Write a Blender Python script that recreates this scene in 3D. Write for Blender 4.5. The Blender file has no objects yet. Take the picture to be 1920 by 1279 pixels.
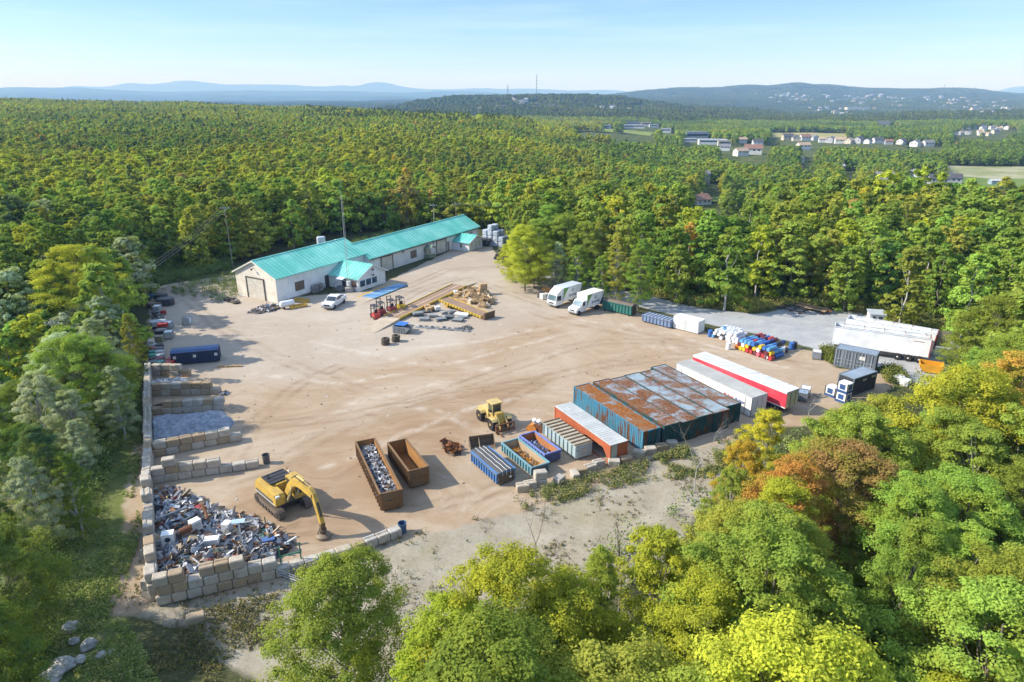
import bpy, math, random
import numpy as np
from mathutils import Vector, Matrix

S = bpy.context.scene
C = S.collection
R = math.radians
random.seed(7)
rng = np.random.default_rng(11)

# ------------------------------------------------------------------ camera, sky, sun, exposure
F, V0, CAMH = 1280.0, 170.0, 35.0           # focal length and horizon row in a 1920 px wide frame, camera height
PITCH = math.atan2(639.5 - V0, F)
cam_d = bpy.data.cameras.new("camera")
cam_d.sensor_width = 36.0
cam_d.lens = 36.0 * F / 1920.0
cam_d.clip_start = 0.5
cam_d.clip_end = 200000.0
cam = bpy.data.objects.new("camera", cam_d)
C.objects.link(cam)
cam.location = (0, 0, CAMH)
cam.rotation_euler = (math.pi / 2 - PITCH, 0, 0)
S.camera = cam

SUN_EL, SUN_AZ = R(35.0), R(-90.0)          # azimuth clockwise from +Y: the sun stands to the left
W = bpy.data.worlds.new("World")
S.world = W
W.use_nodes = True
nt = W.node_tree
for n in list(nt.nodes):
    nt.nodes.remove(n)
wo = nt.nodes.new("ShaderNodeOutputWorld")
bg = nt.nodes.new("ShaderNodeBackground")
sky = nt.nodes.new("ShaderNodeTexSky")
sky.sky_type = 'NISHITA'
sky.sun_disc = False
sky.sun_elevation = SUN_EL
sky.sun_rotation = SUN_AZ
sky.altitude = 300
sky.air_density = 1.0
sky.dust_density = 0.35
sky.ozone_density = 1.6
# thin streaks of high cloud, laid out by direction
tc = nt.nodes.new("ShaderNodeTexCoord")
mp = nt.nodes.new("ShaderNodeMapping")
mp.inputs['Scale'].default_value = (1.6, 1.6, 30.0)
cn = nt.nodes.new("ShaderNodeTexNoise")
cn.inputs['Scale'].default_value = 2.3
cn.inputs['Detail'].default_value = 7
cn.inputs['Roughness'].default_value = 0.58
cr = nt.nodes.new("ShaderNodeValToRGB")
cr.color_ramp.elements[0].position = 0.47
cr.color_ramp.elements[1].position = 0.78
cm = nt.nodes.new("ShaderNodeMath"); cm.operation = 'MULTIPLY'; cm.inputs[1].default_value = 0.42
mx = nt.nodes.new("ShaderNodeMixRGB")
mx.inputs[2].default_value = (7.6, 7.9, 8.3, 1)
L_ = nt.links.new
L_(tc.outputs['Generated'], mp.inputs['Vector'])
L_(mp.outputs['Vector'], cn.inputs['Vector'])
L_(cn.outputs['Fac'], cr.inputs['Fac'])
L_(cr.outputs['Color'], cm.inputs[0])
L_(cm.outputs[0], mx.inputs[0])
L_(sky.outputs['Color'], mx.inputs[1])
# the low sky is a clear, deeper blue than the model gives
sx = nt.nodes.new("ShaderNodeSeparateXYZ"); L_(tc.outputs['Generated'], sx.inputs[0])
er = nt.nodes.new("ShaderNodeValToRGB")
er.color_ramp.elements[0].position = 0.0; er.color_ramp.elements[0].color = (.34, .44, .57, 1)
er.color_ramp.elements[1].position = 0.40; er.color_ramp.elements[1].color = (1.0, 1.0, 1.0, 1)
e2 = er.color_ramp.elements.new(0.13); e2.color = (.29, .37, .53, 1)
mt_ = nt.nodes.new("ShaderNodeMixRGB"); mt_.blend_type = 'MULTIPLY'; mt_.inputs[0].default_value = 1.0
L_(sx.outputs['Z'], er.inputs['Fac']); L_(mx.outputs['Color'], mt_.inputs[1]); L_(er.outputs['Color'], mt_.inputs[2])
L_(mt_.outputs['Color'], bg.inputs['Color'])
bg.inputs['Strength'].default_value = 0.15
L_(bg.outputs['Background'], wo.inputs['Surface'])

sun_d = bpy.data.lights.new("sun", 'SUN')
sun_d.energy = 3.1
sun_d.angle = R(0.5)
sun_d.color = (1.0, 0.94, 0.83)
sun = bpy.data.objects.new("sun", sun_d)
C.objects.link(sun)
sdir = Vector((math.sin(SUN_AZ) * math.cos(SUN_EL), math.cos(SUN_AZ) * math.cos(SUN_EL), math.sin(SUN_EL)))
sun.rotation_euler = sdir.to_track_quat('Z', 'Y').to_euler()
sun.location = (-60, 60, 80)

S.view_settings.view_transform = 'Standard'
S.view_settings.look = 'None'
S.view_settings.exposure = 1.22
S.view_settings.gamma = 1.0
S.view_settings.use_curve_mapping = False
S.cycles.max_bounces = 5
S.cycles.diffuse_bounces = 3
S.cycles.glossy_bounces = 2
S.cycles.transmission_bounces = 3
S.cycles.volume_bounces = 0
S.cycles.transparent_max_bounces = 4
S.cycles.caustics_reflective = False
S.cycles.caustics_refractive = False
S.cycles.sample_clamp_indirect = 3.0
S.cycles.use_denoising = True

# ------------------------------------------------------------------ helpers
def G(u, v, z=0.0):
    """The point at height z that the photograph shows at pixel (u, v)."""
    x = (u - 960.0) / F
    y = -(v - 639.5) / F
    d = Vector((x, math.cos(PITCH) + y * math.sin(PITCH), -math.sin(PITCH) + y * math.cos(PITCH)))
    t = (z - CAMH) / d.z
    return Vector((d.x * t, d.y * t, z))

def proj(x, y, z):
    q = z - CAMH
    dep = y * math.cos(PITCH) - q * math.sin(PITCH)
    up = y * math.sin(PITCH) + q * math.cos(PITCH)
    return 960 + F * x / dep, 639.5 - F * up / dep

def rect(a, b, c, z=0.0):
    """Corner pixels a -> b (length) -> c (width) at height z: centre, length, width, heading of a -> b."""
    A, B, D = G(*a, z), G(*b, z), G(*c, z)
    d = (B - A); L = d.length; d.normalize()
    n = Vector((-d.y, d.x, 0))
    w = (D - B).dot(n)
    ctr = (A + B) / 2 + n * w / 2
    return Vector((ctr.x, ctr.y, 0)), L, abs(w), math.atan2(d.y, d.x)

class MB:
    """Collects shapes; build() links them as one mesh object."""
    def __init__(s):
        s.v = []; s.f = []; s.m = []; s.T = Matrix.Identity(4); s.mi = 0
    def add(s, vs, fs):
        o = len(s.v)
        for p in vs:
            q = s.T @ Vector(p)
            s.v.append((q.x, q.y, q.z))
        for f in fs:
            s.f.append(tuple(i + o for i in f)); s.m.append(s.mi)
        return s
    def box(s, x0, x1, y0, y1, z0, z1):
        return s.add([(x0, y0, z0), (x1, y0, z0), (x1, y1, z0), (x0, y1, z0), (x0, y0, z1), (x1, y0, z1), (x1, y1, z1), (x0, y1, z1)],
                     [(0, 3, 2, 1), (4, 5, 6, 7), (0, 1, 5, 4), (1, 2, 6, 5), (2, 3, 7, 6), (3, 0, 4, 7)])
    def cbox(s, x, y, z, sx, sy, sz):
        return s.box(x - sx / 2, x + sx / 2, y - sy / 2, y + sy / 2, z - sz / 2, z + sz / 2)
    def prism(s, pts, vec):
        n = len(pts); vec = Vector(vec)
        a = [Vector(p) for p in pts]
        return s.add([tuple(p) for p in a] + [tuple(p + vec) for p in a],
                     [tuple(range(n - 1, -1, -1)), tuple(range(n, 2 * n))] + [(i, (i + 1) % n, n + (i + 1) % n, n + i) for i in range(n)])
    def xz(s, pts, y0, y1):
        return s.prism([(p[0], y0, p[1]) for p in pts], (0, y1 - y0, 0))
    def yz(s, pts, x0, x1):
        return s.prism([(x0, p[0], p[1]) for p in pts], (x1 - x0, 0, 0))
    def cyl(s, p, q, r, r2=None, n=10, caps=True):
        p, q = Vector(p), Vector(q); r2 = r if r2 is None else r2
        d = (q - p)
        if d.length < 1e-6: return s
        d.normalize()
        a = d.orthogonal().normalized(); b = d.cross(a)
        vs = []
        for c, rr in ((p, r), (q, r2)):
            for i in range(n):
                t = 2 * math.pi * i / n
                vs.append(tuple(c + a * (rr * math.cos(t)) + b * (rr * math.sin(t))))
        fs = [(i, (i + 1) % n, n + (i + 1) % n, n + i) for i in range(n)]
        if caps: fs += [tuple(range(n - 1, -1, -1)), tuple(range(n, 2 * n))]
        return s.add(vs, fs)
    def tube(s, pts, r, n=6):
        for i in range(len(pts) - 1): s.cyl(pts[i], pts[i + 1], r, n=n)
        return s
    def lathe(s, prof, n=14, axis='z'):
        """prof: (radius, height) pairs from bottom to top; axis z or y."""
        vs, fs = [], []
        for r, h in prof:
            for i in range(n):
                t = 2 * math.pi * i / n
                p = (r * math.cos(t), r * math.sin(t), h)
                if axis == 'y': p = (p[0], h, -p[1])
                vs.append(p)
        k = len(prof)
        for j in range(k - 1):
            for i in range(n):
                fs.append((j * n + i, j * n + (i + 1) % n, (j + 1) * n + (i + 1) % n, (j + 1) * n + i))
        fs.append(tuple(range(n - 1, -1, -1))); fs.append(tuple((k - 1) * n + i for i in range(n)))
        return s.add(vs, fs)
    def sheet(s, pts):
        return s.add(pts, [tuple(range(len(pts)))])
    def build(s, name, mat, parent=None, smooth=False):
        me = bpy.data.meshes.new(name)
        me.from_pydata(s.v, [], s.f)
        mats = mat if isinstance(mat, (list, tuple)) else [mat]
        for m in mats: me.materials.append(m)
        if len(mats) > 1: me.polygons.foreach_set('material_index', s.m)
        if smooth: me.polygons.foreach_set('use_smooth', [True] * len(s.f))
        me.update()
        o = bpy.data.objects.new(name, me)
        C.objects.link(o)
        if parent is not None: o.parent = parent
        return o

def tag(o, label=None, cat=None, group=None, kind=None):
    if label: o['label'] = label
    if cat: o['category'] = cat
    if group: o['group'] = group
    if kind: o['kind'] = kind
    return o

def thing(name, label, cat, loc=(0, 0, 0), yaw=0.0, group=None):
    o = bpy.data.objects.new(name, None)
    o.empty_display_size = 0.3
    C.objects.link(o)
    o.location = loc; o.rotation_euler = (0, 0, yaw)
    return tag(o, label, cat, group)

def copy_tree(o, parent=None):
    c = o.copy(); C.objects.link(c)
    if parent is not None: c.parent = parent
    for ch in list(o.children): copy_tree(ch, c)
    return c

def dup(o, loc, yaw=0.0, label=None, group=None):
    c = copy_tree(o)
    c.location = loc; c.rotation_euler = (0, 0, yaw)
    return tag(c, label, None, group)

# ------------------------------------------------------------------ materials
class NM:
    def __init__(s, name):
        s.mat = bpy.data.materials.new(name); s.mat.use_nodes = True
        s.nt = s.mat.node_tree; s.b = s.nt.nodes['Principled BSDF']
        s.out = s.nt.nodes['Material Output']
        s.geo = s.nt.nodes.new('ShaderNodeNewGeometry')
        s.pos = s.geo.outputs['Position']
    def n(s, t, **kw):
        x = s.nt.nodes.new(t)
        for k, v in kw.items():
            if k in x.inputs: s.set(x.inputs[k], v)
            else: setattr(x, k, v)
        return x
    def set(s, sock, v):
        if isinstance(v, bpy.types.NodeSocket): s.nt.links.new(v, sock)
        elif isinstance(v, (tuple, list)) and sock.type == 'RGBA': sock.default_value = (v[0], v[1], v[2], 1)
        else: sock.default_value = v
    def noise(s, scale, detail=4, rough=.55, vec=None, dist=0.0):
        x = s.n('ShaderNodeTexNoise', Scale=scale, Detail=detail, Roughness=rough, Distortion=dist)
        s.nt.links.new(vec if vec is not None else s.pos, x.inputs['Vector'])
        return x.outputs['Fac']
    def map(s, scale=(1, 1, 1), rot=(0, 0, 0), vec=None, loc=(0, 0, 0)):
        x = s.n('ShaderNodeMapping')
        x.inputs['Scale'].default_value = scale; x.inputs['Rotation'].default_value = rot; x.inputs['Location'].default_value = loc
        s.nt.links.new(vec if vec is not None else s.pos, x.inputs['Vector'])
        return x.outputs['Vector']
    def ramp(s, fac, a, b, interp='LINEAR'):
        """0 below a, 1 above b."""
        x = s.n('ShaderNodeMapRange'); x.inputs['From Min'].default_value = a; x.inputs['From Max'].default_value = b
        if interp == 'S': x.interpolation_type = 'SMOOTHSTEP'
        s.nt.links.new(fac, x.inputs['Value'])
        return x.outputs['Result']
    def mix(s, fac, a, b, mode='MIX'):
        x = s.n('ShaderNodeMixRGB'); x.blend_type = mode
        s.set(x.inputs[0], fac); s.set(x.inputs[1], a); s.set(x.inputs[2], b)
        return x.outputs[0]
    def math(s, op, a, b=0.0):
        x = s.n('ShaderNodeMath'); x.operation = op
        s.set(x.inputs[0], a); s.set(x.inputs[1], b)
        return x.outputs[0]
    def attr(s, name):
        return s.n('ShaderNodeAttribute', attribute_name=name)
    def bump(s, h, strength=.3, dist=.05):
        x = s.n('ShaderNodeBump'); x.inputs['Strength'].default_value = strength; x.inputs['Distance'].default_value = dist
        s.nt.links.new(h, x.inputs['Height']); s.nt.links.new(x.outputs['Normal'], s.b.inputs['Normal'])
    def done(s, color, rough=.7, metal=0.0, spec=.3):
        s.set(s.b.inputs['Base Color'], color); s.set(s.b.inputs['Roughness'], rough)
        s.set(s.b.inputs['Metallic'], metal); s.b.inputs['Specular IOR Level'].default_value = spec
        return s.mat

_pc = {}
def paint(col, name='paint', dirt=.35, rust=0.0, rough=.55, metal=0.0, scale=1.0, dcol=(.16, .12, .085), rcol=(.22, .085, .03), spec=.35):
    key = (col, name, dirt, rust, rough, metal, scale, dcol, rcol)
    if key in _pc: return _pc[key]
    m = NM(name)
    a = m.noise(.55 * scale, 6, .62)
    b = m.noise(5.0 * scale, 5, .65)
    c = m.mix(m.ramp(a, .38, .66), tuple(x * .86 for x in col), tuple(min(1, x * 1.08) for x in col))
    if dirt > 0:
        f = m.math('MULTIPLY', m.ramp(m.noise(1.6 * scale, 7, .68), .45, .75), dirt)
        c = m.mix(f, c, dcol)
        c = m.mix(m.math('MULTIPLY', m.ramp(b, .5, .75), dirt * .5), c, tuple(x * .6 for x in dcol))
    if rust > 0:
        t = .72 - .34 * rust
        f = m.ramp(m.noise(.8 * scale, 8, .7, dist=.6), t, t + .07)
        c = m.mix(f, c, m.mix(m.ramp(b, .35, .7), rcol, tuple(x * .45 for x in rcol)))
    _pc[key] = m.done(c, rough, metal, spec)
    return _pc[key]

def glass(name='glass', col=(.025, .035, .045)):
    key = ('g', name, col)
    if key not in _pc:
        m = NM(name)
        c = m.mix(m.ramp(m.noise(.7, 3), .4, .7), col, tuple(x * 2.2 for x in col))
        _pc[key] = m.done(c, .08, 0, .6)
    return _pc[key]

BLACK = paint((.02, .02, .022), 'black rubber', dirt=.3, rough=.8)
DARK = paint((.045, .045, .048), 'dark steel', dirt=.4, rust=.25, rough=.6)
STEEL = paint((.34, .35, .36), 'grey steel', dirt=.35, rough=.45, metal=.4)
WHITE = paint((.78, .78, .76), 'white paint', dirt=.14, rough=.5)
WHITE2 = paint((.70, .70, .67), 'weathered white paint', dirt=.3, rough=.6)
RUST = paint((.17, .07, .03), 'rusty steel', dirt=.5, rough=.85, dcol=(.06, .03, .02))
RUSTL = paint((.36, .15, .045), 'light rust', dirt=.5, rough=.85, dcol=(.12, .05, .025))
YEL = paint((.60, .385, .07), 'yellow machine paint', dirt=.55, rough=.5)
YELP = paint((.62, .46, .17), 'faded yellow paint', dirt=.5, rough=.55)
RED = paint((.42, .04, .03), 'red paint', dirt=.3, rough=.5)
WOOD = paint((.47, .32, .16), 'pale wood', dirt=.35, rough=.8, scale=2)
WOODG = paint((.33, .27, .2), 'grey wood', dirt=.4, rough=.85, scale=2)
TEAL = None
GLASS = glass()
# ------------------------------------------------------------------ terrain
UC = [-1500, -400, 0, 300, 640, 900, 1100, 1300, 1500, 1650, 1800, 1920, 2300, 3400]
YK = [0, 150, 230, 300, 450, 600, 800, 1000, 1250, 1600, 2000, 2500, 3200, 4500, 6000, 7500, 10000, 13000, 17000, 24000]
ZT = {
 0:     [0]*14,
 150:   [0]*14,
 230:   [1, 1, 1, 1, 0, -2, -4, -7, -8, -8, -8, -8, -7, -5],
 300:   [2, 2, 2, 2, 1, -3, -7, -13, -15, -14, -15, -16, -14, -10],
 450:   [4, 4, 4, 4, 2, -2, -9, -17, -19, -19, -20, -21, -20, -16],
 600:   [7, 7, 7, 5, 4, 0, -11, -20, -21, -21, -22, -23, -23, -20],
 800:   [9, 9, 9, 6, 5, 0, -15, -22, -23, -23, -23, -24, -24, -22],
 1000:  [11, 11, 11, 7, 2, -8, -20, -25, -26, -26, -25, -25, -25, -24],
 1250:  [13, 13, 12, 6, -4, -18, -24, -28, -30, -31, -26, -25, -26, -25],
 1600:  [6, 6, 3, 0, -32, -26, -24, -31, -36, -37, -34, -32, -30, -28],
 2000:  [-14, -14, -14, -12, -46, -16, -14, -26, -42, -40, -30, -28, -28, -28],
 2500:  [-35, -35, -35, -32, -44, 12, 13, -22, -48, -48, -42, -40, -40, -36],
 3200:  [-52, -52, -52, -50, -52, -22, -20, -40, -60, -60, -58, -56, -52, -46],
 4500:  [-55, -55, -55, -54, -52, -50, -30, -14, -16, -26, -26, -30, -40, -40],
 6000:  [-62, -62, -62, -62, -62, -58, -6, 44, 66, 38, 44, 6, -20, -30],
 7500:  [-62, -62, -60, -62, -62, -60, -40, -10, 10, 0, 4, -30, -40, -40],
 10000: [-20, -20, 10, -20, -35, -50, -60, -60, -60, -60, -60, -60, -60, -60],
 13000: [40, 40, 58, 28, 10, -30, -50, -60, -60, -60, -60, -60, -40, -40],
 17000: [0, 0, 0, 0, 0, -20, -40, -60, -60, -60, -60, -60, -40, -40],
 24000: [0, 0, 0, 0, 0, -20, -40, -60, -60, -60, -60, -60, -60, -60]}
ZG = np.array([ZT[k] for k in YK], float)
LY = np.log(np.array(YK, float) + 120.0)
UA = np.array(UC, float)

def _h(i, j):
    return (np.sin(i * 127.1 + j * 311.7) * 43758.5453) % 1.0
def vnoise(x, y):
    i, j = np.floor(x), np.floor(y); fx, fy = x - i, y - j
    fx, fy = fx * fx * (3 - 2 * fx), fy * fy * (3 - 2 * fy)
    a = _h(i, j) * (1 - fx) + _h(i + 1, j) * fx
    b = _h(i, j + 1) * (1 - fx) + _h(i + 1, j + 1) * fx
    return a * (1 - fy) + b * fy
def fbm(x, y, o=4):
    t, a = 0, .5
    for k in range(o):
        t = t + a * vnoise(x * 2 ** k + 17.3 * k, y * 2 ** k - 9.1 * k); a *= .5
    return t

def smooth_cols(u):
    k = np.clip(np.searchsorted(UA, u) - 1, 0, len(UA) - 2)
    t = np.clip((u - UA[k]) / (UA[k + 1] - UA[k]), 0, 1)
    return k, t * t * (3 - 2 * t)

def terrain_z(x, y):
    x = np.asarray(x, float); y = np.maximum(np.asarray(y, float), .01)
    u = 960 + 1363 * x / y
    k, t = smooth_cols(u)
    ly = np.log(y + 120.0)
    r = np.clip(np.searchsorted(LY, ly) - 1, 0, len(LY) - 2)
    s = np.clip((ly - LY[r]) / (LY[r + 1] - LY[r]), 0, 1); s = s * s * (3 - 2 * s)
    z = (ZG[r, k] * (1 - t) + ZG[r, k + 1] * t) * (1 - s) + (ZG[r + 1, k] * (1 - t) + ZG[r + 1, k + 1] * t) * s
    amp = np.clip((y - 250) / 6000, 0, 1)
    sc = 60 + y * .09
    z = z + amp * 36 * (fbm(u * .012 + 3.1, np.log(y) * 3.3, 4) - .47) * np.clip(1.4 - y / 30000, .3, 1)
    # distant mountain chains
    def ridge(y0, wy, peaks):
        e = 0
        for (pu, hh, wu) in peaks: e = e + hh * np.exp(-((u - pu) / wu) ** 2)
        return e * np.exp(-((y - y0) / wy) ** 2) * (.8 + .4 * fbm(u * .02, u * 0 + 5.5, 5))
    z = z + ridge(12500, 1300, [(20, 34, 50), (110, 36, 60), (180, 18, 60), (460, 22, 60), (560, 20, 50), (830, 45, 60), (905, 40, 50), (640, 10, 80)])
    z = z + ridge(18500, 1200, [(-120, 150, 120), (150, 145, 60), (238, 150, 42), (300, 120, 60), (372, 172, 62), (330, 60, 60), (470, 165, 60), (545, 130, 60), (640, 128, 60), (712, 150, 36), (760, 100, 60), (880, 95, 80), (1010, 105, 80), (1140, 95, 60), (1600, 80, 60), (1700, 60, 80), (1905, 150, 40), (2000, 180, 90)])
    z = z + ridge(6000, 700, [(1300, 8, 40), (1400, 14, 40), (1492, 26, 28), (1545, 10, 26), (1190, 8, 30)])
    return z

def build_terrain():
    ys = np.concatenate([np.linspace(2, 150, 20), np.exp(np.linspace(math.log(160), math.log(23500), 210))])
    us = np.concatenate([np.linspace(-2600, -300, 24)[:-1], np.linspace(-300, 2220, 560), np.linspace(2220, 4500, 24)[1:]])
    UU, YY = np.meshgrid(us, ys)
    XX = (UU - 960) / 1363 * YY
    ZZ = terrain_z(XX, YY)
    ZZ = np.where(YY < 184, ZZ - .4, ZZ); ZZ = np.where(YY < 140, ZZ - 9, ZZ)
    ny, nx = XX.shape
    vs = np.stack([XX, YY, ZZ], -1).reshape(-1, 3)
    i = np.arange(ny * nx).reshape(ny, nx)
    fs = np.stack([i[:-1, :-1], i[:-1, 1:], i[1:, 1:], i[1:, :-1]], -1).reshape(-1, 4)
    return vs, fs

def np_mesh(name, vs, fs, mat, smooth=True, parent=None, link=True):
    me = bpy.data.meshes.new(name)
    nf, k = fs.shape
    me.vertices.add(len(vs)); me.vertices.foreach_set('co', np.asarray(vs, np.float32).ravel())
    me.loops.add(nf * k); me.loops.foreach_set('vertex_index', np.asarray(fs, np.int32).ravel())
    me.polygons.add(nf); me.polygons.foreach_set('loop_start', np.arange(nf, dtype=np.int32) * k)
    me.polygons.foreach_set('use_smooth', np.full(nf, smooth))
    me.update(calc_edges=True)
    for m in (mat if isinstance(mat, list) else [mat]): me.materials.append(m)
    o = bpy.data.objects.new(name, me)
    if link: C.objects.link(o)
    if parent is not None: o.parent = parent
    return o

m = NM('forest land')
far = m.ramp(m.n('ShaderNodeSeparateXYZ', Vector=m.pos).outputs['Y'], 1500, 5000)
n1 = m.noise(.012, 8, .7); n2 = m.noise(.0016, 6, .6); n3 = m.noise(.09, 4, .6)
forest_c = m.mix(m.ramp(n1, .35, .65), (.018, .038, .014), (.045, .075, .022))
forest_c = m.mix(m.ramp(n2, .55, .62), forest_c, (.07, .10, .035))
forest_c = m.mix(m.ramp(m.noise(.0045, 5, .75), .66, .69), forest_c, (.22, .22, .12))
floor_c = m.mix(m.ramp(n3, .4, .65), (.07, .095, .025), (.13, .14, .05))
m.bump(n1, 1.0, 14.0)
M_TERR = m.done(m.mix(far, floor_c, forest_c), .95, 0, .05)
tv, tf = build_terrain()
tag(np_mesh('terrain', tv, tf, M_TERR), kind='structure')

# ------------------------------------------------------------------ the yard ground: zones of soil, gravel and turf
def inpoly(x, y, poly):
    x = np.asarray(x); y = np.asarray(y)
    r = np.zeros(x.shape, bool)
    n = len(poly)
    for i in range(n):
        x0, y0 = poly[i]; x1, y1 = poly[(i + 1) % n]
        if y0 == y1: continue
        c = ((y0 > y) != (y1 > y)) & (x < (x1 - x0) * (y - y0) / (y1 - y0) + x0)
        r ^= c
    return r
def gp(pts): return [tuple(G(u, v).xy) for u, v in pts]

P_DIRT = gp([(283, 560), (300, 535), (440, 515), (520, 560), (690, 545), (905, 440), (950, 500), (1050, 530), (1140, 562), (1210, 592), (1330, 625), (1480, 650), (1560, 665), (1560, 690), (1650, 700), (1690, 705), (1640, 760), (1500, 800), (1400, 800), (1395, 822), (1250, 850), (1130, 905), (1000, 955), (760, 1010), (640, 1050), (520, 1090), (290, 1140), (268, 900), (272, 700)])
P_PALE = gp([(270, 545), (300, 520), (440, 500), (640, 440), (915, 440), (960, 480), (1100, 520), (1120, 560), (900, 640), (700, 680), (560, 720), (400, 720), (290, 680)])
P_GRAV = gp([(960, 495), (1100, 522), (1180, 548), (1300, 575), (1420, 590), (1500, 572), (1620, 590), (1660, 606), (1790, 640), (1810, 660), (1760, 740), (1690, 705), (1655, 690), (1550, 660), (1480, 640), (1330, 608), (1180, 570), (1080, 545), (980, 530)])
P_CLR = gp([(230, 1150), (250, 960), (268, 900), (290, 1140), (520, 1085), (640, 1045), (760, 1005), (960, 955), (1140, 895), (1260, 845), (1400, 810), (1450, 850), (1330, 930), (1290, 1000), (1200, 1080), (1050, 1200), (900, 1279), (500, 1290), (420, 1240), (380, 1180)])
P_CUT = gp([(200, 1160), (232, 960), (262, 760), (270, 760), (290, 1140), (270, 1150)])
P_TURF = gp([(60, 1290), (60, 1100), (150, 920), (220, 800), (262, 700), (268, 760), (262, 870), (250, 930), (268, 985), (240, 1080), (225, 1150), (250, 1185), (300, 1290)])
P_VERGE = gp([(955, 500), (1045, 512), (1100, 520), (1190, 545), (1300, 572), (1400, 587), (1470, 572), (1560, 577), (1650, 596), (1790, 628), (1830, 612), (1650, 578), (1560, 566), (1450, 563), (1250, 558), (1100, 511), (1000, 496)])

GS = .5
gx = np.arange(-120, 130.01, GS); gy = np.arange(4, 186.01, GS)
GX, GY = np.meshgrid(gx, gy)
def mask(poly, blur=1):
    a = inpoly(GX, GY, poly).astype(float)
    for _ in range(blur):
        p = np.pad(a, 1, mode='edge')
        a = (p[:-2, 1:-1] + p[2:, 1:-1] + p[1:-1, :-2] + p[1:-1, 2:] + p[1:-1, 1:-1]) / 5
    return a
P_BROWN = gp([(500, 880), (600, 815), (760, 760), (900, 720), (1060, 690), (1000, 750), (900, 800), (840, 900), (760, 980), (640, 1020), (540, 1040), (400, 960)])
def tracks(lines, w):
    a = np.zeros(GX.shape)
    for ln, gauge in lines:
        P = np.array(gp(ln)); t = np.linspace(0, 1, len(P)); tt = np.linspace(0, 1, 26)
        # smooth the drawn polyline a little
        Q = np.stack([np.interp(tt, t, P[:, 0]), np.interp(tt, t, P[:, 1])], 1)
        for _ in range(3): Q[1:-1] = (Q[:-2] + 2 * Q[1:-1] + Q[2:]) / 4
        for i in range(len(Q) - 1):
            d = Q[i + 1] - Q[i]; L = np.hypot(*d)
            if L < 1e-6: continue
            n_ = np.array([-d[1], d[0]]) / L
            lo = np.minimum(Q[i], Q[i + 1]) - 4; hi = np.maximum(Q[i], Q[i + 1]) + 4
            i0, i1 = np.searchsorted(gx, [lo[0], hi[0]]); j0, j1 = np.searchsorted(gy, [lo[1], hi[1]])
            if i1 <= i0 or j1 <= j0: continue
            X_, Y_ = GX[j0:j1, i0:i1], GY[j0:j1, i0:i1]
            tt_ = ((X_ - Q[i, 0]) * d[0] + (Y_ - Q[i, 1]) * d[1]) / L ** 2
            off = (X_ - Q[i, 0]) * n_[0] + (Y_ - Q[i, 1]) * n_[1]
            ins = (tt_ > -.02) & (tt_ < 1.02)
            v = sum(np.exp(-((off - s * gauge) / w) ** 2) for s in ((-1, 1) if gauge else (0,))) * ins
            a[j0:j1, i0:i1] = np.maximum(a[j0:j1, i0:i1], v)
    return a
DARKT = [([(420, 905), (520, 870), (640, 800), (800, 750), (1000, 715), (1180, 672)], .9), ([(430, 800), (600, 790), (760, 760), (930, 700), (1100, 640), (1250, 640)], .9), ([(560, 1000), (640, 900), (780, 820), (900, 780), (1040, 700)], .8), ([(1000, 585), (1060, 602), (1150, 618), (1260, 640), (1340, 660)], 1.0), ([(640, 685), (560, 720), (480, 790), (440, 860)], .8), ([(760, 960), (900, 930), (980, 890)], .7), ([(1540, 690), (1400, 668), (1260, 668), (1100, 690)], .9), ([(1030, 575), (900, 530), (860, 520), (780, 545), (700, 600)], .9), ([(950, 500), (840, 505), (760, 540)], .8), ([(350, 560), (420, 620), (560, 690), (700, 740)], .8), ([(660, 1010), (560, 1010), (460, 940)], .7), ([(1680, 700), (1560, 660), (1440, 620), (1260, 590), (1120, 545), (1000, 510)], .9)]
PALET = [([(580, 640), (820, 690), (1080, 620)], 0), ([(760, 655), (900, 640), (1000, 618)], 0), ([(1040, 612), (1085, 600), (1120, 605)], 0), ([(1160, 620), (1180, 605), (1200, 622)], 0), ([(600, 880), (700, 840), (860, 770), (1000, 740)], 0), ([(880, 800), (820, 770), (740, 760)], 0), ([(470, 700), (640, 720), (760, 700)], 0), ([(1200, 650), (1330, 655), (1480, 690)], 0), ([(640, 760), (760, 735), (920, 690)], 0), ([(1240, 612), (1300, 640), (1420, 672)], 0)]
Mdt, Mpt, Mbr = tracks(DARKT, .33), tracks(PALET, .5), mask(P_BROWN, 30)
Mdirt, Mgrav, Mclr, Mturf, Mverge, Mpale, Mcut = mask(P_DIRT, 6), mask(P_GRAV, 5), mask(P_CLR, 8), mask(P_TURF, 9), mask(P_VERGE, 6), mask(P_PALE, 36), mask(P_CUT, 5)
GZ = .06 * (fbm(GX * .12, GY * .12, 4) - .5)
GZ += Mclr * (1 - Mdirt) * (.5 * (fbm(GX * .22, GY * .22, 4) - .5) - .1)
GZ += Mturf * .7 * (fbm(GX * .16 + 9, GY * .16, 4) - .5) * (1 - Mdirt)
# the bank falling away left of the block wall
wa, wb = np.array(G(283, 700).xy), np.array(G(297, 1128).xy); wd_ = (wb - wa) / np.hypot(*(wb - wa))
dl = (GX - wa[0]) * wd_[1] - (GY - wa[1]) * wd_[0]
sm = lambda t: np.clip(t, 0, 1) ** 2 * (3 - 2 * np.clip(t, 0, 1))
GZ -= 6.5 * sm((dl - 6.5) / 13) * sm((100 - GY) / 24) * sm((-GX - 5) / 14)
edge = np.minimum.reduce([GX + 120, 130 - GX, GY - 4, 186 - GY])
GZ -= np.clip(1 - edge / 4, 0, 1) * .5
ny, nx = GX.shape
ii = np.arange(ny * nx).reshape(ny, nx)
yf = np.stack([ii[:-1, :-1], ii[:-1, 1:], ii[1:, 1:], ii[1:, :-1]], -1).reshape(-1, 4)

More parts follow.
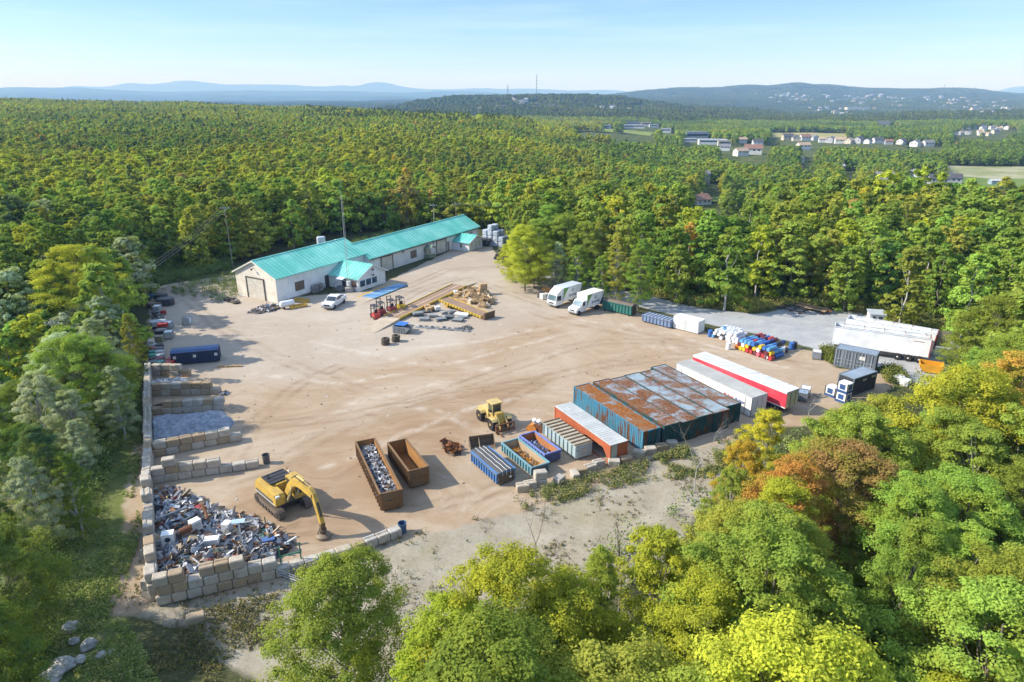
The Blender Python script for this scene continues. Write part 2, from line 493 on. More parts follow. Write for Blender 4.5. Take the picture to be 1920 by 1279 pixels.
m = NM('yard soil')
def at_(n): return m.attr(n).outputs['Fac']
nB = m.noise(.35, 7, .65); nS = m.noise(3.2, 6, .7); nL = m.noise(.055, 5, .6, dist=.8)
brk = m.math('MULTIPLY', m.math('SUBTRACT', nB, .5), .9)
def zone(name):
    return m.ramp(m.math('ADD', at_(name), brk), .38, .62)
# wheel wear: warped noise drawn out along the ways vehicles cross the yard
wp = m.n('ShaderNodeVectorMath', operation='ADD'); wn = m.n('ShaderNodeTexNoise', Scale=.035, Detail=2); m.nt.links.new(m.pos, wn.inputs['Vector'])
ws = m.n('ShaderNodeVectorMath', operation='SCALE'); ws.inputs['Scale'].default_value = 26.0
m.nt.links.new(wn.outputs['Color'], ws.inputs[0]); m.nt.links.new(m.pos, wp.inputs[0]); m.nt.links.new(ws.outputs[0], wp.inputs[1]); WV = wp.outputs[0]
tr1 = m.noise(1.0, 6, .68, m.map((.10, .55, 1), (0, 0, R(-22)), WV), .4)
tr2 = m.noise(1.0, 6, .68, m.map((.09, .42, 1), (0, 0, R(-48)), WV, (40, 7, 0)), .4)
tr3 = m.noise(1.0, 7, .7, m.map((.12, .7, 1), (0, 0, R(18)), WV, (11, 70, 0)), .5)
gr = m.noise(14, 4, .75)
dirt = m.mix(m.ramp(nL, .40, .60), (0.347, 0.247, 0.156), (0.407, 0.319, 0.225))
dirt = m.mix(m.math('MULTIPLY', m.ramp(tr1, .46, .70), .6), dirt, (0.462, 0.378, 0.285))
dirt = m.mix(m.math('MULTIPLY', m.ramp(tr2, .52, .72), .6), dirt, (0.286, 0.188, 0.112))
dirt = m.mix(m.math('MULTIPLY', m.ramp(tr3, .55, .72), .55), dirt, (0.49, 0.413, 0.329))
dirt = m.mix(m.math('MULTIPLY', m.ramp(nS, .5, .72), .35), dirt, (0.25, 0.171, 0.108))
dirt = m.mix(m.math('MULTIPLY', m.ramp(m.noise(.13, 7, .72, dist=.6), .60, .72), .5), dirt, (0.536, 0.476, 0.398))
pale = m.mix(m.ramp(nL, .4, .62), (0.397, 0.337, 0.268), (0.462, 0.404, 0.333))
pale = m.mix(m.math('MULTIPLY', m.ramp(tr1, .48, .72), .55), pale, (0.342, 0.278, 0.216))
pale = m.mix(m.math('MULTIPLY', m.ramp(tr3, .55, .72), .5), pale, (0.536, 0.476, 0.398))
pale = m.mix(m.math('MULTIPLY', m.ramp(nS, .5, .75), .4), pale, (0.296, 0.251, 0.199))
dirt = m.mix(m.math('MULTIPLY', at_('pale'), .74), dirt, pale)
dirt = m.mix(m.math('MULTIPLY', m.ramp(m.math('ADD', at_('brown'), brk), .3, .8), .55), dirt, m.mix(m.ramp(tr1, .42, .62), (0.25, 0.153, 0.0779), (0.332, 0.225, 0.13)))
dirt = m.mix(m.math('MULTIPLY', m.math('MULTIPLY', at_('darktrack'), m.ramp(tr2, .36, .6)), .62), dirt, (0.212, 0.139, 0.0822))
dirt = m.mix(m.math('MULTIPLY', m.math('MULTIPLY', at_('paletrack'), m.ramp(m.noise(.5, 6, .7), .42, .6)), .4), dirt, (0.647, 0.593, 0.519))
oil = m.ramp(m.noise(.16, 7, .7, m.map(loc=(31, 4, 0)), .6), .70, .75)
dirt = m.mix(m.math('MULTIPLY', oil, .6), dirt, (0.143, 0.0966, 0.0588))
dirt = m.mix(m.math('MULTIPLY', m.ramp(gr, .5, .75), .42), dirt, (0.185, 0.143, 0.109))
grav = m.mix(m.ramp(nB, .35, .68), (0.302, 0.312, 0.318), (0.403, 0.408, 0.403))
grav = m.mix(m.math('MULTIPLY', m.ramp(tr2, .5, .68), .6), grav, (0.463, 0.458, 0.438))
grav = m.mix(m.math('MULTIPLY', m.ramp(nS, .48, .7), .5), grav, (0.222, 0.227, 0.227))
clear = m.mix(m.ramp(nB, .35, .65), (0.29, 0.248, 0.181), (0.37, 0.332, 0.26))
clear = m.mix(m.math('MULTIPLY', m.ramp(m.noise(.11, 6, .65), .5, .62), .5), clear, (0.269, 0.235, 0.139))
clear = m.mix(m.math('MULTIPLY', m.ramp(m.noise(6.5, 4, .75), .6, .72), .6), clear, (0.521, 0.487, 0.42))
clear = m.mix(m.math('MULTIPLY', m.ramp(nS, .52, .66), .5), clear, (0.16, 0.139, 0.0924))
cut = m.mix(m.ramp(nB, .35, .65), (0.302, 0.21, 0.122), (0.378, 0.311, 0.227))
turf = m.mix(m.ramp(nB, .35, .65), (.09, .12, .03), (.16, .175, .055))
turf = m.mix(m.math('MULTIPLY', m.ramp(m.noise(.14, 6, .7), .52, .66), .7), turf, (.34, .29, .18))
wood = m.mix(m.ramp(nS, .4, .65), (.05, .06, .02), (.10, .095, .045))
c = m.mix(zone('clear'), wood, clear)
c = m.mix(zone('verge'), c, m.mix(m.ramp(nB, .4, .6), (.09, .12, .03), (.2, .17, .07)))
c = m.mix(zone('turf'), c, turf)
c = m.mix(zone('cut'), c, cut)
c = m.mix(zone('gravel'), c, grav)
c = m.mix(zone('dirt'), c, dirt)
m.bump(m.math('ADD', m.noise(7.0, 5, .7), tr1), .5, .07)
M_YARD = m.done(c, .95, 0, .12)
yard = np_mesh('yard_ground', np.stack([GX, GY, GZ], -1).reshape(-1, 3), yf, M_YARD)
for nm, a in (('dirt', Mdirt), ('gravel', Mgrav), ('clear', Mclr), ('turf', Mturf), ('verge', Mverge), ('pale', Mpale), ('cut', Mcut), ('brown', Mbr), ('darktrack', Mdt), ('paletrack', Mpt)):
    at = yard.data.attributes.new(nm, 'FLOAT', 'POINT'); at.data.foreach_set('value', a.astype(np.float32).ravel())
tag(yard, kind='structure')
GZf = lambda x, y: float(GZ[int(np.clip(round((y - 4) / GS), 0, ny - 1)), int(np.clip(round((x + 120) / GS), 0, nx - 1))])

# fields and roads out among the woods, draped over the terrain
def drape(name, pts, z0, mat, off=.6, n=26):
    """A sheet over the quadrilateral of pixel corners, each with its distance."""
    q = []
    for (u, y) in pts: q.append(np.array([(u - 960) / 1363 * y, y]))
    s, t = np.meshgrid(np.linspace(0, 1, n), np.linspace(0, 1, n))
    P = ((q[0][None, None] * (1 - s)[..., None] + q[1][None, None] * s[..., None]) * (1 - t)[..., None]
         + (q[3][None, None] * (1 - s)[..., None] + q[2][None, None] * s[..., None]) * t[..., None])
    z = terrain_z(P[..., 0], P[..., 1]) + off
    i = np.arange(n * n).reshape(n, n)
    fs = np.stack([i[:-1, :-1], i[:-1, 1:], i[1:, 1:], i[1:, :-1]], -1).reshape(-1, 4)
    return tag(np_mesh(name, np.concatenate([P.reshape(-1, 2), z.reshape(-1, 1)], 1), fs, mat), kind='structure')
def two(name, a, b, sc=.03):
    q = NM(name); return q.done(q.mix(q.ramp(q.noise(sc, 6, .65), .4, .6), a, b), .95, 0, .1)
M_FIELD = two('meadow', (.14, .2, .04), (.22, .24, .06), .02)
M_FIELD2 = two('dry meadow', (.26, .25, .09), (.34, .3, .13), .02)
M_SAND = two('sandy ground', (.20, .22, .08), (.36, .34, .22), .03)
M_LAWN = two('lawn', (.10, .17, .035), (.17, .21, .05), .2)
M_ROAD = two('asphalt', (.30, .30, .30), (.38, .38, .37), .2)
# ------------------------------------------------------------------ buildings
def seam_roof(name, axis):
    m = NM(name); q = m.n('ShaderNodeSeparateXYZ', Vector=m.map(rot=(0, 0, -R(59.4)))).outputs[axis]
    c = m.mix(m.ramp(m.noise(.16, 5, .65), .42, .62), (.12, .51, .42), (.27, .65, .56))
    c = m.mix(m.math('MULTIPLY', m.ramp(m.noise(1.6, 6, .7), .5, .75), .35), c, (.05, .29, .23))
    f = m.math('FRACT', m.math('MULTIPLY', q, 1 / .9)); pid = m.n('ShaderNodeTexWhiteNoise', noise_dimensions='1D'); m.set(pid.inputs['W'], m.math('FLOOR', m.math('MULTIPLY', q, 1 / .9)))
    c = m.mix(m.math('MULTIPLY', pid.outputs['Value'], .35), c, (.32, .67, .59))
    c = m.mix(m.math('MULTIPLY', m.ramp(f, .16, .10), .7), c, (.03, .25, .2))
    return m.done(c, .42, 0, .45)
M_ROOF = seam_roof('turquoise seamed roofing', 'X'); M_ROOF2 = seam_roof('turquoise seamed roofing across', 'Y')
M_WALL = paint((.76, .76, .74), 'white siding', dirt=.13, rough=.7, scale=.5, dcol=(.36, .27, .18))
M_WALLC = paint((.80, .74, .63), 'stained cream siding', dirt=.4, rough=.7, scale=.5, dcol=(.38, .24, .12))
M_TRIM = paint((.12, .10, .09), 'dark trim', dirt=.2)
M_DOOR = paint((.62, .59, .52), 'sectional door', dirt=.4, rough=.6, dcol=(.42, .27, .14))
M_FRAME = paint((.75, .75, .74), 'window frame', dirt=.1)

def gable_roof(mb, L, y0, y1, ze, zr, ox=.35, oy=.45, th=.12, rib=.45):
    """Two pitched slabs along x from 0 to L over walls y0..y1, with raised ribs."""
    ym = (y0 + y1) / 2; sl = (zr - ze) / (ym - y0)
    for s, ye in ((-1, y0 - oy), (1, y1 + oy)):
        zl = ze - sl * oy
        a = [(-ox, ye, zl), (-ox, ym, zr), (-ox, ym, zr + th), (-ox, ye, zl + th)]
        mb.prism(a, (L + 2 * ox, 0, 0))
        n = int(L / rib)
        for k in range(n + 1):
            x = -ox + .02 + k * (L + 2 * ox - .1) / n
            mb.prism([(x, ye - .01 * -s, zl + th - .01), (x, ym, zr + th - .01), (x, ym, zr + th + .06), (x, ye - .01 * -s, zl + th + .06)], (.06, 0, 0))
    mb.box(-ox - .02, L + ox + .02, ym - .12, ym + .12, zr + th - .04, zr + th + .07)

def gable_walls(mb, L, y0, y1, ze, zr):
    ym = (y0 + y1) / 2
    mb.yz([(y0, 0), (y1, 0), (y1, ze), (ym, zr), (y0, ze)], 0, L)

def sectional_door(root, face, x0, x1, z1, off):
    """A garage door of stacked panels; face maps (along, out, z) to local coordinates."""
    mb = MB(); mb.T = face
    n = 5
    for k in range(n):
        mb.box(x0, x1, off, off + .05, .03 + k * z1 / n, (k + 1) * z1 / n - .03)
    mb.box(x0, x1, off - .03, off + .02, 0, z1)
    d = mb.build('garage_door', M_DOOR, root)
    mb = MB(); mb.T = face
    mb.box(x0 - .14, x0, off - .03, off + .16, 0, z1 + .14); mb.box(x1, x1 + .14, off - .03, off + .16, 0, z1 + .14)
    mb.box(x0, x1, off - .03, off + .16, z1, z1 + .14)
    mb.build('door_frame', M_TRIM, d)

def window(root, face, x0, x1, z0, z1, off=0, mull=1, fm=None, gm=None):
    mb = MB(); mb.T = face; f = .07
    mb.box(x0 - f, x0, off - .02, off + .06, z0 - f, z1 + f); mb.box(x1, x1 + f, off - .02, off + .06, z0 - f, z1 + f)
    mb.box(x0, x1, off - .02, off + .06, z0 - f, z0); mb.box(x0, x1, off - .02, off + .06, z1, z1 + f)
    for k in range(1, mull + 1):
        x = x0 + (x1 - x0) * k / (mull + 1); mb.box(x - .03, x + .03, off, off + .05, z0, z1)
    w = mb.build('window', fm or M_FRAME, root)
    mb = MB(); mb.T = face; mb.box(x0, x1, off - .02, off + .025, z0, z1)
    mb.build('pane', gm or GLASS, w)

def door(root, face, x0, x1, z1, off, mat):
    mb = MB(); mb.T = face; mb.box(x0, x1, off - .02, off + .05, .05, z1)
    d = mb.build('door', mat, root)
    mb = MB(); mb.T = face; mb.box(x1 - .16, x1 - .1, off + .05, off + .1, .95, 1.05); mb.build('handle', STEEL, d)

def fmap(ax, ay, hx, hy):
    """Face frame: origin (ax, ay), along (hx, hy), out = along turned right."""
    return Matrix(((hx, hy, 0, ax), (hy, -hx, 0, ay), (0, 0, 1, 0), (0, 0, 0, 1)))

HB = R(59.4)
# workshop: x along the long wall away from the camera, y to the left (back)
LA, WA, EA, RA = 22.4, 10.4, 4.5, 6.9
NA = Vector((-41.0, 114.7, 0))
b = thing('workshop', 'white workshop with turquoise gabled roof and garage door in its gable end', 'building', NA, HB)
mb = MB(); gable_walls(mb, LA, 0, WA, EA, RA)
wl = mb.build('wall', M_WALL, b)
mb = MB(); mb.yz([(0.0, .25), (WA, .25), (WA, EA - .02), (WA / 2, RA - .03), (0.0, EA - .02)], -.035, -.003)
mb.build('gable_cladding', M_WALLC, b)
mb = MB(); gable_roof(mb, LA, 0, WA, EA, RA)
rf = mb.build('roof', M_ROOF, b)
mb = MB()
for s in (0, 1):
    y0, y1 = (-.45, WA / 2) if s == 0 else (WA + .45, WA / 2)
    z0 = EA - (RA - EA) / (WA / 2) * .45
    mb.prism([(-.37, y0, z0 - .1), (-.37, y1, RA - .1), (-.37, y1, RA + .14), (-.37, y0, z0 + .14)], (-.04, 0, 0))
mb.build('fascia', M_WALLC, b)
fr = fmap(0, 0, 1, 0)                        # long wall facing the yard
fg = fmap(-.035, WA, 0, -1)                  # gable facing the camera
sectional_door(b, fg, 2.9, 7.3, 3.8, 0)
mb = MB(); mb.T = fg; mb.cyl((5.2, .02, 5.7), (5.2, .5, 5.6), .05); mb.cyl((5.2, .45, 5.6), (5.2, .6, 5.4), .16, .2)
mb.build('wall_lamp', DARK, b)
window(b, fr, 4.2, 6.2, 1.2, 2.7, 0, 1, M_TRIM, paint((.17, .12, .085), 'boarded pane', dirt=.3))  # window filled with a flat dark brown pane
door(b, fr, 11.4, 12.4, 2.4, 0, DARK)
mb = MB(); mb.T = fr; mb.box(.0, LA, .002, .05, 0, .22); mb.build('plinth', paint((.3, .29, .27), 'concrete plinth'), b)

# long hall behind it, standing a little further out
LB, WB, EB, RB = 39.5, 8.8, 3.7, 6.0
NB = NA + Vector((math.cos(HB), math.sin(HB), 0)) * (LA + .06) + Vector((math.sin(HB), -math.cos(HB), 0)) * 1.3
b = thing('warehouse', 'long low white warehouse with turquoise roof running back from the workshop', 'building', NB, HB)
mb = MB(); gable_walls(mb, LB, 0, WB, EB, RB); mb.build('wall', M_WALL, b)
mb = MB(); gable_roof(mb, LB, 0, WB, EB, RB, ox=.3); mb.build('roof', M_ROOF, b)
mb = MB(); mb.box(-.3, LB + .3, -.53, -.45, EB - .42, EB - .26); mb.build('gutter', M_TRIM, b)
fr = fmap(0, 0, 1, 0)
sectional_door(b, fr, 3.4, 6.9, 3.0, 0); sectional_door(b, fr, 22.3, 25.8, 3.0, 0)
window(b, fr, 13.0, 14.9, 1.0, 2.5, 0, 1, M_TRIM, paint((.2, .15, .12), 'shuttered pane', dirt=.3))
window(b, fr, 35.6, 36.9, 1.5, 2.9, 0, 1, M_FRAME, paint((.3, .31, .32), 'grey pane'))
door(b, fr, 26.4, 27.2, 2.2, 0, paint((.3, .22, .17), 'brown door'))
for x in (10.2, 20.8):
    mb = MB(); mb.T = fr; mb.cyl((x, .02, 3.1), (x, .35, 3.05), .04, n=6); mb.cyl((x, .3, 3.1), (x, .42, 2.9), .12, .16, n=8); mb.build('wall_lamp', DARK, b)
# green entry shelter against the warehouse wall
q = thing('entry_shelter', 'small green roofed porch standing against the warehouse wall', 'shelter', NB + Vector((math.cos(HB), math.sin(HB), 0)) * 17.6 + Vector((math.sin(HB), -math.cos(HB), 0)) * .1, HB)
gm = paint((.20, .25, .16), 'faded green paint', dirt=.4)
mb = MB()
for x in (0, 2.0):
    for y in (-.1, -1.5): mb.cyl((x, y, 0), (x, y, 2.3), .06, n=6)
mb.box(0, 2, -1.52, -1.46, .2, 1.0); mb.box(-.02, .04, -1.5, -.1, .2, 1.0)
mb.build('frame', gm, q)
mb = MB(); mb.prism([(-.25, -1.75, 2.2), (1.0, -1.75, 2.9), (2.25, -1.75, 2.2), (2.25, -1.75, 2.3), (1.0, -1.75, 3.0), (-.25, -1.75, 2.3)], (0, 1.7, 0))
mb.build('roof', gm, q)
mb = MB(); mb.box(.3, 1.7, -.3, -.2, 0, 2.1); mb.build('door', M_DOOR, q)

def annex(name, label, NC, yaw, L, D, ze, zr):
    """x along the gabled front wall, y back to the hall: ridge runs along y."""
    b = thing(name, label, 'building', NC, yaw)
    mb = MB(); mb.xz([(0, 0), (L, 0), (L, ze), (L / 2, zr), (0, ze)], 0, D); mb.build('wall', M_WALL, b)
    mb = MB(); ov = .45; sl = (zr - ze) / (L / 2)
    for x0, s in ((-ov, 1), (L + ov, -1)):
        zl = ze - sl * ov
        mb.prism([(x0, -ov, zl), (L / 2, -ov, zr), (L / 2, -ov, zr + .1), (x0, -ov, zl + .1)], (0, D + ov - .04, 0))
        for k in range(int(D / .45) + 1):
            y = -ov + .05 + k * .45
            if y > D - .2: break
            mb.prism([(x0, y, zl + .09), (L / 2, y, zr + .09), (L / 2, y, zr + .15), (x0, y, zl + .15)], (0, .06, 0))
    mb.box(L / 2 - .1, L / 2 + .1, -ov, D - .04, zr + .06, zr + .17)
    mb.build('roof', M_ROOF2, b)
    mb = MB()
    for x0 in (-ov, L + ov):
        zl = ze - sl * ov
        mb.prism([(x0, -ov - .002, zl - .09), (L / 2, -ov - .002, zr - .09), (L / 2, -ov - .002, zr + .11), (x0, -ov - .002, zl + .11)], (0, -.05, 0))
    mb.build('fascia', M_FRAME, b)
    return b
XH, NH = Vector((math.cos(HB), math.sin(HB), 0)), Vector((math.sin(HB), -math.cos(HB), 0))
b = annex('scale_office', 'small white office with turquoise gabled roof and three wide windows on the scale side', NA + XH * 12.6 + NH * 7.2, HB, 7.6, 7.15, 2.55, 4.35)
ff = fmap(0, 0, 1, 0); fl = fmap(0, 7.2, 0, -1)
for x in (.35, 2.0, 3.65): window(b, ff, x + .1, x + 1.45, .75, 1.9, 0, 0, gm=glass('office glass', (.03, .06, .08)))
window(b, fl, 5.5, 6.8, .75, 1.9, 0, 0, gm=paint((.12, .075, .055), 'dark blind'))
door(b, fl, 3.2, 4.1, 2.1, 0, DARK)
mb = MB(); mb.T = ff; mb.box(6.0, 6.6, 0, .12, 1.5, 2.2); mb.build('meter_box', M_FRAME, b)
for z in (3.5, 2.5):
    mb = MB(); mb.T = ff; mb.cyl((3.8, 0, z), (3.8, .4, z), .05, n=6); mb.cyl((3.8, .3, z + .08), (3.8, .5, z - .15), .12, .2, n=8); mb.build('wall_lamp', DARK, b)
mb = MB(); mb.T = fl
mb.prism([(2.8, 0, 2.5), (2.8, 1.3, 2.2), (2.8, 1.3, 2.26), (2.8, 0, 2.56)], (1.8, 0, 0))
mb.tube([(4.5, 1.2, 2.2), (4.5, .05, 1.6)], .04); mb.tube([(2.9, 1.2, 2.2), (2.9, .05, 1.6)], .04)
mb.build('awning', paint((.62, .66, .72), 'awning sheet', dirt=.1), b)
mb = MB(); mb.T = fl
for k in range(3): mb.box(2.4, 4.3, .02, 1.5 - .4 * k, .2 * k, .2 * k + .2)
mb.tube([(2.4, 1.5, 0), (2.4, 1.5, 1.1), (2.4, .2, 1.5)], .035); mb.build('step', paint((.2, .2, .19), 'grey step'), b)

b = annex('gatehouse', 'smaller white hut with turquoise gabled roof at the far end of the warehouse', NB + XH * 28.6 + NH * 4.6, HB, 5.6, 4.55, 2.1, 3.3)
window(b, ff, .7, 1.6, .8, 1.8, 0, 0, gm=paint((.55, .5, .35), 'pale blind', dirt=0)); window(b, ff, 3.9, 4.8, .8, 1.8, 0, 0, gm=paint((.55, .5, .35), 'pale blind', dirt=0))
door(b, ff, 2.5, 3.3, 1.95, 0, M_DOOR)
window(b, fmap(0, 4.55, 0, -1), 2.0, 2.6, .7, 1.8, 0, 0, gm=paint((.3, .24, .2), 'brown blind'))

# lattice mast by the office
q = thing('radio_mast', 'tall thin lattice radio mast standing beside the scale office', 'mast', G(655, 547), R(20))
mb = MB()
Hm = 17.6
for k in range(3):
    a = k * 2.094; mb.cyl((.28 * math.cos(a), .28 * math.sin(a), 0), (.12 * math.cos(a), .12 * math.sin(a), Hm), .022, n=5)
z = .2; k = 0
while z < Hm - .4:
    r0 = .28 - .16 * z / Hm
    for j in range(3):
        a, c = j * 2.094, (j + 1) * 2.094
        mb.cyl((r0 * math.cos(a), r0 * math.sin(a), z), (r0 * math.cos(c), r0 * math.sin(c), z + .45), .012, n=4)
    z += .5
mb.build('lattice', paint((.42, .42, .43), 'galvanised steel', dirt=.2, rough=.5, metal=.2), q)
mb = MB(); mb.cyl((0, 0, Hm - .2), (0, 0, Hm + 2.8), .02, n=5); mb.build('antenna', STEEL, q)
mb = MB()
mb.cyl((0, 0, 8), (.9, 0, 8), .025, n=5); mb.cyl((.9, -.4, 8), (.9, .4, 8), .02, n=5)
mb.build('side_arm', STEEL, q)
mb = MB(); mb.box(-.7, .7, -.6, .6, 0, .8); mb.build('footing', paint((.36, .34, .31), 'concrete footing'), q)
mb = MB(); mb.lathe([(.35, 1.2), (.35, 2.0)], 10); mb.build('equipment_drum', WHITE2, q)

# utility poles and their wires
M_POLE = paint((.30, .26, .21), 'weathered pole', dirt=.3, rough=.9)
def pole(u, vb, vt, label, hz=0, r=.11, base=None):
    p = base or G(u, vb); H = 9
    lo, hi = 2, 40
    for _ in range(40):
        H = (lo + hi) / 2
        if proj(p.x, p.y, p.z + H)[1] > vt: lo = H
        else: hi = H
    q = thing('utility_pole', label, 'utility pole', p, 0, 'utility poles around the yard')
    mb = MB(); mb.cyl((0, 0, -1), (0, 0, H), r, r * .65, n=8); mb.build('post', M_POLE, q)
    mb = MB(); mb.box(-.9, .9, -.06, .06, H - .7, H - .55); mb.build('crossarm', M_POLE, q)
    mb = MB()
    for x in (-.8, -.3, .3, .8): mb = MB(); mb.T = Matrix.Translation((x, 0, 0)); mb.lathe([(.05, H - .55), (.07, H - .45), (.03, H - .35)], 6); mb.build('insulator', WHITE2, q)
    return p, H
P1, H1 = pole(437, 502, 385, 'weathered wooden utility pole behind the workshop gable, left of the roof')
P2, H2 = pole(815, 447, 381, 'slim utility pole rising behind the middle of the warehouse roof', r=.12)
P3, H3 = pole(856, 434, 379, 'slim utility pole rising behind the far end of the warehouse roof', r=.12)
P4, H4 = pole(131, 745, 598, 'short grey utility pole among the bushes left of the block wall', r=.14)
def wire(name, label, a, b, sag=.8, r=.012):
    a, b = Vector(a), Vector(b)
    mb = MB(); pts = []
    for k in range(13):
        t = k / 12; p = a.lerp(b, t); p.z -= sag * 4 * t * (1 - t); pts.append(p)
    mb.tube(pts, r, 4)
    return tag(mb.build(name, paint((.3, .3, .3), 'wire', dirt=0)), label, 'cable', 'overhead cables')
for k in (-.8, 0, .8):
    wire('overhead_cable', 'overhead power cable strung from the gable pole towards the left woods', (P1.x + k, P1.y, P1.z + H1 - .4), (P4.x + k * .8, P4.y, P4.z + H4 - .3), 1.6)
for k in (-.6, 0, .6):
    wire('overhead_cable', 'overhead power cable strung right from the poles behind the warehouse', (P3.x + k, P3.y, P3.z + H3 - .4), (22 + k, 176 + 3 * k, 10.5 + k), 1.2, .016)

# ------------------------------------------------------------------ concrete block walls
M_BLK = NM('cast concrete block')
m = M_BLK
oi = m.n('ShaderNodeObjectInfo').outputs['Random']
cc = m.mix(m.ramp(oi, 0, 1), (.46, .435, .39), (.47, .405, .31))
cc = m.mix(m.ramp(m.math('FRACT', m.math('MULTIPLY', oi, 7.3)), .72, .8), cc, (.37, .27, .165))
cc = m.mix(m.math('MULTIPLY', m.ramp(m.noise(1.5, 6, .7), .4, .68), .7), cc, (.30, .245, .18))
cc = m.mix(m.math('MULTIPLY', m.ramp(m.noise(9, 4, .7), .5, .75), .35), cc, (.22, .19, .15))
m.bump(m.noise(7, 5, .7), .6, .05)
M_BLK = m.done(cc, .95, 0, .1)
BLX, BLY, BLZ = 1.27, .78, .8
def block_mesh(seed, groove=True):
    r = random.Random(seed); mb = MB(); c = .07
    X, Y, Z = BLX / 2 - .012, BLY / 2 - .01, BLZ - .012
    if groove:
        prof = [(-Y + c, 0), (Y - c, 0), (Y, c), (Y, Z - c), (Y - c, Z), (.14, Z), (.07, Z - .07), (-.07, Z - .07), (-.14, Z), (-Y + c, Z), (-Y, Z - c), (-Y, c)]
    else:
        prof = [(-Y + c, 0), (Y - c, 0), (Y, c), (Y, Z - c), (Y - c, Z), (-Y + c, Z), (-Y, Z - c), (-Y, c)]
    xs = [-X, -X + c, -X * .3, X * .35, X - c, X]; n = len(prof); vs = []
    for i, x in enumerate(xs):
        e = .9 if i in (0, len(xs) - 1) else 1.0
        for (y, z) in prof:
            vs.append((x + r.uniform(-.012, .012), y * e + r.uniform(-.014, .014), Z / 2 + (z - Z / 2) * e + r.uniform(-.014, .014)))
    fs = [tuple(range(n - 1, -1, -1)), tuple((len(xs) - 1) * n + k for k in range(n))]
    for i in range(len(xs) - 1):
        for k in range(n): fs.append((i * n + k, i * n + (k + 1) % n, (i + 1) * n + (k + 1) % n, (i + 1) * n + k))
    mb.add(vs, fs)
    o = mb.build('concrete_block', M_BLK); me = o.data; bpy.data.objects.remove(o)
    return me
BM = [block_mesh(1), block_mesh(2), block_mesh(3, False), block_mesh(4, False)]
nblk = [0]
def block(x, y, z, yaw, label, group, sc=1.0, tilt=(0, 0)):
    o = bpy.data.objects.new('concrete_block', random.choice(BM)); C.objects.link(o)
    o.location = (x, y, z); o.rotation_euler = (tilt[0], tilt[1], yaw); o.scale = (sc, 1, 1)
    tag(o, label, 'concrete block', group); nblk[0] += 1
    return o
ORD = ['bottom', 'second', 'third']
def wall(p, q, heights, label, group, side=0, where='course'):
    """heights: courses at each block from p to q."""
    p, q = Vector((p[0], p[1], 0)), Vector((q[0], q[1], 0))
    d = (q - p); n = len(heights); yaw = math.atan2(d.y, d.x); st = d / n; s = st.length / BLX
    nrm = Vector((-d.y, d.x, 0)).normalized()
    for k, h in enumerate(heights):
        for c in range(h):
            c_ = p + st * (k + .5 + (.12 if c % 2 else -.06)) + nrm * random.uniform(-.05, .05)
            top = 'topmost' if c == h - 1 else ORD[c]
            lab = '%s, %s %s' % (label, top, where)
            block(c_.x, c_.y, c * BLZ, yaw + random.uniform(-.025, .025), lab, group, s * random.uniform(.97, 1.0))
lw = [G(283, 700), G(282, 775.7), G(284.5, 855), G(283, 905), G(297, 1128)]
lw = [Vector((p.x - .2, p.y, 0)) for p in lw]
g_ = 'concrete blocks of the long left wall'
wall(lw[0], lw[1], [2] * 11, 'pale concrete block of the long left wall behind the two far pens', g_)
wall(lw[1], lw[2], [2, 2, 2, 2, 2, 2, 2, 2], 'concrete block of the long left wall beside the grey fluff pen', g_)
wall(lw[2], lw[3], [2, 2, 2, 2, 2], 'concrete block of the long left wall beside the empty narrow pen', g_)
wall(lw[3], lw[4], [2, 2, 3, 2, 3, 2, 2, 3, 3, 2, 3, 3, 2, 3], 'concrete block of the long left wall beside the big scrap heap', g_)
wall(G(286, 640), G(283, 696), [1, 1, 2, 1, 1, 0, 1, 1], 'concrete block in the low broken row beyond the pens', 'concrete blocks beyond the pens', where='in its place')
def cross(a, b, hs, label, group): wall(G(*a), G(*b), hs, label, group)
cross((287, 703), (358.3, 705), [2, 2, 2, 1], 'grey concrete block of the farthest short pen wall', 'concrete blocks of the farthest pen wall')
cross((287, 741), (416, 737), [2, 2, 2, 2, 2, 2, 1], 'concrete block of the pen wall behind the dark red scrap', 'concrete blocks of the second pen wall')
cross((287, 776), (421, 768), [1, 2, 2, 2, 2, 2, 2], 'concrete block of the pen wall behind the grey fluff heap', 'concrete blocks of the third pen wall')
cross((289, 855), (455, 823), [2, 2, 2, 2, 2, 2, 1], 'concrete block of the pen wall in front of the grey fluff heap', 'concrete blocks of the fourth pen wall')
cross((285, 905), (488, 874), [2, 3, 2, 2, 2, 1, 1, 1], 'concrete block of the stepped pen wall behind the excavator', 'concrete blocks of the fifth pen wall')
cross((297, 1131), (519, 1079), [3, 3, 2, 3, 3, 3, 2, 2], 'concrete block of the front wall holding the scrap heap', 'concrete blocks of the front scrap wall')
gl = [G(519, 1079), G(600, 1056), G(662, 1036), G(752, 1001)]
for i, n in enumerate((3, 2, 4)):
    wall(gl[i], gl[i + 1], [1] * n, ['concrete block in the single row right of the front scrap wall', 'concrete block in the middle of the curved single row', 'sunlit concrete block at the blue bin end of the curved row'][i], 'concrete blocks of the curved row', where='in line')
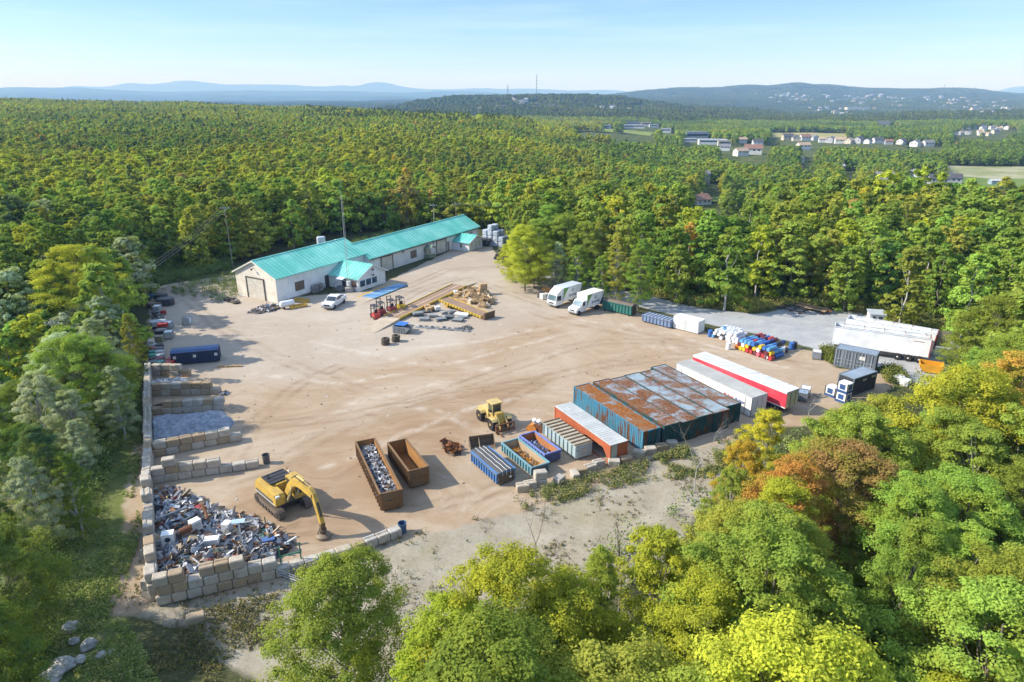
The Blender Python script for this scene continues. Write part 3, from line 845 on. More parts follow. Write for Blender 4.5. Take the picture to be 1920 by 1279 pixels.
LOOSE = [(980, 919, 10, 1, 'chipped concrete block at the left end of the loose row'), (994, 915, 15, 1, 'concrete block with a groove beside the chipped one'), (1013, 909, 8, 2, 'concrete block of the two high stack'),
 (1047, 906, 55, 1, 'tilted concrete block lying apart on the weeds edge'), (1078, 897, -75, 1, 'concrete block end on before the open teal skip'), (1089, 889, 20, 1, 'grooved concrete block of the pair before the blue skip'), (1107, 883, 22, 1, 'sunlit concrete block of the pair before the blue skip'),
 (1122, 875, 30, 1, 'concrete block before the ribbed grey skip'), (1151, 873, -5, 1, 'rounded concrete block before the orange container'), (1174, 868, 8, 1, 'concrete block right of the orange container foot'),
 (1198, 856, -10, 1, 'brown concrete block before the near blue container'), (1219, 849, 8, 1, 'pale grey concrete block before the blue container pair'), (1239, 844, 12, 1, 'rusty brown concrete block before the dark container ends'), (1258, 838, 10, 1, 'grey concrete block farthest right before the containers'),
 (368, 1166, 25, 1, 'lone concrete slab lying in the weeds below the front wall'), (285, 1112, 80, 2, 'leaning concrete block outside the wall corner'), (281, 1040, 75, 1, 'fallen concrete block outside the left wall')]
for (u, v, a, n, lab) in LOOSE:
    p = G(u, v)
    for c in range(n):
        block(p.x, p.y, c * BLZ - .06 + GZf(p.x, p.y), R(a + random.uniform(-4, 4) + 8 * c), lab + (', upper one' if c else ''), 'loose concrete blocks', .95, (R(random.uniform(-5, 5)), R(random.uniform(-3, 3))))
# ------------------------------------------------------------------ containers, roll-off skips, trailers
def corr(mb, x0, x1, z0, z1, y, out, pitch=.30, depth=.05, along='x'):
    """A corrugated sheet along x at y, ribs standing outwards."""
    pts = []; n = max(2, int((x1 - x0) / pitch)); p = (x1 - x0) / n
    for k in range(n):
        a = x0 + k * p
        pts += [(a, 0), (a + .3 * p, 0), (a + .5 * p, depth), (a + .8 * p, depth)]
    pts.append((x1, 0))
    vs = []
    for (x, d) in pts:
        for z in (z0, z1):
            vs.append((x, y + out * d, z) if along == 'x' else (y + out * d, x, z))
    fs = [(2 * i, 2 * i + 2, 2 * i + 3, 2 * i + 1) for i in range(len(pts) - 1)]
    mb.add(vs, fs)

def container(name, label, ctr, L, Wd, H, yaw, mat, roof, group=None, frame=None, doors=None, z0=.0, end=None, notch=False, ribs=True):
    t = thing(name, label, 'container', (ctr.x, ctr.y, z0), yaw, group)
    x, y = L / 2, Wd / 2
    mb = MB()
    for s in (-1, 1): corr(mb, -x + .1, x - .1, .12, H - .1, s * (y - .07), s)
    corr(mb, -y + .1, y - .1, .12, H - .1, -x + .07, -1, along='y')
    mb.box(-x + .06, x - .06, -y + .06, y - .06, .08, .16)
    mb.build('wall', mat, t)
    mb = MB()
    for sx in (-1, 1):
        for sy in (-1, 1): mb.cbox(sx * (x - .06), sy * (y - .06), H / 2, .12, .12, H)
    for sy in (-1, 1):
        mb.cbox(0, sy * (y - .05), .07, L - .24, .1, .14); mb.cbox(0, sy * (y - .05), H - .05, L - .24, .1, .1)
    for sx in (-1, 1): mb.cbox(sx * (x - .05), 0, H - .05, .1, Wd - .24, .1); mb.cbox(sx * (x - .05), 0, .07, .1, Wd - .24, .14)
    mb.build('frame', frame or mat, t)
    mb = MB()
    if ribs:
        n = int(L / .35)
        for k in range(n):
            a = -x + .1 + k * (L - .2) / n; b_ = (L - .2) / n
            mb.add([(a, -y + .1, H - .06), (a + .5 * b_, -y + .1, H - .03), (a + b_, -y + .1, H - .06), (a, y - .1, H - .06), (a + .5 * b_, y - .1, H - .03), (a + b_, y - .1, H - .06)], [(0, 1, 4, 3), (1, 2, 5, 4)])
    else:
        mb.box(-x + .1, x - .1, -y + .1, y - .1, H - .08, H - .03)
    mb.build('roof', roof, t)
    for sy in (-1, 1):
        mb = MB(); y0, y1 = (-y + .13, -.01) if sy < 0 else (.01, y - .13)
        mb.box(x - .1, x - .03, y0, y1, .15, H - .1)
        for k in range(4):
            yy = y0 + (k + .5) * (y1 - y0) / 4; mb.box(x - .03, x - .005, yy - .07, yy + .07, .3, H - .25)
        d = mb.build('door', end or mat, t)
        mb = MB()
        for yy in (y0 + .25, y1 - .25): mb.cyl((x + .015, yy, .12), (x + .015, yy, H - .08), .02, n=6)
        mb.build('lock_rod', frame or mat, d)
    return t

def rustroof(name, paintc, amount, rc=(.27, .10, .03)):
    m = NM(name)
    big = m.noise(.42, 7, .66, dist=.8); fine = m.noise(3.5, 6, .7)
    streak = m.noise(1.0, 5, .6, m.map((.5, 1.1, 1), (0, 0, R(35))), .5)
    c = m.mix(m.ramp(fine, .3, .7), tuple(v * .8 for v in paintc), paintc)
    c = m.mix(m.math('MULTIPLY', m.ramp(m.noise(1.3, 6, .72), .45, .7), .6), c, (.30, .25, .21))
    rust = m.mix(m.ramp(fine, .32, .66), rc, tuple(v * .38 for v in rc))
    rust = m.mix(m.ramp(streak, .5, .7), rust, (.22, .13, .075))
    f = m.ramp(m.math('ADD', m.math('MULTIPLY', big, .55), m.math('ADD', m.math('MULTIPLY', streak, .25), m.math('MULTIPLY', fine, .2))), .60 - amount * .3, .72 - amount * .3)
    return m.done(m.mix(f, c, rust), .8, 0, .2)
def streaky(name, base, rust_amt, rc=(.20, .08, .03), pale=(.5, .55, .55)):
    """Old container side: vertical rust runs over paint, by real wear."""
    m = NM(name)
    v = m.noise(1.0, 6, .7, m.map((3.2, 3.2, .28)), .3); a = m.noise(.35, 5, .6); f = m.noise(4, 5, .7)
    c = m.mix(m.ramp(a, .35, .65), tuple(x * .8 for x in base), base)
    c = m.mix(m.math('MULTIPLY', m.ramp(f, .58, .72), .4), c, pale)
    r = m.ramp(m.math('ADD', m.math('MULTIPLY', v, .65), m.math('MULTIPLY', a, .35)), .60 - rust_amt * .25, .66 - rust_amt * .25)
    return m.done(m.mix(r, c, m.mix(m.ramp(f, .4, .65), rc, tuple(x * .4 for x in rc))), .75, 0, .2)

M_BC1 = streaky('worn blue container paint', (.06, .23, .34), .42)
M_BC2 = streaky('worn container paint with end shade', (.025, .085, .085), .45)  # shade of the near ends is put into this darker paint
ctr, L, Wd, yaw = rect((1076.8, 724), (1207.4, 810), (1237, 801.2), 2.3)
Wd = 2.28
e = Vector((-math.sin(yaw), math.cos(yaw), 0)); ex = Vector((math.cos(yaw), math.sin(yaw), 0))
nms = ['blue container with orange rust on its roof, at the left edge of the container block', 'teal container with painted end shade and a rusty roof, second from the left of the block', 'rust roofed container in the middle left of the block with pale blue patches', 'container in the middle of the block with the bluest roof', 'pale blue roofed container right of the middle of the block', 'last container of the rusty block, set back beside the white trailer']
off = 0
for k in range(6):
    rm = rustroof('rusty roof %s' % 'abcdef'[k], (.30, .40, .46) if k else (.22, .36, .41), [.80, .74, .62, .50, .58, .56][k], rc=[(.36, .13, .028), (.27, .10, .03), (.25, .10, .04), (.24, .10, .04), (.24, .11, .05), (.25, .11, .05)][k])
    p = ctr + e * (off) + ex * ([0, .15, .25, .1, .2, -.45][k])
    container('shipping_container', nms[k], p, L, 2.26, 2.3 + (.1 if k in (1,) else 0), yaw, M_BC1 if k == 0 else M_BC2, rm, 'rusty shipping containers in the block', end=M_BC2, frame=[M_BC1, M_BC2][k > 0])
    off += 2.62 if k == 0 else 2.3

# orange container with a grey roof, part of its side cut open
ctr, L, Wd, yaw = rect((1040.1, 760.6), (1145, 834.8), (1180.6, 826.9), 2.2)
OR = paint((.42, .11, .045), 'orange red container paint', dirt=.25, rust=.2, rough=.6)
t = thing('orange_container', 'orange red container with pale grey roof and a side cut open near its end', 'container', ctr, yaw)
x, y, H = L / 2, Wd / 2, 2.2
mb = MB()
corr(mb, -x + .05, x * .12, .1, H - .1, -y + .06, -1, .25, .03); mb.box(x * .12, x - .05, -y + .04, -y + .1, H * .62, H - .1); mb.box(x - .55, x - .05, -y + .04, -y + .1, .1, H * .62)
mb.prism([(x - .55, -y + .04, H * .62), (x - .55, -y + .04, H * .25), (x - 1.3, -y + .04, H * .62)], (0, .06, 0))
corr(mb, -x + .05, x - .05, .1, H - .1, y - .06, 1, .25, .03)
mb.box(-x + .03, -x + .08, -y + .1, y - .1, .1, H - .1); mb.box(x - .08, x - .03, -y + .9, y - .1, .1, H - .1)
mb.build('wall', OR, t)
mb = MB(); mb.box(-x, x, -y, y, H - .1, H - .04)
for k in range(24): a = -x + .3 + k * (L - .5) / 24; mb.box(a, a + .05, -y + .06, y - .06, H - .045, H - .02)
mb.build('roof', paint((.50, .51, .49), 'pale grey roof sheet', dirt=.55, rough=.6, dcol=(.3, .29, .26)), t)
mb = MB(); mb.box(x - .12, x, -y, -y + .12, 0, H - .1); mb.box(x - .12, x, y - .12, y, 0, H - .1); mb.box(-x, -x + .12, -y, -y + .12, 0, H - .1); mb.box(-x, -x + .12, y - .12, y, 0, H - .1)
mb.box(-x, x, -y, -y + .1, 0, .1); mb.box(-x, x, y - .1, y, 0, .1); mb.build('frame', OR, t)
mb = MB(); mb.box(-x + .1, x - .1, -y + .1, y - .1, .06, .12); mb.build('floor', WOODG, t)
mb = MB(); mb.box(x - .06, x - .01, -y + .14, -y + .85, .1, H - .12); mb.build('door', paint((.42, .44, .38), 'pale door'), t)

# roll-off skips
def skip(name, label, ctr, L, Wd, H, yaw, wallm, ribn, inner=None, group=None, th=.08, ribw=.10, bottom=.18, rim=None, floor_z=.3, cover=None, lid=None, end=None):
    t = thing(name, label, 'skip', ctr, yaw, group)
    x, y = L / 2, Wd / 2
    mb = MB(); mb.box(-x, -x + th, -y + .2, y - .2, bottom, H); mb.build('front_wall', wallm, t)
    for s in (-1, 1):
        mb = MB(); mb.box(-x, x, min(s * (y - .12), s * (y - .12 - th)), max(s * (y - .12), s * (y - .12 - th)), bottom, H)
        for k in range(ribn):
            a = -x + .12 + k * (L - .24) / (ribn - 1); mb.prism([(a - ribw / 2, s * (y - .12), bottom), (a + ribw / 2, s * (y - .12), bottom), (a + ribw / 2 - .02, s * y, bottom + .05), (a - ribw / 2 + .02, s * y, bottom + .05)], (0, 0, H - bottom - .1))
        mb.build('side_wall', wallm, t)
    mb = MB(); r = .13
    for s in (-1, 1): mb.cbox(0, s * (y - .08), H, L, .16, r)
    mb.cbox(-x + .06, 0, H, .12, Wd - .32, r); mb.cbox(x - .06, 0, H, .12, Wd - .32, r)
    mb.build('rim', rim or wallm, t)
    mb = MB(); mb.box(x - th, x - .005, -y + .1, y - .1, bottom, H - .07)
    for k in range(3):
        z = bottom + (k + .5) * (H - bottom) / 3; mb.box(x - .005, x + .05, -y + .12, y - .12, z - .05, z + .05)
    for yy in (-y + .3, y - .3): mb.box(x - .005, x + .06, yy - .05, yy + .05, bottom, H - .08)
    mb.build('tailgate', end or wallm, t)
    mb = MB(); mb.box(-x + .05, x - .05, -y + .15, y - .15, floor_z - .06, floor_z)
    mb.build('floor', inner or wallm, t)
    if inner:
        mb = MB(); q = .012
        for s in (-1, 1):
            yy = s * (y - .12 - th - q / 2); mb.cbox(0, yy, (floor_z + H - .07) / 2, L - 2 * th - .03, q, H - .07 - floor_z)
        mb.cbox(-x + th + q / 2, 0, (floor_z + H - .07) / 2, q, Wd - .24 - 2 * th - .04, H - .07 - floor_z); mb.cbox(x - th - q / 2 - .002, 0, (floor_z + H - .07) / 2, q, Wd - .24 - 2 * th - .04, H - .07 - floor_z)
        mb.build('lining', inner, t)
    for s in (-1, 1): mb = MB(); mb.box(-x + .1, x - .1, s * .5 - .07, s * .5 + .07, .05, floor_z - .06); mb.build('skid', DARK, t)
    for sx in (-1, 1):
        for sy in (-1, 1):
            mb = MB(); mb.cyl((sx * (x - .5), sy * .6, .1), (sx * (x - .5), sy * .85, .1), .1, n=10); mb.build('roller', BLACK, t)
    return t
BRN = paint((.20, .115, .05), 'brown rusted skip paint', dirt=.5, rust=.45, rough=.8, rcol=(.26, .11, .03))
BRNB = streaky('rusted blue skip paint', (.07, .13, .22), .5, (.17, .09, .035))
RIN = paint((.33, .16, .045), 'rusted skip lining', dirt=.6, rough=.9, dcol=(.10, .05, .025))
ctr, L, Wd, yaw = rect((665.3, 828.8), (711.3, 928.1), (754, 916), 1.85)
YS = yaw
SK1 = (ctr, L, Wd, yaw)
skip('rolloff_skip', 'long brown rusted skip heaped with metal scrap', ctr, L, Wd, 1.85, yaw, BRN, 17, RIN, 'skips in the front row')
ctr, L, Wd, yaw = rect((725.3, 830.6), (765.6, 885), (804.6, 874.7), 1.9)
skip('rolloff_skip', 'empty rusted skip with blue flaking side, right of the scrap skip', ctr, L, Wd, 1.9, yaw, BRN, 13, RIN, 'skips in the front row')
ctr, L, Wd, yaw = rect((881.8, 846.7), (931.3, 890.2), (966.9, 878.3), 1.3)
t = skip('rolloff_skip', 'blue skip covered by a black tarpaulin with white straps', ctr, L, Wd, 1.3, yaw, paint((.07, .19, .42), 'bright blue paint', dirt=.35, rust=.2), 11, None, 'skips in the front row', end=paint((.10, .075, .05), 'dark brown gate', dirt=.5, rust=.3))
mb = MB(); x, y = L / 2, Wd / 2
n = 10; vs = []
for i in range(n + 1):
    for j in range(9):
        s = -1 + j / 4; vs.append((-x - .05 + (L + .1) * i / n, s * (y + .06), 1.28 + .20 * (1 - s * s) ** .7 + (.03 * math.sin(i * 2.1 + j) if abs(s) < .9 else -.12)))
mb.add(vs, [(i * 9 + j, (i + 1) * 9 + j, (i + 1) * 9 + j + 1, i * 9 + j + 1) for i in range(n) for j in range(8)])
mb.build('tarpaulin', paint((.075, .075, .078), 'black tarpaulin', dirt=.3, rough=.7), t, True)
for s in (-.42, 0, .42):
    mb = MB(); w = .04; pts = []
    for i in range(n + 1): pts.append((-x - .06 + (L + .12) * i / n, s * y, 1.315 + .20 * (1 - s * s) ** .7 + .03 * math.sin(i * 2.1 + 4 + s * 4)))
    pts.append((x + .08, s * y, 1.0))
    mb.tube(pts, .02, 5); mb.build('strap', WHITE, t)
mb = MB(); mb.prism([(x + .07, .25, .7), (x + .07, .42, .87), (x + .07, .59, .7), (x + .07, .42, .53)], (.015, 0, 0)); mb.build('hazard_placard', WHITE2, t)
TEALP = paint((.16, .33, .38), 'faded teal paint', dirt=.35, rust=.12)
ctr, L, Wd, yaw = rect((939.2, 830.8), (996.6, 878.3), (1029.2, 865.5), 1.1)
SK4 = (ctr, L, Wd, yaw)
skip('rolloff_skip', 'low open teal skip with orange rusty dregs inside', ctr, L, Wd, 1.1, yaw, TEALP, 12, paint((.42, .33, .22), 'stained pale lining', dirt=.5, rust=.25, dcol=(.35, .19, .06)), 'skips in the front row', end=paint((.055, .09, .11), 'teal gate with painted shade', dirt=.4, rust=.2))  # gate teal is darkened to carry the shade of its unlit end
PURP = paint((.17, .22, .48), 'violet blue paint', dirt=.2, rust=.08)
ctr, L, Wd, yaw = rect((972.8, 817), (1021.3, 853.6), (1053, 843.7), 1.15)
SK5 = (ctr, L, Wd, yaw)
skip('rolloff_skip', 'open violet blue skip with orange lining behind the teal one', ctr, L, Wd, 1.15, yaw, PURP, 9, paint((.42, .17, .06), 'orange rust lining', dirt=.4, rough=.9), 'skips in the front row', end=paint((.08, .095, .2), 'violet gate with painted shade', dirt=.3))  # shade of the unlit end is painted into the gate's violet
ctr, L, Wd, yaw = rect((1017.3, 792.2), (1079.7, 837.8), (1110.4, 827.9), 1.6)
LGR = paint((.38, .47, .48), 'pale blue grey paint', dirt=.3, rust=.15)
t = skip('rolloff_skip', 'closed pale grey skip with ribbed rusty lid beside the orange container', ctr, L, Wd, 1.55, yaw, LGR, 9, None, 'skips in the front row', ribw=.16)
x, y = L / 2, Wd / 2
mb = MB(); mb.box(-x, x, -y, y, 1.56, 1.63); mb.build('lid', paint((.42, .38, .28), 'rusty pale lid', dirt=.55, rust=.4, dcol=(.28, .2, .1)), t)
mb = MB()
for k in range(10): a = -x + .1 + k * (L - .35) / 9; mb.box(a, a + .13, -y - .01, y + .01, 1.63, 1.73)
mb.build('lid_rib', paint((.2, .13, .08), 'dark rib', rust=.4), t)
mb = MB(); mb.box(x + .06, x + .09, -.25, .15, .85, 1.2); mb.build('sign_plate', paint((.45, .42, .36), 'faded plate', rust=.2), t)

# green and blue skips along the gravel road
ctr, L, Wd, yaw = rect((1129.4, 562.8), (1184.7, 575), (1196, 571.2), 1.75)
GRN = paint((.03, .17, .14), 'dark green paint', dirt=.35, rust=.2)
t = skip('rolloff_skip', 'dark green skip with a brown cover beside the delivery trucks', ctr, L, Wd, 1.7, yaw, GRN, 10, None, 'skips along the gravel road', end=paint((.07, .055, .04), 'dark brown', rust=.3))
x, y = L / 2, Wd / 2
mb = MB(); mb.yz([(-y - .02, 1.72), (y + .02, 1.72), (y * .4, 1.98), (-y * .4, 1.98)], -x, x); mb.build('cover', paint((.17, .13, .10), 'brown cover', dirt=.4), t)
ctr, L, Wd, yaw = rect((1205.3, 589), (1259.7, 602.2), (1265, 597.5), 1.25)
Wd = max(Wd, 2.0)
t = skip('rolloff_skip', 'low blue skip with a ribbed blue lid left of the white box', ctr, L, Wd, 1.2, yaw, paint((.18, .26, .40), 'worn blue paint', dirt=.5, rust=.2), 9, None, 'skips along the gravel road')
x, y = L / 2, Wd / 2
mb = MB(); mb.box(-x, x, -y, y, 1.22, 1.28); mb.build('lid', paint((.33, .40, .50), 'blue grey lid', dirt=.4), t)
mb = MB()
for k in range(9): a = -x + .1 + k * (L - .35) / 8; mb.box(a, a + .14, -y - .01, y + .01, 1.28, 1.36)
mb.build('lid_rib', paint((.10, .14, .24), 'blue rib', dirt=.3), t)
ctr, L, Wd, yaw = rect((1263.4, 592.8), (1310.3, 604), (1323.4, 598.4), 2.0)
t = thing('storage_box', 'plain white steel storage box beside the white drums', 'container', ctr, yaw)
x, y = L / 2, Wd / 2
mb = MB(); mb.box(-x, x, -y, y, .12, 1.95); mb.build('body', WHITE, t)
mb = MB(); mb.box(-x - .03, x + .03, -y - .03, y + .03, 1.955, 2.02); mb.build('roof', paint((.74, .75, .76), 'white roof sheet', dirt=.25), t)
for a, b_ in ((-x + .1, -.02), (.02, x - .1)):
    mb = MB(); mb.box(a, b_, -y - .03, -y - .002, .2, 1.9); d = mb.build('door', WHITE, t)
    mb = MB(); mb.cyl((b_ - .1 if a < -.1 else a + .1, -y - .05, .3), (b_ - .1 if a < -.1 else a + .1, -y - .05, 1.8), .02, n=6); mb.build('lock_rod', STEEL, d)
mb = MB(); mb.prism([(-.35, -y - .035, 1.35), (-.17, -y - .035, 1.17), (-.35, -y - .035, .99), (-.53, -y - .035, 1.17)], (0, -.01, 0)); mb.build('hazard_placard', paint((.4, .42, .42), 'placard', dirt=.1), t)
mb = MB(); mb.box(-x + .1, x - .1, -y + .1, y - .1, 0, .12); mb.build('base', DARK, t)

# dark blue skip by the far pens
ctr, L, Wd, yaw = rect((325, 684.5), (412, 672), (408, 656), 1.7)
ctr = (G(325, 684) + G(413, 672)) / 2; d = G(413, 692) - G(330, 700); yaw = math.atan2(d.y, d.x)
t = skip('rolloff_skip', 'dark blue closed skip with a bright blue lid beside the far pens', ctr, 6.0, 2.1, 1.75, yaw, paint((.022, .045, .10), 'navy paint', dirt=.3), 12, None, None, ribw=.06)
mb = MB(); mb.yz([(-1.06, 1.76), (1.06, 1.76), (.55, 2.05), (-.55, 2.05)], -3.0, 3.0); mb.build('lid', paint((.06, .12, .26), 'blue lid', dirt=.4), t)
mb = MB()
for a in (-2.7, -.2, 2.5): mb.box(a, a + .38, -1.065, -1.05, 1.0, 1.4)
mb.build('sticker', WHITE2, t)

def wheel(root, x, y, z, r, w, rim=STEEL, name='wheel', n=18):
    s = 1 if y > 0 else -1
    T = Matrix.Translation((x, y, z))
    mb = MB(); mb.T = T; mb.lathe([(r * .62, -w / 2), (r * .93, -w / 2), (r, -w * .36), (r, w * .36), (r * .93, w / 2), (r * .62, w / 2)], n, 'y')
    t = mb.build(name, BLACK, root, False)
    mb = MB(); mb.T = T
    mb.lathe([(r * .60, -w * .47), (r * .6, w * .47)], n, 'y'); mb.cyl((0, 0, 0), (0, s * w * .53, 0), r * .22, n=10)
    mb.build('rim', rim, t)
    return t

# white trailers by the container block
M_TROOF = paint((.40, .40, .37), 'dull trailer roof', dirt=.5, rough=.6, dcol=(.27, .26, .23))
ctr, L, Wd, yaw = rect((1268.6, 680), (1411, 745.9), (1437.1, 736.3), 2.45)
t = thing('trailer_body', 'white trailer body with dull roof standing beside the rusty container block', 'trailer', ctr, yaw)
x, y = L / 2, Wd / 2
mb = MB(); mb.box(-x, x, -y, y, .1, 2.36)
for k in range(int(L / 1.2)): a = -x + .4 + k * 1.2; mb.box(a, a + .04, -y - .015, -y, .12, 2.3)
mb.build('box', paint((.76, .76, .74), 'white trailer side', dirt=.2, dcol=(.5, .42, .33)), t)
mb = MB(); mb.box(-x - .02, x + .02, -y - .02, y + .02, 2.37, 2.45); mb.build('roof', M_TROOF, t)
mb = MB(); mb.box(-x + 1.0, -x + 1.06, -y - .03, -y - .005, .1, 2.36); mb.box(x - .95, x - .89, -y - .03, -y - .005, .1, 2.36)
for (a, s) in ((-x, 1), (x, -1)):
    mb.box(a - .03, a + .03, -y - .03, -y + .06, .1, 2.37); mb.box(a - .03, a + .03, y - .06, y + .03, .1, 2.37)
mb.build('corner_post', STEEL, t)
for s in (-1, 1):
    mb = MB(); mb.box(x + .002, x + .05, min(0, s * (y - .08)) + .01, max(0, s * (y - .08)) - .01, .15, 2.3); d = mb.build('door', paint((.6, .62, .63), 'white door', dirt=.2), t)
    mb = MB(); mb.cyl((x + .07, s * .4, .2), (x + .07, s * .4, 2.25), .02, n=6); mb.build('lock_rod', STEEL, d)
# sprayed scribble on its side
for col, x0, nm in (((.55, .08, .12), 2.0, 'red'), ((.08, .12, .35), 3.7, 'blue')):
    mb = MB(); pts = []
    for k in range(46):
        a = k / 45; pts.append((x0 + 1.5 * a + .13 * math.sin(k * .9), -y - .02, 1.35 + .22 * math.sin(k * 1.25) * (1 - .3 * a)))
    mb.tube(pts, .025, 4); mb.build('graffiti', paint(col, nm + ' spray paint', dirt=0), t)
ctr, L, Wd, yaw = rect((1301.2, 665.2), (1477.5, 735.5), (1500.4, 729), 2.9)
Wd = max(Wd, 2.2); x, y = L / 2, Wd / 2
t = thing('semi_trailer', 'long red sided semi trailer with striped white roof', 'trailer', ctr, yaw)
REDT = NM('faded red trailer side'); m = REDT
REDT = m.done(m.mix(m.ramp(m.noise(.3, 4), .4, .6), (.56, .045, .07), (.60, .10, .12)), .5)
mb = MB(); mb.box(-x, x, -y, y, .85, 2.8); mb.build('box', REDT, t)
mb = MB(); mb.box(-x - .02, x + .02, -y - .02, y + .02, 2.81, 2.9)
for k in range(26): a = -x + .2 + k * (L - .4) / 26; mb.box(a, a + .05, -y + .05, y - .05, 2.9, 2.915)
mt = NM('white trailer roof'); mt = mt.done(mt.mix(mt.ramp(mt.noise(1.0, 5, .6, mt.map((.6, 4.5, 1), (0, 0, R(60)))), .45, .65), (.66, .66, .66), (.34, .36, .38)), .55)
mb.build('roof', mt, t)
mb = MB(); mb.box(-x, x, -y - .03, -y - .005, 2.66, 2.8); mb.box(-x, x, -y - .03, -y - .005, .85, .95); mb.build('side_rail', WHITE, t)
for s in (-1, 1):
    mb = MB(); mb.box(x + .002, x + .06, min(0, s * (y - .06)) + .01, max(0, s * (y - .06)) - .01, .9, 2.75); d = mb.build('door', paint((.45, .45, .30), 'yellowed door', dirt=.4), t)
    mb = MB(); mb.cyl((x + .08, s * .45, .9), (x + .08, s * .45, 2.7), .025, n=6); mb.build('lock_rod', DARK, d)
mb = MB(); mb.box(-x + .5, x - .3, -.5, .5, .62, .85); mb.build('chassis', DARK, t)
for a in (x - 1.3, x - 2.6):
    for s in (-1, 1): wheel(t, a, s * (y - .25), .5, .5, .45)
for s in (-1, 1):
    mb = MB(); mb.box(-x + 2.4, -x + 2.6, s * .7 - .08, s * .7 + .08, 0, .85); mb.build('landing_leg', DARK, t)

# two white walking floor trailers on the gravel
def bulk_trailer(label, a, b, wd, H, zb, opened):
    A, B = G(*a, H), G(*b, H); d = B - A; L = d.length; yaw = math.atan2(d.y, d.x)
    n = Vector((-d.y, d.x, 0)).normalized(); ctr = (A + B) / 2 + n * wd / 2; ctr.z = 0
    t = thing('bulk_trailer', label, 'trailer', ctr, yaw, 'open topped bulk trailers on the gravel')
    x, y = L / 2, wd / 2; th = .06
    mb = MB(); mb.box(-x, x, -y, -y + th, zb, H); mb.box(-x, x, y - th, y, zb, H); mb.box(-x, -x + th, -y + th, y - th, zb, H)
    for k in range(int(L / .28)): q = -x + .15 + k * .28; mb.box(q, q + .04, -y - .012, -y, zb + .1, H - .12)
    mb.build('box', paint((.88, .88, .87), 'white ribbed side', dirt=.06, dcol=(.55, .5, .45)), t)
    mb = MB(); mb.box(-x + th, x - .1, -y + th, y - th, H - .5, H - .45); mb.build('cargo_tarp', paint((.27, .30, .33), 'grey mesh tarp', dirt=.2), t)
    mb = MB()
    for s in (-1, 1): mb.cbox(0, s * (y - .03), H + .04, L, .14, .12)
    mb.cbox(-x + .05, 0, H + .04, .12, wd, .12)
    mb.build('top_rail', paint((.68, .70, .70), 'pale rail', dirt=.2), t)
    for k in range(5):
        q = -x + 1.2 + k * (L - 2) / 4; mb = MB()
        mb.tube([(q, -y, H + .05), (q, -.3, H + .38), (q, .3, H + .38), (q, y, H + .05)], .035, 5); mb.tube([(q + .5, -y - .02, H - .05), (q, -.3, H + .38)], .025, 5)
        mb.build('tarp_bow', paint((.3, .2, .15), 'brown bow', rust=.3), t)
    mb = MB(); mb.box(x - .12, x + .01, -y - .02, -y + .12, zb, H + .08); mb.box(x - .12, x + .01, y - .12, y + .02, zb, H + .08); mb.box(x - .12, x + .01, -y, y, zb - .1, zb + .05)
    mb.build('rear_frame', paint((.32, .07, .06), 'dull red frame', dirt=.3), t)
    mb = MB()
    if opened: mb.prism([(x, y, zb + .1), (x + 1.6, y + .7, zb + .1), (x + 1.6, y + .76, zb + .1), (x, y + .06, zb + .1)], (0, 0, H - zb - .2))
    else: mb.box(x - .06, x - .01, -y + .12, y - .12, zb + .05, H)
    mb.build('tailgate', paint((.40, .33, .24), 'brown gate', dirt=.4, rust=.2), t)
    mb = MB(); mb.box(-x + .4, x - .3, -.45, .45, zb - .25, zb); mb.box(-x + .3, x - 3.9, -y + .05, -y + .1, zb - .35, zb); mb.build('chassis', DARK, t)
    for k in range(3):
        for s in (-1, 1): wheel(t, x - 1.15 - 1.3 * k, s * (y - .1), .5, .5, .42, WHITE)
    for s in (-1, 1):
        mb = MB(); mb.box(-x + 2.6, -x + 2.78, s * .8 - .08, s * .8 + .08, 0, zb); mb.build('landing_leg', DARK, t)
    mb = MB(); mb.box(x - 2.2, x - .9, -y - .025, -y - .008, H - .5, H - .42); mb.build('warning_stripe', paint((.25, .12, .1), 'stripe'), t)
bulk_trailer('white ribbed bulk trailer nearest the yard, broadside, wheels showing', (1565, 613), (1749.4, 637.9), 2.3, 3.5, .95, False)
bulk_trailer('white bulk trailer behind the other one, its tailgate swung open', (1587, 598.5), (1757, 628), 2.3, 3.4, .95, True)

# grey containers at the right end
GRY = paint((.16, .19, .22), 'slate grey container paint', dirt=.2, rough=.5)
GRYL = paint((.32, .36, .39), 'grey bars', dirt=.2)
A, B = G(1561.9, 684.8), G(1638.5, 700.5); d = B - A; yaw = math.atan2(d.y, d.x); L = d.length; n = Vector((-d.y, d.x, 0)).normalized()
ctr = (A + B) / 2 + n * 1.15
GR2 = paint((.24, .30, .37), 'slate blue roof', dirt=.25)
t = container('side_door_container', 'slate grey container with pale lock bars along its side, below the bulk trailers', ctr, L, 2.3, 2.5, yaw, GRY, GR2, 'slate grey containers', frame=GRY)
x = L / 2
mb = MB()
for k in range(4):
    a = -x + .15 + k * (L - .3) / 4; w = (L - .3) / 4
    for q in (.3, .7): mb.cyl((a + q * w, -1.2, .15), (a + q * w, -1.2, 2.4), .03, n=6)
    for z in (.6, 1.1): mb.box(a + .1 * w, a + .9 * w, -1.2, -1.16, z, z + .07)
    mb.box(a - .04, a + .04, -1.2, -1.12, .15, 2.4)
mb.build('side_lock_rod', GRYL, t)
mb = MB(); mb.box(.5, 1.2, -1.215, -1.2, 1.5, 2.0); mb.build('sign_plate', WHITE2, t)
A, B, D = G(1578.5, 702.5, 2.4), G(1602.5, 710.8, 2.4), G(1646, 696.3, 2.4)
d = D - B; yaw = math.atan2(d.y, d.x); L = d.length; n = Vector((-d.y, d.x, 0)).normalized(); wd = abs((A - B).dot(n)); wd = max(wd, 2.1)
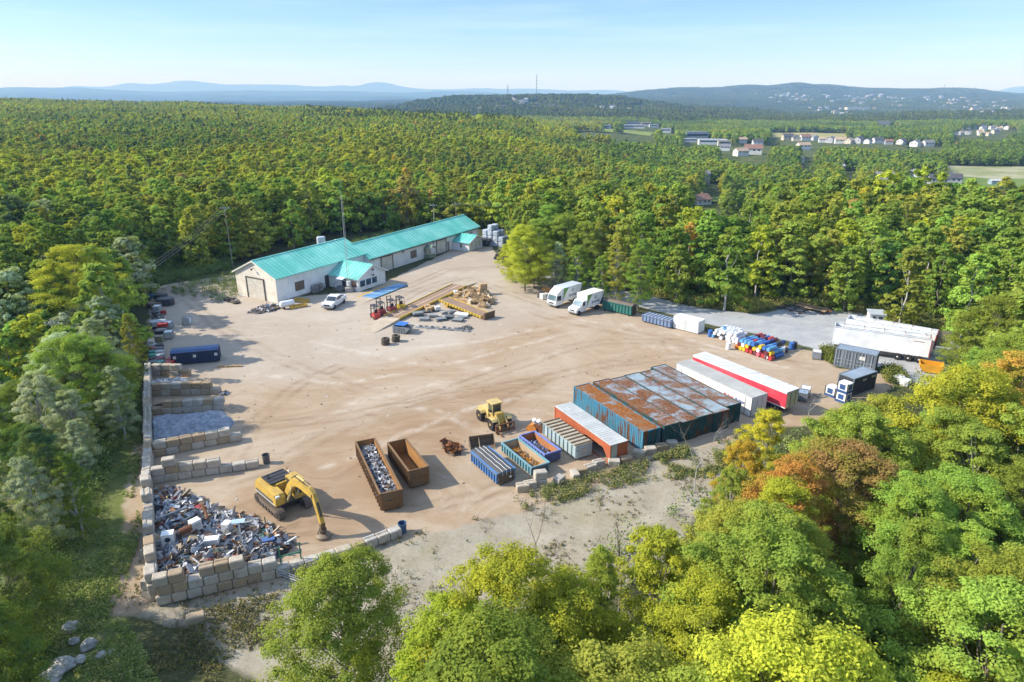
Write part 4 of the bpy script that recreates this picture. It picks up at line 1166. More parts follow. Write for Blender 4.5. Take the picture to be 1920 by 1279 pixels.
ctr = (B + D) / 2 + n * wd / 2; ctr.z = 0
t = container('open_container', 'slate grey container with its dark side standing open behind the blue cased tanks', ctr, L, wd, 2.4, yaw, paint((.045, .05, .055), 'dark container side', dirt=.2), GR2, 'slate grey containers', frame=GRY)
mb = MB(); mb.box(-.6, .2, -wd / 2 - .03, -wd / 2 - .02, 1.7, 2.0); mb.box(1.2, 2.0, -wd / 2 - .03, -wd / 2 - .02, 1.8, 2.1); mb.build('sign_plate', paint((.5, .45, .35), 'sign'), t)

# blue cased white tanks
def tank(u, v, z, label):
    p = G(u, v); t = thing('cased_tank', label, 'tank', (p.x, p.y, z), R(-55), 'blue cased tanks')
    BL = paint((.03, .08, .22), 'deep blue plastic', dirt=.15); s = .62
    mb = MB(); mb.box(-s, s, -s, s, .25, 1.2); mb.build('body', WHITE, t)
    mb = MB(); mb.box(-s - .04, s + .04, -s - .04, s + .04, 0, .3); mb.build('base', BL, t)
    mb = MB()
    for sx in (-1, 1):
        for sy in (-1, 1): mb.cbox(sx * s, sy * s, .78, .09, .09, 1.0)
    mb.build('corner_post', DARK, t)
    mb = MB(); mb.box(-s * .55, s * .55, -s - .03, -s - .003, .42, 1.05); mb.box(s + .003, s + .03, -s * .55, s * .55, .42, 1.05); mb.build('panel', BL, t)
tank(1560, 741, 0, 'blue cased white tank standing alone on the ground left of the pair')
tank(1580, 752, 0, 'blue cased white tank at the bottom of the stacked pair')
tank(1580, 752, 1.27, 'blue cased white tank on top of the stacked pair')
# yellow tipping skip, shed, flatbeds
A, B, D = G(1722, 697.5), G(1752, 705), G(1764, 694)
t = thing('tipping_skip', 'small yellow open tipping skip behind the wheels of the white trailer', 'skip', (A + D) / 2, R(-27))
SY = paint((.68, .32, .02), 'orange yellow paint', dirt=.2, rust=.1)
mb = MB(); y = .95
for s in (-1, 1): mb.xz([(-1.3, .7), (-.8, .12), (1.0, .12), (1.5, 1.15), (-1.3, 1.15)], s * y - .03, s * y + .03)
mb.build('side_wall', SY, t)
mb = MB(); mb.prism([(-1.3, -y, .7), (-.8, -y, .12), (-.75, -y, .18), (-1.24, -y, .75)], (0, 2 * y, 0)); mb.box(-.8, 1.0, -y, y, .12, .18); mb.prism([(1.0, -y, .12), (1.5, -y, 1.15), (1.44, -y, 1.15), (.96, -y, .18)], (0, 2 * y, 0)); mb.box(-1.32, -1.27, -y, y, .7, 1.15)
mb.build('trough', SY, t)
for s in (-.5, .5): mb = MB(); mb.box(-1.0, 1.0, s - .1, s + .1, 0, .11); mb.build('skid', DARK, t)
t = thing('shed', 'tiny white shed with a flat sloping roof behind the bulk trailers', 'shed', G(1640, 606), R(-12))
mb = MB(); mb.yz([(-.8, 0), (.9, 0), (.9, 1.9), (-.8, 1.65)], -1.1, 1.1); mb.build('wall', WHITE2, t)
mb = MB(); mb.prism([(-1.25, -1.0, 1.66), (-1.25, 1.05, 1.95), (-1.25, 1.05, 2.03), (-1.25, -1.0, 1.74)], (2.5, 0, 0)); mb.build('roof', paint((.45, .5, .55), 'pale roof sheet'), t)
for a, b_ in ((-.7, -.25), (.2, .8)): mb = MB(); mb.box(a, b_, -.83, -.802, .9, 1.35); mb.build('window', GLASS, t)
t = thing('flatbed_deck', 'brown wooden flatbed deck lying on the gravel by the woods', 'platform', G(1523, 582), R(-48))
mb = MB(); mb.box(-2.6, 2.6, -1.1, -.15, .5, .62); mb.box(-2.6, 2.6, .15, 1.1, .5, .62); mb.build('deck', paint((.36, .25, .15), 'brown planks', dirt=.3), t)
mb = MB(); mb.box(-3.0, 3.3, -.1, .1, .45, .68); mb.box(-2.4, -2.2, -1, 1, 0, .5); mb.box(2.0, 2.2, -1, 1, 0, .5); mb.build('frame', RUST, t)
t = thing('beam_rack', 'dark rack of steel beams lying on the gravel left of the flatbed deck', 'frame', G(1486, 583), R(-48))
mb = MB()
for y_ in (-1.1, -.5, .4, 1.1): mb.box(-2.6, 2.6, y_ - .05, y_ + .05, .3 + .1 * (y_ > 0), .42 + .1 * (y_ > 0))
for x_ in (-1.8, 0, 1.6): mb.box(x_ - .05, x_ + .05, -1.2, 1.2, .1, .28)
mb.tube([(-2, 1.1, .5), (-1, .2, 1.0), (1, .2, 1.0), (2, 1.1, .5)], .04)
mb.build('beam', DARK, t)
# ------------------------------------------------------------------ machines and vehicles
def excavator():
    pA, pB = G(490, 930), G(537.5, 972.5)
    yaw = R(-45)
    ctr = G(532, 945)
    t = thing('excavator', 'yellow tracked excavator with its arm bent down to a round magnet beside the scrap heap', 'excavator', ctr, yaw)
    TR = paint((.16, .125, .095), 'muddy track steel', dirt=.6, rough=.85)
    for s in (-1, 1):
        y0, y1 = (s * 1.28 - .32, s * 1.28 + .32)
        mb = MB()
        path = []
        for k in range(9): a = math.pi / 2 + math.pi * k / 8; path.append((-1.85 + .42 * math.cos(a), .44 + .42 * math.sin(a)))
        for k in range(9): a = -math.pi / 2 + math.pi * k / 8; path.append((1.85 + .42 * math.cos(a), .44 + .42 * math.sin(a)))
        mb.xz(path[::-1], y0 + .04, y1 - .04)
        # shoes
        per = []
        for i in range(len(path)):
            a, b = Vector(path[i]), Vector(path[(i + 1) % len(path)]); n = max(1, int((b - a).length / .17))
            for k in range(n): per.append((a.lerp(b, k / n), (b - a).normalized()))
        for (p, d) in per:
            n_ = Vector((d.y, -d.x)); q = p + n_ * -.0
            o = [p + d * -.07, p + d * .07, p + d * .05 - n_ * -.07, p + d * -.05 - n_ * -.07]
            mb.xz([(w.x, w.y) for w in o], y0, y1)
        tr = mb.build('track', TR, t)
        mb = MB()
        for a in (-1.3, -.75, -.2, .35, .9, 1.4): mb.cyl((a, y0 - .02, .25), (a, y1 + .02, .25), .17, n=10)
        for a in (-1.85, 1.85): mb.cyl((a, y0 - .03, .44), (a, y1 + .03, .44), .28, n=12)
        mb.build('road_wheel', DARK, tr)
    mb = MB(); mb.box(-1.1, 1.1, -.98, .98, .42, .78); mb.cyl((0, 0, .78), (0, 0, 1.0), .7, n=20); mb.build('undercarriage', DARK, t)
    # upper house: x forward
    mb = MB()
    mb.xz([(-2.35, 1.05), (1.55, 1.05), (1.55, 1.75), (1.3, 2.0), (-1.9, 2.25), (-2.35, 1.9)], -1.38, -.45)   # right side boxes, facing the camera
    mb.xz([(-2.35, 1.05), (.1, 1.05), (.1, 2.25), (-2.0, 2.25), (-2.35, 1.9)], -.445, 1.38)
    mb.build('house', YEL, t)
    mb = MB(); mb.box(-2.3, 1.45, -1.39, 1.36, .95, 1.05); mb.box(-2.2, 1.0, -1.40, -1.382, 1.15, 1.42); mb.build('side_panel', paint((.12, .12, .11), 'grey black panel', dirt=.3), t)
    mb = MB(); mb.box(-2.3, 1.3, -1.41, -1.385, 1.07, 1.13); mb.build('stripe', paint((.72, .70, .62), 'cream stripe', dirt=.2), t)
    mb = MB(); mb.lathe([(1.0, 0), (1.0, .0)], 4) if 0 else None
    mb.prism([(-2.36, -1.3, 1.1), (-2.36, 1.3, 1.1), (-2.62, 1.0, 1.15), (-2.62, -1.0, 1.15)], (0, 0, .8)); mb.build('counterweight', YEL, t)
    mb = MB(); mb.box(-1.9, -.15, -.9, 1.2, 2.255, 2.38)
    for k in range(3): mb.box(-1.75 + .55 * k, -1.68 + .55 * k, -.8, 1.1, 2.38, 2.42)
    mb.build('engine_hood', paint((.035, .035, .04), 'black hood', dirt=.2), t)
    mb = MB(); mb.cyl((-1.1, -.6, 2.38), (-1.1, -.6, 2.85), .07, n=8); mb.build('exhaust', DARK, t)
    # cab on the far (left) side
    mb = MB()
    cx0, cx1, cy0, cy1, cz = .15, 1.65, .42, 1.36, 2.75
    for (a, b_) in ((cx0, cy0), (cx1 - .08, cy0), (cx0, cy1 - .08), (cx1 - .08, cy1 - .08)): mb.box(a, a + .08, b_, b_ + .08, 1.05, cz)
    mb.box(cx0 - .02, cx1 + .04, cy0 - .03, cy1 + .03, cz, cz + .1); mb.box(cx0 + .08, cx1 - .08, cy0 + .01, cy0 + .05, 1.05, 1.6); mb.box(cx0 + .08, cx1 - .08, cy1 - .05, cy1 - .01, 1.05, 1.6); mb.box(cx1 - .06, cx1 - .02, cy0 + .08, cy1 - .08, 1.05, 1.5)
    cab = mb.build('cab', YEL, t)
    mb = MB(); mb.box(cx0 + .03, cx1 - .03, cy0 + .03, cy1 - .03, 1.5, cz - .01); mb.build('cab_glass', GLASS, cab)
    # boom, stick, magnet in the plane y = 0
    H0, H1, H2, H3 = (1.35, 1.7), (3.1, 3.85), (5.45, 3.55), (6.25, 1.25)
    def beam(name, pts, w, mat):
        """Box girder along (x, z, depth) stations."""
        mb = MB(); up, lo = [], []
        for i, (x, z, dp) in enumerate(pts):
            a = Vector(pts[max(0, i - 1)][:2]); b_ = Vector(pts[min(len(pts) - 1, i + 1)][:2]); d = (b_ - a).normalized(); n = Vector((-d.y, d.x))
            up.append((x + n.x * dp / 2, z + n.y * dp / 2)); lo.append((x - n.x * dp / 2, z - n.y * dp / 2))
        for i in range(len(pts) - 1): mb.xz([lo[i], lo[i + 1], up[i + 1], up[i]], -w / 2, w / 2)
        return mb.build(name, mat, t)
    beam('boom', [(1.15, 1.6, .45), (1.98, 2.75, .62), (2.91, 3.65, .72), (3.85, 3.85, .66), (5.06, 3.72, .5), (5.94, 3.6, .36)], .5, YEL)
    beam('stick', [(5.49, 4.15, .26), (5.94, 3.72, .52), (6.32, 2.9, .46), (6.76, 1.7, .34), (6.87, 1.35, .28)], .36, YEL)
    for s in (-1, 1):
        mb = MB(); mb.cyl((1.7, s * .38, 1.25), (2.35, s * .38, 2.2), .11, n=8); mb.cyl((2.35, s * .38, 2.2), (2.95, s * .38, 3.3), .06, n=8); mb.build('boom_ram', paint((.5, .42, .2), 'ram', dirt=.4), t)
    mb = MB(); mb.cyl((3.4, 0, 4.35), (4.6, 0, 4.35), .11, n=8); mb.cyl((4.6, 0, 4.35), (5.5, 0, 4.15), .055, n=8); mb.build('stick_ram', YELP, t)
    mb = MB(); mb.cyl((6.5, -.0, 3.2), (6.9, 0, 2.0), .09, n=8); mb.build('bucket_ram', DARK, t)
    for s in (-.14, .14): mb = MB(); mb.tube([(1.6, s, 2.35), (2.5, s, 3.85), (3.1, s, 4.3), (4.6, s, 4.25), (5.3, s, 4.3)], .035, 5); mb.build('hose', BLACK, t)
    mb = MB(); mb.box(6.72, 7.02, -.2, .2, .75, 1.35); mb.cyl((6.87, 0, .42), (6.87, 0, .8), .25, .33, n=12)
    for k in range(3): a = k * 2.09; mb.cyl((6.87 + .15 * math.cos(a), .15 * math.sin(a), 1.0), (6.87 + .5 * math.cos(a), .5 * math.sin(a), .3), .045, n=5)
    mb.build('grab_head', paint((.13, .095, .06), 'dirty grab', dirt=.5, rust=.3), t)
    mb = MB(); mb.T = Matrix.Translation((6.87, 0, 0)); mb.lathe([(.55, .02), (.62, .06), (.62, .26), (.5, .34), (.3, .42)], 24); mb.build('magnet', paint((.24, .18, .12), 'dusty magnet', dirt=.5, rust=.2), t)
    mb = MB(); mb.box(1.1, 1.55, -1.3, -.95, 1.76, 1.95); mb.build('work_lamp', WHITE2, t)
excavator()

def wheel_loader():
    t = thing('wheel_loader', 'yellow wheel loader with a rusty fork carriage parked before the grey ribbed skip', 'wheel loader', G(926, 793), R(-60))
    LY_ = YELP
    for a in (-1.35, 1.35):
        for s in (-1, 1): wheel(t, a, s * .95, .68, .68, .5, paint((.45, .32, .08), 'muddy yellow rim', dirt=.5))
    mb = MB(); mb.xz([(-2.3, .75), (-.2, .75), (-.2, 1.75), (-1.9, 1.6), (-2.3, 1.35)], -.62, .62); mb.box(-2.5, -2.3, -.7, .7, .7, 1.2); mb.build('engine_body', LY_, t)
    mb = MB(); mb.box(-.2, 1.9, -.38, .38, .55, 1.15); mb.prism([(.9, -.45, 1.15), (1.7, -.45, 1.15), (1.5, -.45, 1.85), (1.0, -.45, 1.85)], (0, .9, 0)); mb.build('front_frame', YEL, t)
    for a in (-1.35, 1.35):
        for s in (-1, 1):
            mb = MB(); mb.xz([(a - .7, 1.2), (a - .45, 1.42), (a + .45, 1.42), (a + .7, 1.2), (a + .62, 1.2), (a + .42, 1.36), (a - .42, 1.36), (a - .62, 1.2)], s * .95 - .28, s * .95 + .28); mb.build('fender', LY_, t)
    mb = MB()
    for (a, b_) in ((-.3, -.55), (.65, -.55), (-.3, .47), (.65, .47)): mb.box(a, a + .08, b_, b_ + .08, 1.4, 2.65)
    mb.box(-.45, .85, -.66, .66, 2.65, 2.78); mb.box(-.3, .73, -.55, .55, 1.3, 1.5); c_ = mb.build('cab', LY_, t)
    mb = MB(); mb.box(-.26, .69, -.51, .51, 1.5, 2.64); mb.build('cab_glass', glass('green glass', (.05, .06, .04)), c_)
    for s in (-1, 1):
        mb = MB(); mb.xz([(1.1, 1.75), (1.35, 1.85), (2.45, .75), (2.5, .4), (2.3, .4), (2.2, .65)], s * .48 - .07, s * .48 + .07); mb.build('lift_arm', LY_, t)
        mb = MB(); mb.cyl((1.2, s * .3, 1.0), (2.1, s * .3, .9), .07, n=8); mb.build('lift_ram', DARK, t)
    mb = MB(); mb.box(2.5, 2.62, -1.15, 1.15, .2, .36); mb.box(2.5, 2.62, -1.15, 1.15, .95, 1.08)
    for y in (-1.1, -.5, .5, 1.1): mb.box(2.48, 2.64, y - .06, y + .06, .1, 1.1)
    mb.box(2.6, 2.75, -1.1, -.95, .08, .6); mb.box(2.6, 3.5, -.9, -.75, .08, .16); mb.build('fork_carriage', RUST, t)
    mb = MB(); mb.cyl((.9, -.6, 2.0), (1.0, -.95, 2.1), .03, n=5); mb.box(.98, 1.02, -1.1, -.85, 1.95, 2.25); mb.build('mirror', BLACK, t)
    mb = MB(); mb.cyl((-1.4, .2, 1.65), (-1.4, .2, 2.2), .06, n=8); mb.build('exhaust', DARK, t)
wheel_loader()

# loose loader bucket
t = thing('loader_bucket', 'brown steel loader bucket lying open behind the tarpaulin skip', 'bucket', G(904, 837), R(15))
mb = MB()
for s in (-1, 1): mb.yz([(-.75, 0), (.5, 0), (.62, .5), (.4, 1.15), (-.15, .55)], s * 1.3 - .03, s * 1.3 + .03)
mb.yz([(-.75, 0), (-.75, .06), (.42, .06), (.55, .5), (.35, 1.12), (.42, 1.15), (.63, .5), (.5, 0)], -1.27, 1.27)
mb.build('shell', paint((.17, .115, .07), 'worn brown steel', dirt=.5, rust=.2), t)
mb = MB(); mb.box(-1.33, 1.33, -.9, -.75, 0, .05); mb.yz([(-.6, .06), (.45, .06), (.42, 1.05)], -.33, -.27); mb.build('cutting_edge', paint((.34, .25, .17), 'bare edge', dirt=.3), t)
t = thing('engine_block', 'orange engine part with two white flanged pipes behind the violet skip', 'engine part', G(1001, 806), R(-30))
mb = MB(); mb.xz([(-.7, 0), (.5, 0), (.5, .5), (.1, .8), (-.4, .7), (-.7, .35)], -.45, .45); mb.build('casing', paint((.50, .19, .03), 'orange paint', dirt=.4, rust=.2), t)
for a in (.2, .75): mb = MB(); mb.cyl((a, .2, .5), (a - .1, -.1, 1.25), .17, n=10); mb.cyl((a - .1, -.1, 1.25), (a - .12, -.16, 1.35), .24, n=12); mb.build('pipe', WHITE2, t)
mb = MB(); mb.box(.35, 1.15, -.3, .5, 0, .85); mb.build('frame', RUST, t)

def box_truck(p, yaw, label, cabover, Lb, Hb):
    t = thing('box_truck', label, 'box truck', p, yaw, 'white delivery trucks')
    y = 1.12; z0 = .95
    mb = MB(); mb.box(-Lb, 0, -y, y, z0, z0 + Hb); mb.build('cargo_box', paint((.80, .80, .79), 'clean white box', dirt=.06), t)
    mb = MB(); mb.box(-Lb - .02, .02, -y - .02, y + .02, z0 + Hb + .002, z0 + Hb + .06); mb.build('roof', paint((.52, .58, .66) if cabover else (.72, .70, .64), 'box roof', dirt=.15), t)
    # painted livery: green sweep at the front, grey corner at the back, ring emblem, word; each a thin film on the side
    yy = y + .004
    GRNP = paint((.13, .30, .07), 'green livery', dirt=0); GRYP = paint((.10, .12, .13), 'dark grey livery', dirt=0)
    top, bot = z0 + Hb - .02, z0 + .03
    for s in (1, -1):
        mb = MB(); pts = [(-.03, s * yy, top)]
        for k in range(9): a = k / 8; pts.append((-.03 - 1.25 * (1 - a) ** 1.7 * 1.0 - .1 * (1 - a), s * yy, top + (bot - top) * a))
        mb.prism(pts if s < 0 else pts[::-1], (0, s * .006, 0)); mb.build('green_sweep', GRNP, t)
        mb = MB(); pts = [(-Lb + .03, s * yy, top)]
        for k in range(9): a = k / 8; pts.append((-Lb + .1 + 1.1 * a ** 1.8, s * yy, top + (bot - top) * a))
        pts.append((-Lb + .03, s * yy, bot)); mb.prism(pts, (0, s * .006, 0)); mb.build('grey_sweep', GRYP, t)
        mb = MB(); c_ = (-Lb * .5, z0 + Hb * .70); pts = []
        for k in range(19): a = 2 * math.pi * k / 18; pts.append((c_[0] + .3 * math.cos(a), s * (yy + .005), c_[1] + .3 * math.sin(a)))
        mb.tube(pts, .022, 4); mb.box(c_[0] - .07, c_[0] + .07, min(s * yy, s * (yy + .01)), max(s * yy, s * (yy + .01)), c_[1] - .2, c_[1] + .02); mb.box(c_[0] - .04, c_[0] + .12, min(s * yy, s * (yy + .01)), max(s * yy, s * (yy + .01)), c_[1] + .05, c_[1] + .14)
        mb.build('ring_emblem', GRYP, t)
        cu = bpy.data.curves.new('lettering', 'FONT'); cu.body = 'Synerlan'; cu.size = .62; cu.shear = .25; cu.align_x = 'CENTER'; cu.extrude = .004; cu.offset = .012
        q = bpy.data.objects.new('type', cu); C.objects.link(q); bpy.context.view_layer.update()
        me = bpy.data.meshes.new_from_object(q.evaluated_get(bpy.context.evaluated_depsgraph_get())); bpy.data.objects.remove(q)
        o = bpy.data.objects.new('lettering', me); C.objects.link(o); o.parent = t; me.materials.clear(); me.materials.append(paint((.06, .09, .14), 'navy lettering', dirt=0))
        o.location = (-Lb * .5, s * (yy + .006), z0 + Hb * .27); o.rotation_euler = (math.pi / 2, 0, math.pi if s > 0 else 0)
    mb = MB(); mb.box(-Lb + .1, .0, -.4, .4, z0 - .3, z0); mb.box(-Lb - .1, -Lb + .1, -y, y, z0 - .35, z0 - .2); mb.build('chassis', DARK, t)
    CW = paint((.79, .79, .78), 'white cab paint', dirt=.06, rough=.35, spec=.5)
    if cabover:
        mb = MB(); mb.xz([(.12, .45), (1.75, .45), (1.82, 1.15), (1.5, 2.35), (.12, 2.45)], -1.0, 1.0); cb = mb.build('cab', CW, t)
        mb = MB(); mb.xz([(.0, 2.46), (1.4, 2.46), (.9, 2.85), (.1, 3.3), (0, 3.3)], -.95, .95); mb.build('wind_deflector', CW, cb)
        ws = [(1.80, -.88, 1.3), (1.80, .88, 1.3), (1.56, .84, 2.2), (1.56, -.84, 2.2)]; dz = (1.25, 2.1, .45, 1.5); fx = 1.83; wf = 1.05
    else:
        mb = MB(); mb.xz([(.05, .45), (2.35, .45), (2.4, 1.0), (2.2, 1.22), (1.35, 1.45), (.75, 2.25), (.05, 2.35)], -.92, .92); cb = mb.build('cab', CW, t)
        ws = [(1.37, -.84, 1.47), (1.37, .84, 1.47), (.83, .78, 2.2), (.83, -.78, 2.2)]; dz = (1.4, 2.1, .25, .85); fx = 2.41; wf = 1.75
    mb = MB(); mb.prism(ws, (.04, 0, .03)); mb.build('windscreen', glass('windscreen', (.10, .15, .17)), cb)
    w_ = 1.0 if cabover else .92
    for s in (-1, 1):
        mb = MB(); mb.box(dz[2], dz[3], min(s * (w_ + .002), s * (w_ + .02)), max(s * (w_ + .002), s * (w_ + .02)), dz[0], dz[1]); mb.build('side_window', GLASS, cb)
        mb = MB(); mb.cyl((dz[3] + .1, s * w_, dz[1] - .2), (dz[3] + .1, s * (w_ + .28), dz[1] - .2), .03, n=5); mb.cbox(dz[3] + .1, s * (w_ + .3), dz[1] - .3, .08, .16, .4); mb.build('mirror', BLACK, cb)
        mb = MB(); mb.cbox(fx - .02, s * .7, .85, .08, .3, .18); mb.build('headlight', paint((.6, .62, .62), 'lamp lens', dirt=0, rough=.1), cb)
        wheel(t, wf, s * .85, .42, .42, .28); wheel(t, -Lb + 1.3, s * .8, .42, .42, .42)
    mb = MB(); mb.cbox(fx - .02, 0, .52, .18, 1.9, .2); mb.build('bumper', STEEL, cb)
    mb = MB(); mb.cbox(fx - .03, 0, .85, .08, .95, .2); mb.build('grille', BLACK, cb)
a_ = G(1100.4, 553.8, 3.2); b_ = G(1131.8, 544.3, 3.2); YT = math.atan2((a_ - b_).y, (a_ - b_).x)
p = (G(1100.4, 553.8, 3.2) + G(1082.9, 548.3, 3.2)) / 2; p.z = 0
box_truck(p, YT, 'white box truck with a bonnet, nearest the dark green skip', False, (a_ - b_).length, 2.2)
p = (G(1057.4, 541.7, 3.2) + G(1038.4, 537, 3.2)) / 2; p.z = 0
box_truck(p, YT, 'white flat nosed box truck parked left of the one with a bonnet', True, (G(1057.4, 541.7, 3.2) - G(1092, 531.9, 3.2)).length, 2.3)

def pickup():
    p = (G(612, 581) + G(642, 566)) / 2
    a, b_ = G(612, 581), G(641, 563); yaw = math.atan2((a - b_).y, (a - b_).x)
    t = thing('pickup_truck', 'white crew cab pickup parked before the workshop wall', 'pickup truck', p, yaw)
    CW = paint((.80, .80, .80), 'white car paint', dirt=.05, rough=.25, spec=.6); y = .98
    mb = MB()
    mb.xz([(-2.85, .45), (2.7, .45), (2.8, .95), (2.6, 1.15), (1.25, 1.22), (1.2, 1.2), (-.9, 1.2), (-.9, 1.18), (-2.85, 1.18)], -y, y)
    mb.build('body', CW, t)
    mb = MB(); mb.xz([(1.25, 1.21), (.55, 1.86), (-.75, 1.9), (-1.0, 1.21)], -y + .08, y - .08); cb = mb.build('cab', CW, t)
    mb = MB(); mb.prism([(1.24, -.82, 1.26), (1.24, .82, 1.26), (.62, .76, 1.84), (.62, -.76, 1.84)], (.03, 0, .03)); mb.build('windscreen', GLASS, cb)
    for s in (-1, 1):
        for q in ([(1.05, 1.27), (.55, 1.78), (.2, 1.8), (.2, 1.27)], [(.1, 1.27), (.1, 1.8), (-.68, 1.82), (-.85, 1.27)]):
            mb = MB(); mb.xz(q, min(s * .895, s * .915), max(s * .895, s * .915)); mb.build('side_window', GLASS, cb)
        mb = MB(); mb.cbox(1.0, s * 1.08, 1.3, .12, .22, .2); mb.build('mirror', CW, cb)
        mb = MB(); mb.cbox(2.72, s * .75, .95, .1, .4, .2); mb.build('headlight', paint((.6, .62, .62), 'lamp lens', dirt=0, rough=.1), t)
        wheel(t, 1.75, s * .86, .4, .4, .28); wheel(t, -1.75, s * .86, .4, .4, .28)
    mb = MB(); mb.box(-2.75, -1.05, -.82, .82, 1.185, 1.2); mb.build('cargo_bed', BLACK, t)
    for s in (-1, 1): mb = MB(); mb.box(-2.85, -1.0, s * .91 - .07, s * .91 + .07, 1.185, 1.3); mb.build('bed_rail', CW, t)
    mb = MB(); mb.box(-2.87, -2.77, -.84, .84, 1.0, 1.3); mb.build('tailgate', CW, t)
    mb = MB(); mb.cbox(2.79, 0, .9, .06, 1.0, .28); mb.build('grille', DARK, t)
    for a in (2.82, -2.9): mb = MB(); mb.cbox(a, 0, .55, .14, 1.9, .2); mb.build('bumper', STEEL, t)
pickup()

def forklift(u, v, yaw, col, label, mast=2.1):
    t = thing('forklift', label, 'forklift', G(u, v), yaw, 'forklifts parked by the truck scale')
    m_ = paint(col, 'forklift paint', dirt=.3)
    mb = MB(); mb.xz([(-1.15, .2), (.9, .2), (.9, .55), (.3, .6), (.1, .95), (-.95, 1.0), (-1.15, .8)], -.52, .52); mb.build('body', m_, t)
    mb = MB()
    for a, y in ((-.85, -.45), (-.85, .45), (.55, -.45), (.55, .45)): mb.cyl((a, y, .6), (a * .8, y, 2.05), .04, n=6)
    mb.box(-.85, .6, -.5, .5, 2.05, 2.1); mb.build('overhead_guard', DARK, t)
    mb = MB(); mb.box(-.5, -.05, -.25, .25, .95, 1.05); mb.box(-.55, -.42, -.25, .25, 1.0, 1.5); mb.build('seat', BLACK, t)
    mb = MB()
    for y in (-.35, .35): mb.box(.95, 1.07, y - .06, y + .06, .1, mast)
    for z in (.5, 1.3, mast - .1): mb.box(.96, 1.05, -.35, .35, z, z + .08)
    mb.box(1.08, 1.14, -.5, .5, .15, .6); mb.build('mast', DARK, t)
    for y in (-.3, .3): mb = MB(); mb.box(1.1, 2.0, y - .06, y + .06, .06, .11); mb.build('fork', STEEL, t)
    for a, r in ((.6, .33), (-.75, .26)):
        for s in (-1, 1): wheel(t, a, s * .48, r, r, .22, n=12)
fy = R(120)
forklift(704, 596, fy, (.45, .05, .04), 'bright red forklift nearest the ramp end, in front of the others')
forklift(714.5, 589, fy, (.25, .04, .04), 'tall dark red forklift, second from the left of the row', 2.5)
forklift(734, 584, fy, (.32, .05, .045), 'red forklift with a pale overhead guard, third from the left', 2.5)
forklift(751, 579, fy, (.55, .36, .03), 'yellow forklift standing at the right end of the forklift row')

# ------------------------------------------------------------------ truck scales and ramp
M_DECK = paint((.30, .195, .13), 'rusty brown deck', dirt=.35, rust=.2, rough=.8, rcol=(.3, .17, .09))
M_CONC = paint((.46, .38, .28), 'dusty concrete', dirt=.3, rough=.9)
yaw = R(64.0); p0 = G(721, 597)
t = thing('truck_scale', 'long brown truck scale deck with yellow edges and a pale wheel line', 'truck scale', p0, yaw)
LD = 21.8; WD = 2.9
mb = MB(); mb.box(0, LD, -WD, 0, .25, .42); mb.build('deck', M_DECK, t)
for a in (.0, -WD - .14): mb = MB(); mb.box(0, LD, a, a + .14, .2, .55); mb.build('edge_rail', paint((.62, .42, .04), 'yellow edge', dirt=.3), t)
mb = MB(); mb.box(.3, LD - .2, -WD * .5 - .1, -WD * .5 + .1, .424, .432); mb.build('wheel_line', paint((.62, .45, .28), 'worn pale line', dirt=.3), t)
mb = MB(); mb.box(0.2, LD - .2, -WD + .3, -.3, 0, .24); mb.build('pit', DARK, t)
for nm, x0, x1, lab in (('scale_ramp', -6.8, -.02, 'cream concrete ramp leading up to the near end of the brown scale'), ('scale_ramp', LD + 4.6, LD + .02, 'pale concrete ramp at the far end of the brown scale')):
    q = thing(nm, lab, 'ramp', p0, yaw, 'concrete ramps of the brown scale')
    mb = MB(); mb.xz([(x0, .0), (x1, .0), (x1, .41), (x0, .02)] if x0 < x1 else [(x1, 0), (x0, 0), (x0, .02), (x1, .41)], -WD - .1, .1); mb.build('slab', M_CONC, q)
a, b_, c_, d_ = G(677.5, 554.5), G(701, 561), G(764, 535.8), G(741, 533)
yaw2 = math.atan2((c_ - b_).y, (c_ - b_).x)
t = thing('platform_scale', 'blue worn scale platform along the front of the scale office', 'truck scale', b_, yaw2)
L2 = (c_ - b_).length; W2 = 2.9
mb = MB(); mb.box(0, L2, 0, W2, .02, .13); 
pb = NM('worn blue deck'); pb = pb.done(pb.mix(pb.ramp(pb.noise(1.0, 6, .65, pb.map((.35, 1.6, 1), (0, 0, R(-60)))), .42, .62), (.05, .19, .42), (.30, .42, .48)), .6)
mb.build('deck', pb, t)
mb = MB(); mb.box(0, L2, -.12, 0, .0, .15); mb.build('edge_beam', paint((.03, .10, .06), 'dark green beam', dirt=.3), t)
t = thing('kerb_strip', 'yellow and orange painted strip between the scale office and the blue platform', 'kerb', b_, yaw2)
mb = MB(); mb.box(-.3, L2 + .8, W2 + .03, W2 + .6, 0, .12); mb.build('strip', paint((.55, .36, .06), 'worn yellow kerb', dirt=.5, dcol=(.3, .2, .08)), t)
q = thing('scale_ramp', 'concrete slab at the near end of the blue platform', 'ramp', b_, yaw2, 'concrete ramps of the blue platform')
mb = MB(); mb.xz([(-3.2, 0), (-.02, 0), (-.02, .12), (-3.2, .02)], 0, W2); mb.build('slab', M_CONC, q)

